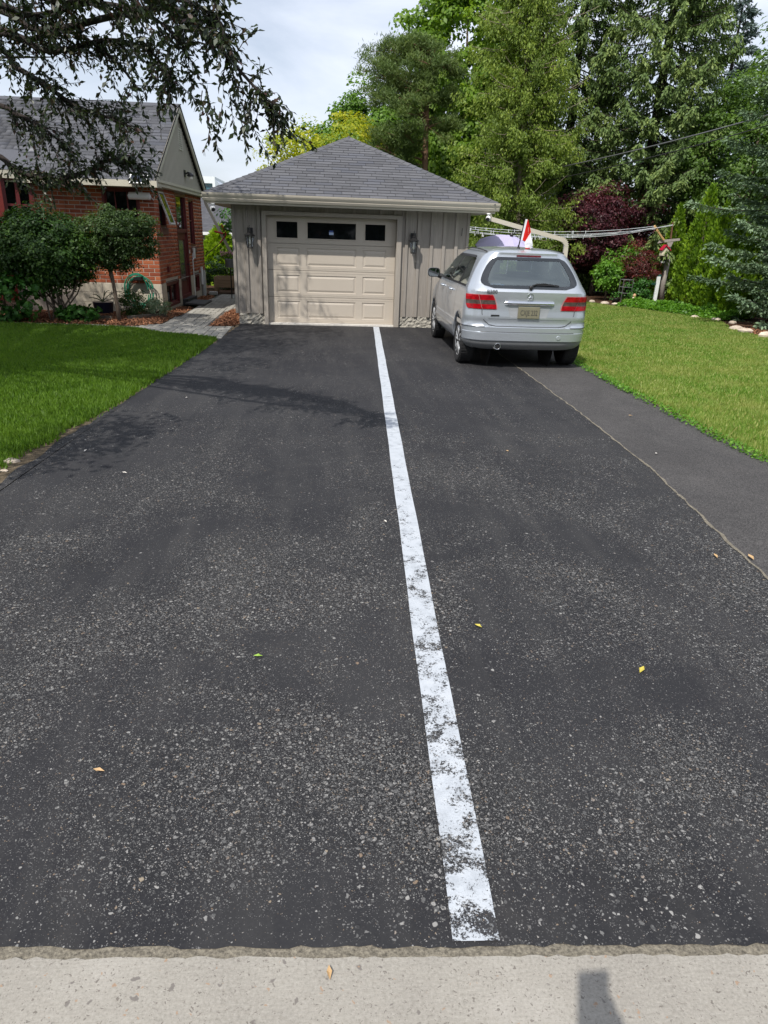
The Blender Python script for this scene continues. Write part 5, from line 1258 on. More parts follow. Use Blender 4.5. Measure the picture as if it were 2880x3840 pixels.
# ------------------------------------------------------------------ conifers
def conifer(name, base, H, R, seed, m, label, whorl=0.34, nb=7, z0=0.4, twig=0.26, needle=0.075, kind='hang', trunk_r=0.2, ztop=None, dens=1.0, bark=None, az=None, curve=1.0, group=None, needle_w=0.34, low=0.0):
    """kind 'hang': curtains of hanging branchlets; 'blue': stiff upturned twigs"""
    r = np.random.default_rng(seed); bark = bark or M_BARKD; t = empty(name, base, label, 'tree', group)
    mb = MB(); bx, by, bz = base; mb.tube([(bx, by, bz), (bx+0.03, by, bz+H*0.5), (bx, by, bz+H)], [trunk_r, trunk_r*0.6, 0.02], 9)
    PP = []; TT = []; NN = []; LL = []; RN = []
    z = z0; ztop = ztop or H-0.2
    while z < ztop:
        f = 1-z/H; reach = R*(f**0.75)*curve*(min(1.0, 0.58+0.42*z/low) if low else 1.0)
        for k in range(nb):
            a = 2*PI*(k+r.random()*0.8)/nb+z*2.1
            if az is not None and abs((a-az+PI) % (2*PI)-PI) > 2.05: continue
            Lb = reach*r.uniform(0.72, 1.1)
            if Lb < 0.15: continue
            dr = np.array([math.cos(a), math.sin(a), 0]); zz = bz+z+r.uniform(-0.2, 0.2)
            n = max(5, int(Lb/0.16)); s = np.linspace(0, 1, n)
            sag = (0.30 if kind == 'hang' else 0.2)*r.uniform(0.6, 1.5)
            C = np.array([bx, by, zz])+dr*(s*Lb)[:, None]+np.array([0, 0, 1])*(Lb*(-sag*s*1.25+sag*0.95*s**3.2))[:, None]
            mb.tube([tuple(p) for p in C[::2]], list(np.linspace(0.028*f+0.012, 0.006, len(C[::2]))), 4, cap=False)
            side = np.array([-dr[1], dr[0], 0]); br = r.random()
            m_ = int(Lb*26*dens)
            u = 0.12+0.88*r.random(m_)**0.75; idx = u*(n-1); i0 = np.minimum(idx.astype(int), n-2); Pb = C[i0]+(C[i0+1]-C[i0])*(idx-i0)[:, None]
            sg = np.where(r.random(m_) < 0.5, -1.0, 1.0); tl = twig*(0.5+0.8*r.random(m_))*(1.15-0.6*u)*(0.6+0.5*min(1, Lb/1.5))
            if kind == 'hang': D = dr*0.45+side*(sg*r.uniform(0.15, 0.9, m_))[:, None]+np.array([0, 0, -1])*r.uniform(0.55, 1.5, m_)[:, None]
            else: D = dr*r.uniform(0.55, 1.0, m_)[:, None]+side*(sg*r.uniform(0.45, 1.0, m_))[:, None]+np.array([0, 0, 1])*r.uniform(-0.75, 0.3, m_)[:, None]
            D = unit(D); q = 4 if kind == 'hang' else 5
            for j in range(q):
                w = (j+0.3*r.random(m_))/q; Pn = Pb+D*(tl*w)[:, None]
                if kind == 'hang': Pn[:, 2] -= 0.1*tl*w*w
                T = unit(D+r.normal(size=(m_, 3))*(0.32 if kind == 'hang' else 0.38)); N = unit(r.normal(size=(m_, 3))*0.6+np.array([0, 0, 0.7])+dr*0.3)
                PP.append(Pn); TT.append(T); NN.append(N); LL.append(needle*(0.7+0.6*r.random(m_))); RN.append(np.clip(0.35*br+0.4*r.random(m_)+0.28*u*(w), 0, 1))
        z += whorl*(0.75+0.5*r.random())*(0.65+0.5*f)
    P = np.vstack(PP); L = np.concatenate(LL)
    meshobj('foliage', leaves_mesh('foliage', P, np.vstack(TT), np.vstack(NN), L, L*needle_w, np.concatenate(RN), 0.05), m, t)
    mb.build('trunk', bark, t, smooth=True)
    return t
def cedar_cone(name, base, H, R, seed, m, label, n=5200, leaf=0.10, group=None, lean=0.0, dens_up=0.9):
    r = np.random.default_rng(seed); t = empty(name, base, label, 'tree' if H > 2 else 'shrub', group)
    h = 1-r.random(n)**0.62; a = r.uniform(0, 2*PI, n)
    prof = np.interp(h, [0, 0.08, 0.3, 0.6, 0.85, 1], [0.72, 0.95, 1.0, 0.66, 0.27, 0.02])
    bump = 1+0.13*np.sin(a*5+h*9+seed)+0.10*np.sin(a*9-h*23)+0.06*np.sin(h*47+a*3)
    rad = R*prof*bump*(0.72+0.28*r.random(n)**0.5)
    P = np.c_[base[0]+np.cos(a)*rad+lean*h*H, base[1]+np.sin(a)*rad, base[2]+h*H]
    out = np.c_[np.cos(a), np.sin(a), np.zeros(n)]
    T = unit(out*r.uniform(0.15, 0.8, n)[:, None]+np.array([0, 0, 1])*dens_up+r.normal(size=(n, 3))*0.28); N = unit(out*0.6+r.normal(size=(n, 3))*0.7)
    L = leaf*(0.6+0.8*r.random(n)); rnd = np.clip(0.5*(bump-0.75)*1.6+0.5*r.random(n), 0, 1)
    meshobj('foliage', leaves_mesh('foliage', P, T, N, L, L*0.5, rnd, 0.08), m, t)
    MB().tube([base, (base[0]+lean*H*0.4, base[1], base[2]+H*0.5), (base[0]+lean*H*0.9, base[1], base[2]+H*0.92)], [0.06, 0.04, 0.01], 7).build('trunk', M_BARK, t)
    return t
# leaf materials
ML_CRAB = leafmat('purple green crab leaf', [(0, (0.012, 0.020, 0.010)), (0.45, (0.028, 0.045, 0.016)), (0.75, (0.035, 0.05, 0.018)), (0.9, (0.075, 0.028, 0.030)), (1, (0.10, 0.035, 0.035))], 0.22, 0.42, 0.4)
ML_BUSH = leafmat('dark bush leaf', [(0, (0.014, 0.036, 0.008)), (0.5, (0.034, 0.085, 0.013)), (1, (0.11, 0.20, 0.025))], 0.3)
ML_STD = leafmat('small olive leaf', [(0, (0.018, 0.04, 0.012)), (0.5, (0.045, 0.085, 0.022)), (0.9, (0.09, 0.15, 0.035)), (1, (0.12, 0.09, 0.07))], 0.3)
ML_IVY = leafmat('glossy green leaf', [(0, (0.015, 0.05, 0.01)), (0.5, (0.04, 0.13, 0.018)), (1, (0.10, 0.25, 0.04))], 0.3)
ML_BRIGHT = leafmat('bright spring leaf', [(0, (0.06, 0.15, 0.015)), (0.5, (0.12, 0.27, 0.028)), (1, (0.21, 0.38, 0.05))], 0.42)
ML_LIND = leafmat('linden leaf', [(0, (0.06, 0.125, 0.014)), (0.5, (0.15, 0.26, 0.028)), (0.85, (0.26, 0.37, 0.05)), (1, (0.45, 0.5, 0.13))], 0.42)
ML_YELL = leafmat('golden leaf', [(0, (0.12, 0.20, 0.02)), (0.4, (0.27, 0.33, 0.025)), (0.75, (0.48, 0.45, 0.03)), (1, (0.60, 0.52, 0.05))], 0.42)
ML_MID = leafmat('mid green leaf', [(0, (0.05, 0.11, 0.014)), (0.5, (0.11, 0.215, 0.026)), (1, (0.19, 0.31, 0.05))], 0.4)
ML_MAPLE = leafmat('maple green leaf', [(0, (0.035, 0.07, 0.014)), (0.5, (0.085, 0.16, 0.026)), (0.92, (0.15, 0.25, 0.045)), (1, (0.36, 0.34, 0.06))], 0.35)
ML_PURP = leafmat('purple maple leaf', [(0, (0.026, 0.008, 0.013)), (0.5, (0.065, 0.016, 0.023)), (0.85, (0.13, 0.033, 0.042)), (1, (0.208, 0.065, 0.072))], 0.25, tcol=(1.0, 0.4, 0.4))
ML_BARB = leafmat('red barberry leaf', [(0, (0.035, 0.010, 0.012)), (0.5, (0.10, 0.025, 0.022)), (0.85, (0.24, 0.055, 0.04)), (1, (0.33, 0.10, 0.07))], 0.3, tcol=(1, 0.5, 0.4))
ML_CEDAR = leafmat('old cedar spray', [(0, (0.058, 0.098, 0.018)), (0.5, (0.15, 0.221, 0.034)), (0.9, (0.273, 0.338, 0.052)), (1, (0.377, 0.299, 0.104))], 0.3, 0.6)
ML_EMER = leafmat('emerald cedar spray', [(0, (0.041, 0.089, 0.01)), (0.45, (0.121, 0.227, 0.013)), (0.8, (0.259, 0.389, 0.019)), (1, (0.389, 0.503, 0.032))], 0.28, 0.6)
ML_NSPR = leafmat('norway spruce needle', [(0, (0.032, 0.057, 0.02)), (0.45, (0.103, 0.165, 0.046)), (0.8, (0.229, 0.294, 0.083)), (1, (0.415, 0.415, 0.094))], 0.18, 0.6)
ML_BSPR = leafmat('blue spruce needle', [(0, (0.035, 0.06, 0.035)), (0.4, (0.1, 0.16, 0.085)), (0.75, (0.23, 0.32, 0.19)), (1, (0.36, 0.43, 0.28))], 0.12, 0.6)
ML_BFAR = leafmat('far blue needle', [(0, (0.048, 0.072, 0.066)), (0.5, (0.12, 0.168, 0.162)), (1, (0.228, 0.288, 0.276))], 0.12, 0.6)
ML_PINE = leafmat('pine needle', [(0, (0.04, 0.075, 0.018)), (0.5, (0.1, 0.155, 0.038)), (1, (0.19, 0.235, 0.06))], 0.2, 0.6)
ML_GCOV = leafmat('ground cover leaf', [(0, (0.057, 0.149, 0.017)), (0.5, (0.115, 0.265, 0.029)), (1, (0.218, 0.402, 0.057))], 0.4)
ML_DARK = leafmat('deep wood leaf', [(0, (0.012, 0.03, 0.010)), (0.6, (0.03, 0.07, 0.016)), (1, (0.055, 0.11, 0.025))], 0.3)
ML_SILV = leafmat('silver leaf', [(0, (0.08, 0.13, 0.07)), (0.6, (0.22, 0.30, 0.18)), (1, (0.40, 0.46, 0.33))], 0.3)
# ------------------------------------------------------------------ background trees
broadleaf('golden_locust_tree', (0.2, 26.5, 0), (0.35, 26.5, 3.4), (2.2, 1.8, 1.85), 190, 0.42, 90, 0.10, 31, ML_YELL, 'golden yellow-leaved tree peeking over the garage roof', trunk_r=0.1)
broadleaf('ash_tree', (2.2, 35, 0), (2.0, 35, 4.5), (2.7, 2.4, 2.75), 300, 0.6, 130, 0.17, 32, ML_MID, 'rounded green tree behind the golden tree and the garage ridge', trunk_r=0.16)
broadleaf('linden_tree', (5.6, 29.5, 0), (5.4, 29.5, 6.0), (2.5, 2.2, 5.2), 420, 0.55, 130, 0.18, 33, ML_LIND, 'tall bright green broadleaf tree between the pine and the cedar', trunk_r=0.2, droop=0.4, shell=0.55)
broadleaf('maple_tree', (13.9, 23.6, 0), (13.9, 23.6, 3.9), (3.0, 1.5, 3.0), 430, 0.45, 130, 0.10, 34, ML_MAPLE, 'dense green maple behind the hedge of pointed cedars', trunk_r=0.18, shell=0.5, zmin=1.6)
broadleaf('shade_tree', (18.2, 27, 0), (18.0, 27, 5.6), (3.0, 2.4, 3.2), 240, 0.6, 75, 0.15, 35, ML_MAPLE, 'tall green broadleaf tree at the right edge behind the blue spruces', trunk_r=0.2)
# pine with bare orange trunk
def pine():
    r = np.random.default_rng(41); b = (3.52, 25, 0); t = empty('pine_tree', b, 'scots pine with bare orange trunk rising behind the garage roof', 'tree')
    tr = MB(); tr.tube([b, (3.50, 25, 2.6), (3.47, 25, 4.2), (3.42, 25, 6.0), (3.38, 25, 7.2)], [0.13, 0.115, 0.10, 0.085, 0.03], 10)
    C = []
    for (z, a, L, up) in [(3.95, 3.2, 1.1, 0.22), (4.5, 3.0, 1.15, 0.1), (4.9, 0.2, 0.8, 0.3), (5.1, 3.4, 1.5, 0.5), (5.4, 2.6, 1.5, 0.6), (5.6, 0.4, 0.9, 0.3), (5.8, 3.6, 1.4, 0.3), (6.1, 2.9, 1.5, 0.4), (6.3, 4.6, 1.0, 0.3), (6.5, 0.1, 0.8, 0.3), (6.7, 3.2, 1.3, 0.2), (6.9, 2.3, 1.1, 0.3), (6.9, 3.9, 0.8, 0.2), (7.0, 3.1, 0.6, 0.2), (4.1, 4.0, 1.2, 0.4), (4.7, 4.4, 1.3, 0.35), (3.6, 3.4, 1.7, 0.4), (3.8, 2.8, 1.6, 0.1), (5.2, 4.0, 1.6, 0.2), (6.0, 3.3, 1.7, 0.1)]:
        s = np.array([3.46, 25, z]); e = s+np.array([math.cos(a)*L, math.sin(a)*L, up*L]); m_ = (s+e)/2+np.array([0, 0, -0.05+0.16*L*0.5])
        c = quadbez(s, m_, e, 7); tr.tube([tuple(p) for p in c], list(np.linspace(0.04, 0.012, 7)), 6)
        for k in range(14):
            u = 0.4+0.65*r.random(); q = s+(e-s)*u+r.normal(size=3)*np.array([0.28, 0.28, 0.2])*L*0.8; C.append(q)
            tr.tube([tuple(c[min(6, int(u*5))]), tuple(q)], [0.012, 0.005], 4)
    C = np.array(C); C = C[~((C[:, 1] < 25.05) & (np.abs(C[:, 0]-3.46) < 0.32) & (C[:, 2] < 5.3))]; per = 230; n = len(C)*per; d = rand_unit(r, n); d[:, 2] = np.abs(d[:, 2])*0.9-0.15
    sp = np.repeat(C, per, axis=0)+r.normal(size=(n, 3))*np.array([0.13, 0.13, 0.075]); L = 0.13*(0.7+0.6*r.random(n))
    rnd = np.clip(np.repeat(r.random(len(C)), per)*0.4+r.random(n)*0.6, 0, 1)
    meshobj('needles', leaves_mesh('needles', sp, unit(d+np.array([0, 0, 0.35])), rand_unit(r, n), L, L*0.15, rnd, 0.0), ML_PINE, t); tr.build('trunk', M_BARKP, t, smooth=True)
pine()
# old cedar with visible grey trunk and ragged hanging sprays
def old_cedar():
    r = np.random.default_rng(43); b = (6.15, 22.5, 0); t = empty('cedar_tree', b, 'tall ragged cedar with thin grey trunk right of the garage roof', 'tree')
    tr = MB(); tr.tube([b, (6.08, 22.5, 2.0), (6.0, 22.4, 4.0), (5.9, 22.4, 6.0), (5.8, 22.4, 8.0), (5.75, 22.4, 10)], [0.10, 0.085, 0.075, 0.065, 0.05, 0.02], 9)
    PP = []; TT = []; NN = []; LL = []; RN = []
    z = 0.3
    while z < 9.8:
        prof = np.interp(z, [0, 1.5, 4, 6.5, 8, 10], [1.5, 2.05, 2.1, 1.6, 1.25, 0.7]); tx = 6.15-0.04*z
        for k in range(5):
            a = r.uniform(0, 2*PI); Lb = prof*r.uniform(0.45, 1.05); dr = np.array([math.cos(a), math.sin(a)*0.8, 0]); s = np.array([tx, 22.45, z])
            e = s+dr*Lb+np.array([0, 0, r.uniform(-0.25, 0.45)*Lb]); c = quadbez(s, (s+e)/2+np.array([0, 0, -0.12*Lb]), e, 6)
            if r.random() < 0.75: tr.tube([tuple(p) for p in c], list(np.linspace(0.02, 0.005, 6)), 4, cap=False)
            br = r.random()
            for q in range(int(Lb*15)):
                u = 0.22+0.8*r.random(); p = s+(e-s)*min(u, 1)+np.array([0, 0, -0.25*Lb*u*(1-min(u, 1))])+r.normal(size=3)*0.09
                m_ = 15; h = r.random(m_); D = unit(np.array([dr[0]*0.35, dr[1]*0.35, -1.0])+r.normal(size=(m_, 3))*0.55); hang = r.uniform(0.14, 0.36)
                PP.append(p+np.c_[r.normal(size=m_)*0.06, r.normal(size=m_)*0.06, -h*hang]); TT.append(D); NN.append(unit(dr*0.5+r.normal(size=(m_, 3)))); LL.append(0.085*(0.6+0.8*r.random(m_))); RN.append(np.clip(0.4*br+0.55*r.random(m_)+0.05*u, 0, 1))
        z += 0.115
    for _ in range(45):      # bare dead twigs
        z = r.uniform(1, 8); a = r.uniform(0, 2*PI); L = r.uniform(0.6, 1.9); s = np.array([6.15-0.04*z, 22.4, z]); e = s+np.array([math.cos(a)*L, -abs(math.sin(a))*L, r.uniform(-0.3, 0.5)*L]); tr.tube([tuple(p) for p in quadbez(s, (s+e)/2+np.array([0, 0, -0.2*L]), e, 6)], list(np.linspace(0.016, 0.005, 6)), 4, cap=False)
    L = np.concatenate(LL); meshobj('foliage', leaves_mesh('foliage', np.vstack(PP), np.vstack(TT), np.vstack(NN), L, L*0.42, np.concatenate(RN), 0.06), ML_CEDAR, t); tr.build('trunk', M_BARKL, t, smooth=True)
old_cedar()
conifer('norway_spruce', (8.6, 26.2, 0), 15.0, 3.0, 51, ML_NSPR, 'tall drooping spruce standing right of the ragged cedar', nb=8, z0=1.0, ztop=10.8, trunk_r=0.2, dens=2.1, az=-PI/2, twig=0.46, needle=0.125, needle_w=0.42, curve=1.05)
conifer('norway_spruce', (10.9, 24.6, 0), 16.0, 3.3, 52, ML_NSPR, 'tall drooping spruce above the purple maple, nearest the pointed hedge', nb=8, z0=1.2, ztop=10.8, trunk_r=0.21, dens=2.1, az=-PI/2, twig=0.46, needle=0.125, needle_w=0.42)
conifer('blue_spruce', (19.2, 36, 0), 13.2, 3.0, 53, ML_BFAR, 'distant pale blue spruce against the sky at upper right', kind='blue', nb=6, z0=4.5, trunk_r=0.2, dens=1.5, az=-PI/2, twig=0.36, needle=0.16, needle_w=0.4)
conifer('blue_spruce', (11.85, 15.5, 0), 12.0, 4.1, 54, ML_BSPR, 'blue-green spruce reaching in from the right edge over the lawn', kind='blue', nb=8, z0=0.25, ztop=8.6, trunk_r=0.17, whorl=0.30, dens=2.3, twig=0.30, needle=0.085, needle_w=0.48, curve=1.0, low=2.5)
HEDGE = 'pointed cedars of the hedge'
for (x, y, h, rad, sd, lab) in [(10.55, 22.3, 1.55, 0.33, 61, 'lowest pointed cedar, behind the leaning white post'), (11.1, 22.2, 2.85, 0.42, 62, 'slim pointed cedar just right of the weathered clothesline post'), (10.8, 20.0, 3.25, 0.56, 63, 'broadest bright pointed cedar in front of the clothesline post'),
        (10.7, 18.9, 2.75, 0.46, 64, 'middle pointed cedar of the hedge, next after the broadest one'), (10.6, 18.0, 2.5, 0.43, 65, 'pointed cedar of the hedge half hidden by spruce boughs'), (10.5, 17.15, 2.15, 0.42, 66, 'nearest pointed cedar of the hedge, under the spruce boughs')]:
    cedar_cone('pointed_cedar', (x, y, 0), h, rad, sd, ML_EMER, lab, n=9000 if h > 2 else 6000, leaf=0.095, group=HEDGE)
broadleaf('japanese_maple', (9.0, 23.2, 0), (8.95, 23.2, 1.95), (1.95, 1.1, 1.15), 210, 0.34, 85, 0.095, 71, ML_PURP, 'dark purple japanese maple under the spruces', trunk_r=0.07, bark=M_BARKD, shell=0.4, wid=0.45)
broadleaf('barberry_shrub', (9.85, 21.6, 0), (9.82, 21.6, 1.02), (0.62, 0.5, 0.62), 70, 0.2, 60, 0.05, 72, ML_BARB, 'reddish barberry shrub left of the white post', 'shrub', trunk_r=0.035, bark=M_BARKL, limbs=14)
broadleaf('green_shrub', (8.85, 21.6, 0), (8.85, 21.6, 0.72), (0.44, 0.4, 0.42), 46, 0.2, 45, 0.085, 73, ML_BRIGHT, 'bright round-leaved green shrub nearest the car', 'shrub', trunk_r=0.03)
broadleaf('green_shrub', (9.75, 22.4, 0), (9.72, 22.4, 1.18), (0.72, 0.4, 0.36), 60, 0.2, 45, 0.085, 74, ML_BRIGHT, 'bright green shrub behind the reddish barberry', 'shrub', trunk_r=0.03)
broadleaf('peony_plant', (9.6, 20.9, 0), (9.6, 20.9, 0.36), (0.36, 0.3, 0.34), 34, 0.15, 45, 0.075, 75, ML_IVY, 'leafy green garden plant in front of the white post', 'plant', trunk_r=0.02)
# deep wood behind everything
def woodland():
    r = np.random.default_rng(81); k = 420; C = np.c_[r.uniform(3.5, 30, k), r.uniform(33, 37, k), r.uniform(0.2, 5.6, k)]; P, d = clumped(r, C, np.full(k, 0.95), 60); n = len(P)
    N = unit(d+r.normal(size=(n, 3))*0.5+np.array([0, -0.4, 0.3])); T = np.cross(N, rand_unit(r, n)); L = 0.24*(0.6+0.8*r.random(n))
    tag(meshobj('woodland', leaves_mesh('woodland', P, T, N, L, L*0.7, r.random(n)), ML_DARK), 'dark mass of foliage behind the garden trees', 'woodland', kind='stuff')
    k = 60; C = np.c_[r.uniform(-40, -8, k), r.uniform(38, 50, k), r.uniform(0.5, 4, k)]; P, d = clumped(r, C, np.full(k, 1.6), 60); n = len(P); N = unit(d+r.normal(size=(n, 3))*0.5); L = 0.4*(0.6+0.8*r.random(n))
    tag(meshobj('treeline', leaves_mesh('treeline', P, np.cross(N, rand_unit(r, n)), N, L, L*0.7, r.random(n)), ML_MID), 'green tree line behind the brick house', 'trees', kind='stuff')
woodland()
# trees across the street, behind the camera: what windows and car paint mirror
def street():
    r = np.random.default_rng(83); k = 750; C = np.c_[r.uniform(-45, 45, k), r.uniform(-27, -21, k), r.uniform(0.4, 7.5, k)]; P, d = clumped(r, C, np.full(k, 1.5), 60); n = len(P); N = unit(d+r.normal(size=(n, 3))*0.5); L = 0.55*(0.6+0.8*r.random(n))
    tag(meshobj('street_trees', leaves_mesh('street_trees', P, np.cross(N, rand_unit(r, n)), N, L, L*0.7, r.random(n)), ML_DARK), 'dark leafy trees across the street', 'trees', kind='stuff')
street()
# ------------------------------------------------------------------ ground cover along the far lawn edge
def ground_cover(name, path, n, wd, hgt, leaf, seed, m, label):
    r = np.random.default_rng(seed); path = np.asarray(path, float); seg = r.integers(0, len(path)-1, n); t = r.random(n)[:, None]
    c = path[seg]*(1-t)+path[seg+1]*t; dd = path[seg+1]-path[seg]; nn = unit(np.c_[-dd[:, 1], dd[:, 0]]); off = r.random(n)*wd
    xy = c+nn*off[:, None]; hh = hgt*(0.55+0.5*snoise(xy[:, 0], xy[:, 1], seed, 4))*np.clip(off/(0.3*wd), 0.25, 1)*(0.35+0.65*r.random(n)**0.5)
    P = np.c_[xy, hh]; N = unit(np.array([0, 0, 1])+r.normal(size=(n, 3))*0.55); T = np.cross(N, rand_unit(r, n)); L = leaf*(0.6+0.8*r.random(n))
    return tag(meshobj(name, leaves_mesh(name, P, T, N, L, L*0.75, r.random(n)), m), label, 'ground cover', kind='stuff')
ground_cover('ground_cover', [(9.78, 16.4), (9.3, 17.9), (8.95, 18.8), (8.5, 19.9)], 9000, -1.0, 0.34, 0.075, 91, ML_GCOV, 'bright green ground cover along the far edge of the side lawn')
ground_cover('weeds', [(3.98, 10.4), (3.96, 9.0), (3.95, 8.0), (3.94, 6.4), (4.0, 5.2)], 2000, -0.20, 0.06, 0.03, 92, ML_GCOV, 'low bright weeds along the edge of the newer asphalt strip')
# ------------------------------------------------------------------ front bed planting
broadleaf('burning_bush', (-4.95, 13.85, 0), (-4.95, 13.9, 1.22), (1.12, 0.66, 0.74), 380, 0.22, 115, 0.062, 101, ML_BUSH, 'wide dark green multi-stemmed bush in front of the house', 'bush', trunk_r=0.02, shell=0.3, lump=0.1, upright=0.8, wid=0.5)
bb2 = MB(); rq = random.Random(8)
for k in range(16):
    a = rq.uniform(-0.8, 0.8); bb2.tube([(-4.8+rq.uniform(-0.2, 0.25), 13.75+rq.uniform(-0.1, 0.1), 0), (-4.85+a*0.5, 13.8+rq.uniform(-0.1, 0.15), 0.5), (-4.9+a, 13.85+rq.uniform(-0.2, 0.2), 1.1)], [0.017, 0.013, 0.006], 5)
bb2.build('stem', M_BARK, [o for o in bpy.data.objects if o.name == 'burning_bush'][0])
def standard_tree():
    r = np.random.default_rng(103); b = (-3.78, 13.83, 0); t = empty('standard_lilac', b, 'small lollipop tree on a slim bare trunk by the house corner', 'tree')
    tr = MB(); tr.tube([b, (-3.79, 13.83, 0.3), (-3.82, 13.84, 0.7), (-3.86, 13.85, 0.98)], [0.044, 0.036, 0.033, 0.042], 9)
    c = np.array([-3.66, 13.88, 1.46]); C = ellipsoid_pts(r, c, (0.68, 0.52, 0.54), 260, 0.35, 0.10, 4); C = C[C[:, 2] > 0.92]; P, d = clumped(r, C, 0.13*(0.6+0.8*r.random(len(C))), 95); n = len(P)
    for k in range(16):
        q = C[r.integers(len(C))]; tr.tube([tuple(p) for p in quadbez((-3.86, 13.85, 0.95), (q+np.array([-3.86, 13.85, 0.95]))/2+np.array([0, 0, 0.05]), q, 6)], list(np.linspace(0.017, 0.004, 6)), 5)
    N = unit(d+np.array([0, 0, 0.6])+r.normal(size=(n, 3))*0.5); L = 0.04*(0.6+0.8*r.random(n)); meshobj('crown', leaves_mesh('crown', P, np.cross(N, rand_unit(r, n)), N, L, L*0.62, np.clip(np.repeat(r.random(len(C)), 95)*0.4+0.6*r.random(n), 0, 1)), ML_STD, t)
    tr.build('trunk', M_BARK, t, smooth=True)
standard_tree()
broadleaf('viburnum_shrub', (-5.65, 13.5, 0), (-5.7, 13.5, 0.42), (0.55, 0.4, 0.42), 60, 0.17, 40, 0.085, 105, ML_IVY, 'low glossy-leaved shrub at the left edge of the bed', 'shrub', trunk_r=0.02, wid=0.8)
broadleaf('bergenia_plant', (-4.45, 13.72, 0), (-4.45, 13.7, 0.12), (0.34, 0.16, 0.12), 22, 0.09, 26, 0.085, 106, ML_IVY, 'low leafy plant at the foot of the wide dark bush', 'plant', trunk_r=0.01, wid=0.8)
broadleaf('variegated_plant', (-3.28, 14.7, 0), (-3.30, 14.7, 0.20), (0.36, 0.22, 0.18), 40, 0.10, 50, 0.035, 107, ML_SILV, 'silvery green bushy plant at the house foundation corner', 'plant', trunk_r=0.012)
broadleaf('lavender_plant', (-3.72, 14.55, 0), (-3.72, 14.55, 0.26), (0.30, 0.2, 0.26), 40, 0.10, 50, 0.035, 108, ML_BUSH, 'dark fine-leaved plant behind the lollipop tree trunk', 'plant', trunk_r=0.012)
# side garden seen between house and garage
cedar_cone('bright_cedar_bush', (-3.15, 24.0, 0), 1.75, 0.75, 111, leafmat('lime cedar', [(0, (0.08, 0.15, 0.01)), (0.5, (0.19, 0.30, 0.015)), (1, (0.33, 0.44, 0.03))], 0.35), 'lime green feathery bush left of the garage, nearest the downspout', n=7000, leaf=0.16, dens_up=0.25)
cedar_cone('bright_cedar_bush', (-2.2, 24.3, 0), 1.7, 0.8, 112, bpy.data.materials['lime cedar'], 'lime green feathery bush close behind the garage wall', n=7000, leaf=0.16, dens_up=0.25)
broadleaf('dogwood_shrub', (-2.05, 20.5, 0), (-1.95, 20.5, 1.75), (0.55, 0.5, 0.65), 50, 0.2, 45, 0.10, 113, ML_IVY, 'dark green leafy tree crown poking out left of the garage', 'tree', trunk_r=0.04)
broadleaf('dark_hedge', (-2.7, 22.0, 0), (-2.75, 22.0, 0.38), (0.85, 0.4, 0.42), 70, 0.18, 45, 0.07, 114, ML_DARK, 'low dark hedge behind the wooden planter', 'hedge', trunk_r=0.02)
broadleaf('far_tree', (-8.5, 60, 0), (-8.6, 60, 2.3), (2.5, 2, 1.5), 50, 0.6, 40, 0.2, 115, ML_BRIGHT, 'far light green tree top between house and office tower', trunk_r=0.15)
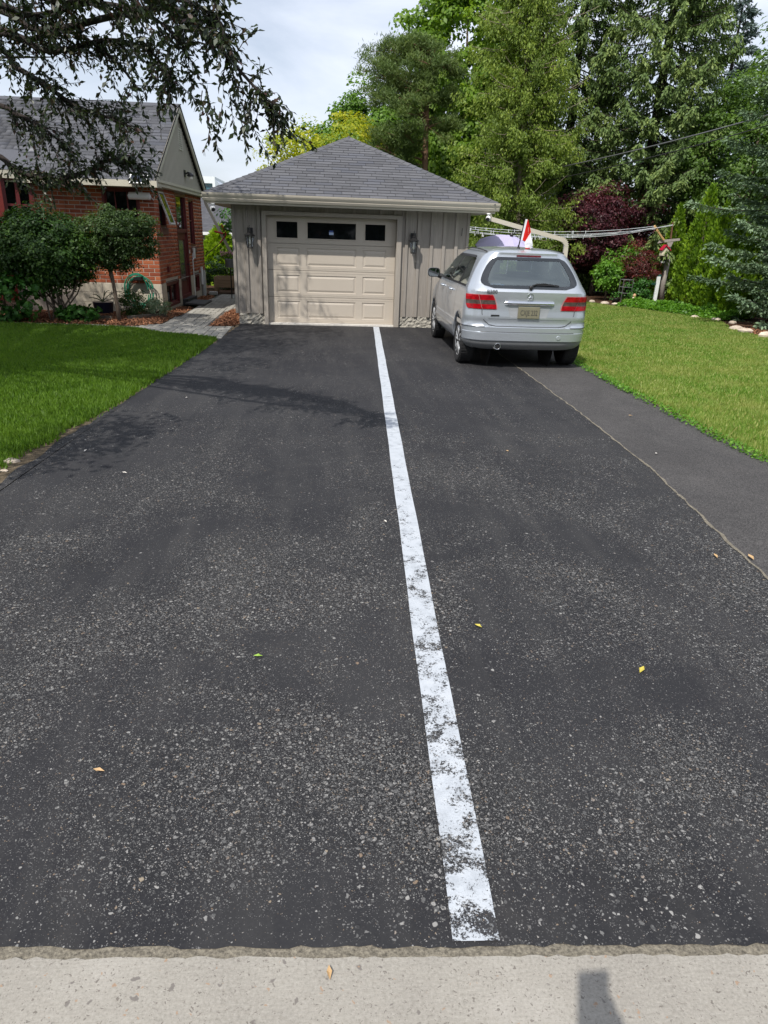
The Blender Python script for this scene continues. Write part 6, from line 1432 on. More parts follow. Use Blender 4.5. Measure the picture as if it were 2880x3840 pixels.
# ------------------------------------------------------------------ foreground crab apple
def crabapple():
    r = np.random.default_rng(121); rn = random.Random(121); b = (-5.3, 7.6, 0)
    t = empty('crabapple_tree', b, 'dark purple-green crabapple whose drooping branches hang in from the upper left', 'tree')
    tr = MB(); tr.tube([b, (-5.25, 7.5, 0.9), (-5.15, 7.45, 1.7), (-5.05, 7.4, 2.3)], [0.19, 0.16, 0.15, 0.14], 12)
    fork = np.array([-5.05, 7.4, 2.3])
    limbs = []
    def limb(pts, r0, r1): 
        pts = [np.array(p, float) for p in pts]; s = []
        for i in range(len(pts)-1):
            p0 = pts[max(i-1, 0)]; p1 = pts[i]; p2 = pts[i+1]; p3 = pts[min(i+2, len(pts)-1)]
            for q in np.linspace(0, 1, 6, endpoint=False): s.append(0.5*((2*p1)+(-p0+p2)*q+(2*p0-5*p1+4*p2-p3)*q*q+(-p0+3*p1-3*p2+p3)*q**3))
        s.append(pts[-1]); s = np.array(s); tr.tube([tuple(p) for p in s], list(np.linspace(r0, r1, len(s))), 7); limbs.append(s); return s
    V = LIMBS
    vis = [limb([fork+np.array([0, 0, 0.1*i])]+v, 0.030, 0.006) for i, v in enumerate(V)]
    allP = []; allD = []
    def twig(p, d, L, step, grav, out=allP, rad=0.004, draw=True):
        d = np.array(d, float); pts = [np.array(p)]; n = max(4, int(L/0.05))
        for i in range(n):
            d = d+np.array([0, 0, -grav])+r.normal(size=3)*0.12; d /= np.linalg.norm(d); pts.append(pts[-1]+d*L/n)
        pts = np.array(pts)
        if draw: tr.tube([tuple(q) for q in pts[::2]], list(np.linspace(rad, 0.0015, len(pts[::2]))), 4, cap=False)
        m_ = int(L/step); u = (np.arange(m_)+r.random(m_))/m_*(n-0.01); i0 = u.astype(int); q = pts[i0]+(pts[i0+1]-pts[i0])*(u-i0)[:, None]; dd = unit(pts[i0+1]-pts[i0])
        allP.append(q); allD.append(dd)
    for s, (n_tw, Lr, gv) in zip(vis, TWIGS):
        for k in range(n_tw):
            u = 0.22+0.78*r.random(); i = min(int(u*(len(s)-1)), len(s)-2); p = s[i]+(s[i+1]-s[i])*r.random(); ax = unit(s[i+1]-s[i]); d = unit(ax*0.7+r.normal(size=3)*np.array([0.6, 0.6, 0.45]))
            twig(p, d, r.uniform(*Lr), 0.0175, gv)
    for (p, d, L, g) in DROOPS: 
        twig(p, d, L, 0.011, g)
        for _ in range(5): twig(np.array(p)+r.normal(size=3)*0.04+np.array(d)*r.uniform(0, 0.2), np.array(d)+r.normal(size=3)*0.3, L*r.uniform(0.25, 0.6), 0.015, g)
    # the rest of the crown above and left of the view
    C = ellipsoid_pts(r, (-6.0, 9.3, 5.3), (4.0, 4.1, 2.5), 600, 0.3, 0.15, 3); C = C[(C[:, 2] > 3.3) & ~((C[:, 1] > 11.6) & (C[:, 0] > -5.7))]
    C2 = np.c_[r.uniform(-3.7, -2.75, 14), r.uniform(3.3, 4.5, 14), r.uniform(2.3, 3.2, 14)]
    sd = np.array([-math.sin(SUN_AZ)*math.cos(SUN_EL), -math.cos(SUN_AZ)*math.cos(SUN_EL), math.sin(SUN_EL)])
    for g0 in ((-3.45, 15.4, 1.7), (-3.45, 15.4, 1.0), (-3.45, 15.4, 0.3), (-2.45, 15.3, 0.0), (-2.9, 14.9, 0.0)):     # gap in the crown that lets light onto the house corner
        w = C-np.array(g0); dd = np.linalg.norm(w-np.outer(w @ sd, sd), axis=1); C = C[dd > 0.62]
    for q in C[::5]: tr.tube([tuple(p) for p in quadbez(fork, (fork+q)/2+np.array([0, 0, 0.4]), q, 6)], list(np.linspace(0.05, 0.008, 6)), 5)
    C = np.vstack([C, C2]); C = C[(C[:, 2]-CAM_H)/np.maximum(C[:, 1], 0.1) > 0.30+0.0*C[:, 0]] if False else C
    Pc, dc = clumped(r, C, np.full(len(C), 0.42), 110)
    vis_el = (Pc[:, 2]-CAM_H)/np.maximum(Pc[:, 1], 0.3); inframe = (vis_el < 0.36) & (Pc[:, 0] > -0.62*Pc[:, 1]+0.15)
    Pc, dc = Pc[~inframe], dc[~inframe]
    tr.build('trunk', mat('crab bark', (0.032, 0.025, 0.022), 0.95, var=0.35, scale=14, bump=0.8, bscale=50, bdist=0.01), t, smooth=True)
    P = np.vstack(allP); D = np.vstack(allD); n = len(P); D2 = unit(D*0.6+r.normal(size=(n, 3))*0.6+np.array([0, 0, -0.35])); L = 0.050*(0.6+0.65*r.random(n))
    P = np.vstack([P, Pc]); D2 = np.vstack([D2, unit(dc+r.normal(size=dc.shape)*0.6+np.array([0, 0, -0.3]))]); L = np.concatenate([L, 0.085*(0.7+0.6*r.random(len(Pc)))]); n = len(P)
    N = unit(np.array([0, 0, 0.8])+r.normal(size=(n, 3))*0.7)
    meshobj('crown', leaves_mesh('crown', P, D2, N, L, L*0.46, r.random(n), 0.06), ML_CRAB, t)
LIMBS = [[[-2.75, 6.6, 3.17], [-2.03, 6.2, 3.03], [-1.41, 5.8, 3.05], [-0.99, 5.5, 3.05], [-0.77, 5.3, 2.92], [-0.57, 5.1, 2.72], [-0.4, 5.0, 2.55], [-0.28, 5.0, 2.42]], [[-2.78, 6.8, 2.97], [-2.39, 6.6, 2.85], [-2.11, 6.4, 2.71], [-1.9, 6.3, 2.58], [-1.66, 6.2, 2.5], [-1.45, 6.1, 2.43]], [[-2.99, 7.0, 2.29], [-2.62, 6.9, 2.13], [-2.28, 6.8, 2.07], [-1.96, 6.7, 2.14], [-1.72, 6.6, 2.23], [-1.48, 6.5, 2.18]], [[-2.46, 6.0, 3.23], [-1.79, 5.8, 3.12], [-1.28, 5.5, 3.1], [-0.84, 5.2, 3.02], [-0.63, 5.0, 2.9], [-0.54, 4.9, 2.76]], [[-2.59, 6.4, 3.02], [-2.0, 6.2, 2.9], [-1.51, 6.0, 2.95], [-1.16, 5.7, 2.84], [-0.99, 5.5, 2.64]], [[-2.88, 6.9, 2.64], [-2.51, 6.8, 2.55], [-2.28, 6.7, 2.45], [-2.06, 6.6, 2.29]], [[-2.11, 5.4, 3.21], [-1.43, 5.2, 3.15], [-0.92, 5.0, 3.11], [-0.64, 4.9, 3.01]], [[-2.57, 6.2, 3.15], [-2.01, 6.0, 3.07], [-1.53, 5.8, 3.12], [-1.1, 5.5, 3.0], [-0.86, 5.3, 2.8]], [[-2.7, 6.6, 3.11], [-2.25, 6.4, 3.0], [-1.83, 6.2, 3.03], [-1.49, 6.0, 2.84], [-1.28, 5.8, 2.63]]]
TWIGS = [(112, (0.08, 0.26), 0.03), (91, (0.15, 0.42), 0.08), (152, (0.12, 0.36), 0.05), (110, (0.1, 0.34), 0.06), (108, (0.15, 0.42), 0.07), (51, (0.15, 0.4), 0.08), (100, (0.15, 0.4), 0.07), (80, (0.12, 0.36), 0.06), (42, (0.12, 0.34), 0.07)]
DROOPS = [([-0.71, 5.1, 2.54], (0.05, 0, -1), 0.4, 0.02), ([-0.55, 5.0, 2.53], (0.1, 0, -1), 0.26, 0.02), ([-0.46, 5.0, 2.47], (0.15, -0.1, -1), 0.4, 0.02), ([-0.34, 5.0, 2.46], (0.5, 0, -0.8), 0.26, 0.02), ([-0.28, 5.0, 2.42], (0.65, 0, -0.75), 0.27, 0.02), ([-0.58, 5.1, 2.73], (0.3, 0, -1), 0.3, 0.02), ([-0.84, 5.3, 2.79], (0, 0, -1), 0.3, 0.02), ([-0.99, 5.5, 2.7], (0, 0, -1), 0.25, 0.03)]
crabapple()
# ------------------------------------------------------------------ paved path
M_PAV = mat('grey paver', (0.30, 0.288, 0.255), 0.9, var=0.14, scale=10, bump=0.5, bscale=90, bdist=0.004, rndamt=0.13)
M_JOINT = mat('paver joint', (0.10, 0.092, 0.08), 0.95, var=0.2, scale=30, bump=0.5)
PATH = [(-1.655, 11.78), (-1.68, 11.83), (-2.12, 12.26), (-2.74, 12.46), (-3.26, 13.0), (-4.4, 13.16), (-9.0, 13.26), (-9.0, 13.44), (-4.4, 13.36), (-3.35, 13.22), (-2.97, 13.62), (-2.91, 14.51), (-2.85, 15.57), (-2.83, 16.6), (-2.75, 20.2), (-1.72, 20.2), (-1.72, 18.4), (-1.75, 16.9), (-2.01, 16.1), (-2.08, 13.42), (-1.60, 13.55)]
path = tag(sheet('paved_path', PATH, 0.0015, M_JOINT), 'grey interlocking paver path between house and garage', kind='structure')
Pa = np.array(PATH); rp_ = random.Random(31); pm_cache = {}; npv = 0
def paver_me(w, h):
    k = (w, h)
    if k not in pm_cache:
        me = MB().bbox(-w/2, w/2, 0, 0.02, -h/2, h/2, 0.005, M=Matrix(((1, 0, 0, 0), (0, 0, 1, 0), (0, -1, 0, 0.014), (0, 0, 0, 1)))).mesh('paver'); me.materials.append(M_PAV); pm_cache[k] = me
    return pm_cache[k]
CELL = 0.118
cells = []
for i in range(70):
    for j in range(80):
        cells.append((-5.6+i*CELL*0+i*CELL, 11.7+j*CELL))
used = set()
def inside(x, y, m=0.03): return bool(inpoly(Pa, np.array([x-m, x+m, x-m, x+m]), np.array([y-m, y-m, y+m, y+m])).all())
NI, NJ = 36, 74
for j in range(NJ):
    for i in range(NI):
        if (i, j) in used: continue
        x, y = -5.7+i*CELL, 11.72+j*CELL
        if not inside(x, y): continue
        opt = [(2, 1), (1, 2), (2, 2), (1, 1)]; rp_.shuffle(opt)
        for (a, c) in opt+[(1, 1)]:
            cs = [(i+p, j+q) for p in range(a) for q in range(c)]
            if all(q not in used and inside(-5.7+q[0]*CELL, 11.72+q[1]*CELL) for q in cs):
                used.update(cs); npv += 1
                if npv <= 300: inst('paver', paver_me(round(a*CELL-0.01, 3), round(c*CELL-0.01, 3)), (x+(a-1)*CELL/2, y+(c-1)*CELL/2, rp_.uniform(-0.002, 0.003)), path, (rp_.uniform(-0.006, 0.006), rp_.uniform(-0.006, 0.006), rp_.uniform(-0.02, 0.02)))
                break
k = 0; x = -3.4       # single edging row along the lawn
while x > -7.2 and npv < 300:
    y = float(np.interp(x, [-9, -4.4, -3.3], [13.35, 13.26, 13.11])); inst('paver', paver_me(0.2, 0.15), (x-0.1, y, 0.0), path, (0, 0, rp_.uniform(-0.03, 0.03))); x -= 0.212; npv += 1
# ------------------------------------------------------------------ mulch
M_CHIP = mat('bark chips', (0.30, 0.135, 0.07), 0.95, var=0.35, scale=30, bump=0.3, rndamt=0.5, c2=(0.46, 0.24, 0.13))
BEDS = [[(-9, 13.46), (-4.4, 13.38), (-3.37, 13.25), (-2.99, 13.64), (-2.93, 14.51), (-2.87, 15.57), (-2.85, 16.6), (-3.2, 16.75), (-3.31, 15.44), (-5.06, 15.4), (-9, 14.9)],
        [(-2.06, 13.44), (-1.62, 13.57), (-1.545, 13.9), (-1.545, 16.9), (-1.76, 16.9), (-2.0, 16.1)], [(-3.12, 18.0), (-2.77, 18.2), (-2.77, 19.4), (-3.1, 19.5)], [(-3.2, 20.3), (-1.5, 20.2), (-1.4, 24), (-4.5, 24)],
        [(9.06, 14.62), (9.7, 16.4), (9.15, 18.05), (7.93, 20.6), (7.0, 22.4), (7, 25), (13, 25), (13, 12.5), (9.05, 12.8)]]
for k, B in enumerate(BEDS): tag(sheet('mulch_bed', B, 0.003, M_BED), ['mulched bed in front of the brick house', 'mulch wedge between path and garage', 'mulch patch by the side door', 'bed behind the path', 'planting bed along the side lawn'][k], kind='structure')
def chips(B, n, seed, hump=0.05, name='mulch', label=''):
    r = np.random.default_rng(seed); Bn = np.array(B); X = r.uniform(Bn[:, 0].min(), Bn[:, 0].max(), n*6); Y = r.uniform(Bn[:, 1].min(), Bn[:, 1].max(), n*6); k = inpoly(B, X, Y) & (np.abs(X-0.1*Y) < 0.62*Y+0.5); X, Y = X[k][:n], Y[k][:n]; n = len(X)
    ed = np.clip(edgedist(list(B)+[B[0]], X, Y)/0.25, 0, 1); P = np.c_[X, Y, 0.008+hump*ed*(0.4+0.6*r.random(n))]
    T = unit(r.normal(size=(n, 3))*np.array([1, 1, 0.3])); N = unit(np.array([0, 0, 1])+r.normal(size=(n, 3))*0.5); L = 0.045*(0.4+1.1*r.random(n))
    tag(meshobj(name, leaves_mesh(name, P, T, N, L, 0.012+0.014*r.random(n), r.random(n), 0.05), M_CHIP), label, 'mulch', kind='stuff')
chips(BEDS[0], 15000, 1, 0.04, label='reddish bark chips in the bed before the house'); chips(BEDS[1], 4500, 2, 0.07, label='reddish bark chips between path and garage'); chips(BEDS[2], 1800, 3, 0.06, label='reddish bark chips by the side door')
chips([(9.06, 14.62), (9.6, 15.2), (10.5, 13.6), (9.3, 12.9), (9.04, 13.4)], 2500, 4, 0.03, label='dark red bark chips at the right edge of the side lawn')
# bed edging timber
M_TIMB = mat('weathered timber', (0.13, 0.11, 0.085), 0.9, var=0.25, scale=12, bump=0.5)
ed = empty('bed_edging', (-4.0, 14.1, 0), 'weathered timber edging of the raised bed', 'edging')
for (a, c) in (((-4.9, 13.98), (-3.95, 13.98)), ((-3.68, 14.02), (-3.1, 14.75))):
    d = Vector((c[0]-a[0], c[1]-a[1], 0)); M = Matrix.Translation((*a, 0)) @ Matrix.Rotation(math.atan2(d.y, d.x), 4, 'Z'); MB().bbox(0, d.length, -0.02, 0.02, 0, 0.09, 0.006, M).build('timber', M_TIMB, ed)
# ------------------------------------------------------------------ small things left
mt = empty('door_mat', (-2.92, 17.5, 0.015), 'thin dark grey mat lying on the path by the side door', 'mat')
Mm = mat('dark mat', (0.11, 0.11, 0.11), 0.9, var=0.2, scale=40, bump=0.5)
MB().prism([(-3.14, 17.15, 0.02), (-2.66, 16.9, 0.02), (-2.64, 17.95, 0.02), (-3.10, 18.05, 0.02)], (0, 0, 0.03)).build('pad', Mm, mt)
MB().prism([(-3.13, 17.16, 0.0505), (-2.67, 16.915, 0.0505), (-2.65, 17.94, 0.0505), (-3.09, 18.03, 0.0505)], (0, 0, 0.006)).build('pile', Mm, mt)
pn = empty('wooden_planter', (-2.45, 20.5, 0), 'raised wooden planter box behind the garage corner', 'planter')
M_PINEW = mat('planter wood', (0.30, 0.20, 0.12), 0.85, var=0.2, scale=5, stretch=(0.4, 6, 6), bump=0.3, rndamt=0.1)
for sx in (-2.87, -2.05):
    for sy in (20.42, 20.85): MB().bbox(sx-0.035, sx+0.035, sy-0.035, sy+0.035, 0, 0.46, 0.004).build('leg', M_PINEW, pn)
for k in range(3): MB().bbox(-2.83, -2.09, 20.395, 20.42, 0.17+k*0.097, 0.262+k*0.097, 0.004).build('plank', M_PINEW, pn)
MB().box(-2.83, -2.09, 20.43, 20.85, 0.17, 0.2).build('tray', M_PINEW, pn); MB().box(-2.83, -2.09, 20.83, 20.85, 0.2, 0.46).build('back_board', M_PINEW, pn); MB().box(-2.82, -2.1, 20.43, 20.83, 0.2, 0.42).build('soil', M_BED, pn)
bl_ = MB().bbox(-2.99, -2.78, 19.95, 20.1, 0.0, 0.085, 0.008).build('concrete_block', mat('pale block', (0.42, 0.40, 0.37), 0.9), None); tag(bl_, 'pale concrete block at the end of the path', 'block')
fp = empty('flower_pot', (-2.27, 19.0, 0), 'grey pot of pink flowers on a stand by the garage', 'flower pot')
MB().tube([(-2.27, 19.0, 0), (-2.27, 19.0, 0.78)], 0.015, 6).build('stand', M_BLACK, fp); MB().lathe([(0.10, 0.77), (0.12, 0.79), (0.14, 0.96), (0.155, 0.98), (0.15, 0.985), (0.13, 0.96)], (-2.27, 19.0, 0), 18).build('pot', mat('grey pot', (0.22, 0.23, 0.26), 0.5, bump=0), fp, True)
r_ = np.random.default_rng(7); n = 260; P = np.array([-2.27, 19, 1.06])+r_.normal(size=(n, 3))*np.array([0.12, 0.08, 0.05]); N = rand_unit(r_, n)
meshobj('foliage', leaves_mesh('foliage', P, np.cross(N, rand_unit(r_, n)), N, np.full(n, 0.05), np.full(n, 0.03), r_.random(n)), ML_MID, fp)
Cf = np.array([[-2.47, 19, 1.13], [-2.44, 18.97, 1.08], [-2.36, 18.95, 1.11], [-2.27, 18.94, 1.13], [-2.2, 18.95, 1.1], [-2.31, 18.95, 1.09]]); P = np.repeat(Cf, 40, axis=0)+r_.normal(size=(240, 3))*0.025; N = rand_unit(r_, 240)
meshobj('blossom', leaves_mesh('blossom', P, np.cross(N, rand_unit(r_, 240)), N, np.full(240, 0.03), np.full(240, 0.028), r_.random(240)), leafmat('pink petal', [(0, (0.55, 0.22, 0.36)), (1, (0.80, 0.52, 0.66))], 0.3, tcol=(1, 0.7, 0.8)), fp)
rb3 = empty('red_bracket', hw(0.35, 5.0, 1.6), 'red arrow-shaped bracket hanging beside the house downspout', 'bracket')
Mred = mat('red enamel', (0.55, 0.045, 0.045), 0.5, bump=0)
MB().tube([hw(0.30, 4.98, 1.62), hw(0.62, 4.98, 1.55)], 0.022, 6).build('bar', Mred, rb3); MB().tube([hw(0.50, 4.98, 1.80), hw(0.62, 4.98, 1.55), hw(0.44, 4.98, 1.33)], 0.02, 6).build('chevron', Mred, rb3); MB().tube([hw(0.44, 4.98, 1.33), hw(0.02, 4.93, 0.98)], 0.012, 6).build('stay', mat('dark stay', (0.1, 0.05, 0.04), 0.6, bump=0), rb3)
# green hose coil on the front wall
hz = empty('garden_hose', hw(-0.5, -0.08, 0.2), 'coiled green garden hose hanging on the foundation wall', 'hose')
M_HOSE = mat('green hose', (0.02, 0.20, 0.12), 0.4, var=0.1, bump=0.05); rz = random.Random(4)
for k in range(6):
    pts = []; ox, oz, rx, rzz = rz.uniform(-0.06, 0.06), rz.uniform(-0.03, 0.03), rz.uniform(0.2, 0.27), rz.uniform(0.2, 0.3)
    for q in range(25): a = 2*PI*q/24; pts.append(hw(-0.42+ox+math.cos(a)*rx, -0.06-0.022*k, 0.50+oz+math.sin(a)*rzz-0.1*(math.sin(a) < 0)))
    MB().tube(pts, 0.011, 6).build('coil', M_HOSE, hz)
MB().box(-0.5, -0.34, -0.2, -0.019, 0.66, 0.72, WM[hs]).build('hanger', M_BLACK, hz)
sl = empty('strap_leaf_plant', hw(-1.05, -0.5, 0), 'large strap-leaved plant in a dark blue pot before the foundation', 'potted plant')
MB().lathe([(0.14, 0.0), (0.17, 0.02), (0.20, 0.24), (0.21, 0.25), (0.18, 0.25)], hw(-1.05, -0.55, 0), 16).build('pot', mat('dark blue pot', (0.025, 0.03, 0.06), 0.3, bump=0), sl, True)
M_STRAP = mat('strap leaf', (0.035, 0.10, 0.03), 0.5, var=0.3, scale=20, bump=0.1)
for k, (dx, dz, L) in enumerate([(0.5, 0.55, 0.75), (0.25, 0.7, 0.6), (-0.3, 0.5, 0.55), (-0.5, 0.3, 0.5), (0.6, 0.25, 0.6), (0.1, 0.8, 0.5), (-0.15, 0.2, 0.45)]):
    G_ = []
    for q in range(8):
        t = q/7; x = -1.05+dx*L*t*1.1; z = 0.25+dz*L*(t-0.55*t*t)*1.2; w = 0.035*math.sin(PI*min(1, t*0.9+0.1)); G_.append([hw(x, -0.55-w+0.02*k-0.05, z), hw(x, -0.56+0.02*k-0.05, z-0.012), hw(x, -0.55+w+0.02*k-0.05, z)])
    MB().grid(G_).build('leaf', M_STRAP, sl)
# ------------------------------------------------------------------ neighbour house and office tower
nh = empty('neighbour_house', (-5.0, 33, 0), 'dark grey shingled roof of the house behind', 'house')
M_NSH, nts = newmat('far shingles'); b9 = NB(nts); br = b9.n('TexBrick', Vector=b9.scaled(b9.pos(), (1, 1, 1), (0, 0, 0), (PI/2, 0, 0)), Color1=(0.055, 0.057, 0.065), Color2=(0.10, 0.102, 0.112), Mortar=(0.05, 0.05, 0.055), Scale=1.0, Mortar__Size=0.008, Brick__Width=0.34, Row__Height=0.075); br.offset = 0.37
b9.out(b9.bsdf(b9.mix(0.5, br.outputs['Color'], b9.ramp(b9.noise(b9.scaled(b9.pos(), (3, 3, 14)), 2.5, 4), [(0.3, (0.05, 0.052, 0.06)), (0.7, (0.12, 0.12, 0.13))])), 0.9, 0, None, 0.2))
MB().prism([(-12.5, 30, 1.50), (-2.6, 30, 1.50), (-2.9, 34.5, 3.05), (-12.5, 34.5, 3.05)], (0, 0, 0.06)).build('roof', M_NSH, nh); MB().box(-12.5, -2.55, 29.9, 30.02, 1.42, 1.53).build('gutter', M_WHITE, nh); MB().box(-12.3, -3.0, 30.3, 39, 0, 1.5).build('wall', mat('shaded stucco', (0.30, 0.28, 0.24), 0.9), nh); MB().prism([(-12.5, 34.5, 3.05), (-2.9, 34.5, 3.05), (-2.6, 39, 1.5), (-12.5, 39, 1.5)], (0, 0, 0.06)).build('roof', M_NSH, nh)
tw = empty('office_tower', (-27, 155, 0), 'distant white and teal glass office tower between the roofs', 'building')
M_TW = mat('tower white', (0.75, 0.78, 0.80), 0.5, bump=0); M_TG = mat('tower teal glass', (0.06, 0.14, 0.17), 0.2, var=0.2, scale=0.3, bump=0); M_TS = mat('tower pale side', (0.55, 0.60, 0.66), 0.5, bump=0)
MB().box(-34, -20.6, 150.5, 165, 0, 10.55).build('core', M_TG, tw); MB().box(-34, -20.1, 150, 165.2, 9.5, 10.7).build('parapet', M_TW, tw); MB().box(-20.6, -20.1, 150, 151, 0, 9.5).build('pier', M_TW, tw)
MB().prism([(-20.09, 150, 0), (-20.09, 150, 10.3), (-17.0, 152, 6.9), (-16.5, 152, 0)], (0, 10, 0)).build('side_wing', M_TS, tw)
for k in range(9): MB().box(-33.5, -20.61+(-1.5 if k % 2 else 0), 150.1, 150.49, 0.6+k*0.86, 0.86+k*0.86).build('floor_band', M_TW, tw)
# ------------------------------------------------------------------ right garden
fc = empty('fence', (9.3, 25.2, 0), 'dark weathered plank fence behind the purple maple', 'fence')
M_FEN = mat('dark fence wood', (0.075, 0.06, 0.048), 0.9, var=0.3, scale=6, stretch=(8, 8, 0.5), bump=0.4, rndamt=0.2)
pk = None
for k in range(44):
    if pk is None: pk = MB().bbox(0, 0.14, 0, 0.02, 0, 1.7, 0.004).mesh('plank'); pk.materials.append(M_FEN)
    inst('plank', pk, (6.0+k*0.15, 25.2+0.004*(k % 3), 0.03), fc)
for z in (0.35, 1.4): MB().box(6, 12.6, 25.225, 25.27, z, z+0.09).build('rail', M_FEN, fc)
for k in range(4): MB().box(6.1+k*2.1, 6.2+k*2.1, 25.28, 25.38, 0, 1.8).build('post', M_FEN, fc)
cp = empty('clothesline_post', (10.68, 21.7, 0), 'weathered grey clothesline post with two slanted wooden arms', 'post')
M_GREYW = mat('silver weathered wood', (0.33, 0.30, 0.265), 0.9, var=0.2, scale=6, stretch=(6, 6, 0.6), bump=0.4)
MB().tube([(10.72, 21.7, 0), (10.70, 21.7, 0.7), (10.72, 21.7, 1.2), (10.66, 21.7, 1.72)], [0.085, 0.08, 0.075, 0.065], 10).build('post', M_GREYW, cp, True)
MB().prism([(10.27, 21.6, 1.70), (10.31, 21.6, 1.79), (10.93, 21.6, 1.86), (10.95, 21.6, 1.80), (10.35, 21.6, 1.715)], (0, 0.05, 0)).build('crosspiece', M_GREYW, cp); MB().prism([(10.55, 21.605, 1.73), (10.75, 21.605, 1.76), (10.70, 21.605, 1.61), (10.62, 21.605, 1.61)], (0, 0.05, 0)).build('crosspiece_block', M_GREYW, cp)
M_NEWW = mat('new yellow wood', (0.62, 0.40, 0.17), 0.7, var=0.15, scale=8, stretch=(1, 1, 6), bump=0.1)
MB().tube([(10.42, 21.57, 1.80), (10.12, 21.5, 2.06)], 0.034, 4).build('arm', M_NEWW, cp); MB().tube([(10.14, 21.5, 2.04), (10.0, 21.47, 2.18)], 0.042, 4).build('arm_tip', M_NEWW, cp); MB().tube([(10.68, 21.68, 1.84), (10.74, 21.85, 2.30)], 0.026, 4).build('arm', mat('brown arm', (0.10, 0.045, 0.022), 0.8, bump=0.1), cp)
bh = empty('bird_house', (10.5, 21.45, 1.3), 'small white bird house with red roof on the clothesline post', 'bird house')
MB().prism([(10.36, 21.42, 1.36), (10.56, 21.42, 1.36), (10.56, 21.42, 1.52), (10.46, 21.42, 1.62), (10.36, 21.42, 1.52)], (0, 0.16, 0)).build('box', mat('cream box', (0.68, 0.62, 0.47), 0.7, var=0.15, scale=20), bh); MB().prism([(10.44, 21.38, 1.64), (10.61, 21.38, 1.50), (10.62, 21.38, 1.52), (10.455, 21.38, 1.665)], (0, 0.22, 0)).build('roof', mat('crimson roof', (0.42, 0.012, 0.04), 0.5, bump=0), bh)
MB().prism([(10.46, 21.38, 1.652), (10.34, 21.38, 1.50), (10.325, 21.38, 1.515), (10.455, 21.38, 1.67)], (0, 0.22, 0)).build('roof', bpy.data.materials['crimson roof'], bh); MB().box(10.34, 10.58, 21.38, 21.6, 1.335, 1.358).build('floor', M_TIMB, bh); MB().box(10.42, 10.52, 21.46, 21.56, 1.15, 1.2).build('feeder_tray', M_WHITE, bh); MB().box(10.44, 10.56, 21.5, 21.56, 1.2, 1.33).build('feeder', M_BLACK, bh)
wpst = empty('white_post', (9.88, 20.4, 0), 'white post with flaking paint and dark green brackets before the cedars', 'post')
MB().bbox(10.31, 10.40, 21.15, 21.22, 0, 0.80, 0.006, M=Matrix.Translation((9.88, 20.4, 0)) @ Matrix.Rotation(math.radians(0.5), 4, 'Y') @ Matrix.Translation((-10.35, -21.2, 0))).build('board', mat('flaking white paint', (0.74, 0.76, 0.76), 0.7, var=0.15, scale=16, bump=0.3), wpst)
M_DKG = mat('dark green paint', (0.012, 0.05, 0.04), 0.5, bump=0); MB().lathe([(0.06, 0.80), (0.055, 0.84), (0.02, 0.86)], (9.93, 20.42, 0), 10).build('cap', M_DKG, wpst); MB().box(9.72, 9.88, 20.4, 20.43, 0.57, 0.62).build('bracket', M_DKG, wpst)
gs = empty('plant_stand', (9.2, 20.9, 0), 'thin wire plant stand beside the barberry', 'stand'); M_WIRE = mat('grey wire', (0.22, 0.22, 0.22), 0.5, 0.6, bump=0)
for z in (0.28, 0.45, 0.66): MB().tube([(9.05, 20.85, z), (9.35, 20.85, z), (9.35, 21.1, z), (9.05, 21.1, z), (9.05, 20.85, z)], 0.009, 5).build('shelf', M_WIRE, gs)
for x, y in ((9.05, 20.85), (9.35, 20.85), (9.35, 21.1), (9.05, 21.1)): MB().tube([(x, y, 0), (x, y, 0.66)], 0.008, 5).build('leg', M_WIRE, gs)
gn = empty('garden_ornament', (9.32, 20.55, 0), 'small cream garden ornament at the foot of the plant stand', 'ornament')
MB().lathe([(0.06, 0), (0.065, 0.06), (0.05, 0.14), (0.055, 0.2)], (9.32, 20.55, 0), 12).build('body', mat('cream ceramic', (0.62, 0.52, 0.38), 0.5, var=0.15, scale=14, bump=0), gn, True); MB().lathe([(0.045, 0.20), (0.05, 0.24), (0.035, 0.28), (0.01, 0.3)], (9.32, 20.55, 0), 12).build('head', mat('tan ceramic', (0.5, 0.3, 0.16), 0.5, bump=0), gn, True)
bp = empty('plant_pot', (8.66, 20.3, 0), 'small black nursery pot with a seedling at the lawn edge', 'plant pot'); MB().lathe([(0.09, 0), (0.12, 0.16), (0.125, 0.17), (0.11, 0.16)], (8.66, 20.3, 0), 14).build('pot', M_BLACK, bp, True)
n = 70; P = np.array([8.66, 20.3, 0.24])+r_.normal(size=(n, 3))*np.array([0.09, 0.09, 0.06]); N = unit(rand_unit(r_, n)+np.array([0, 0, 1])); meshobj('seedling', leaves_mesh('seedling', P, np.cross(N, rand_unit(r_, n)), N, np.full(n, 0.07), np.full(n, 0.045), r_.random(n)), ML_IVY, bp)
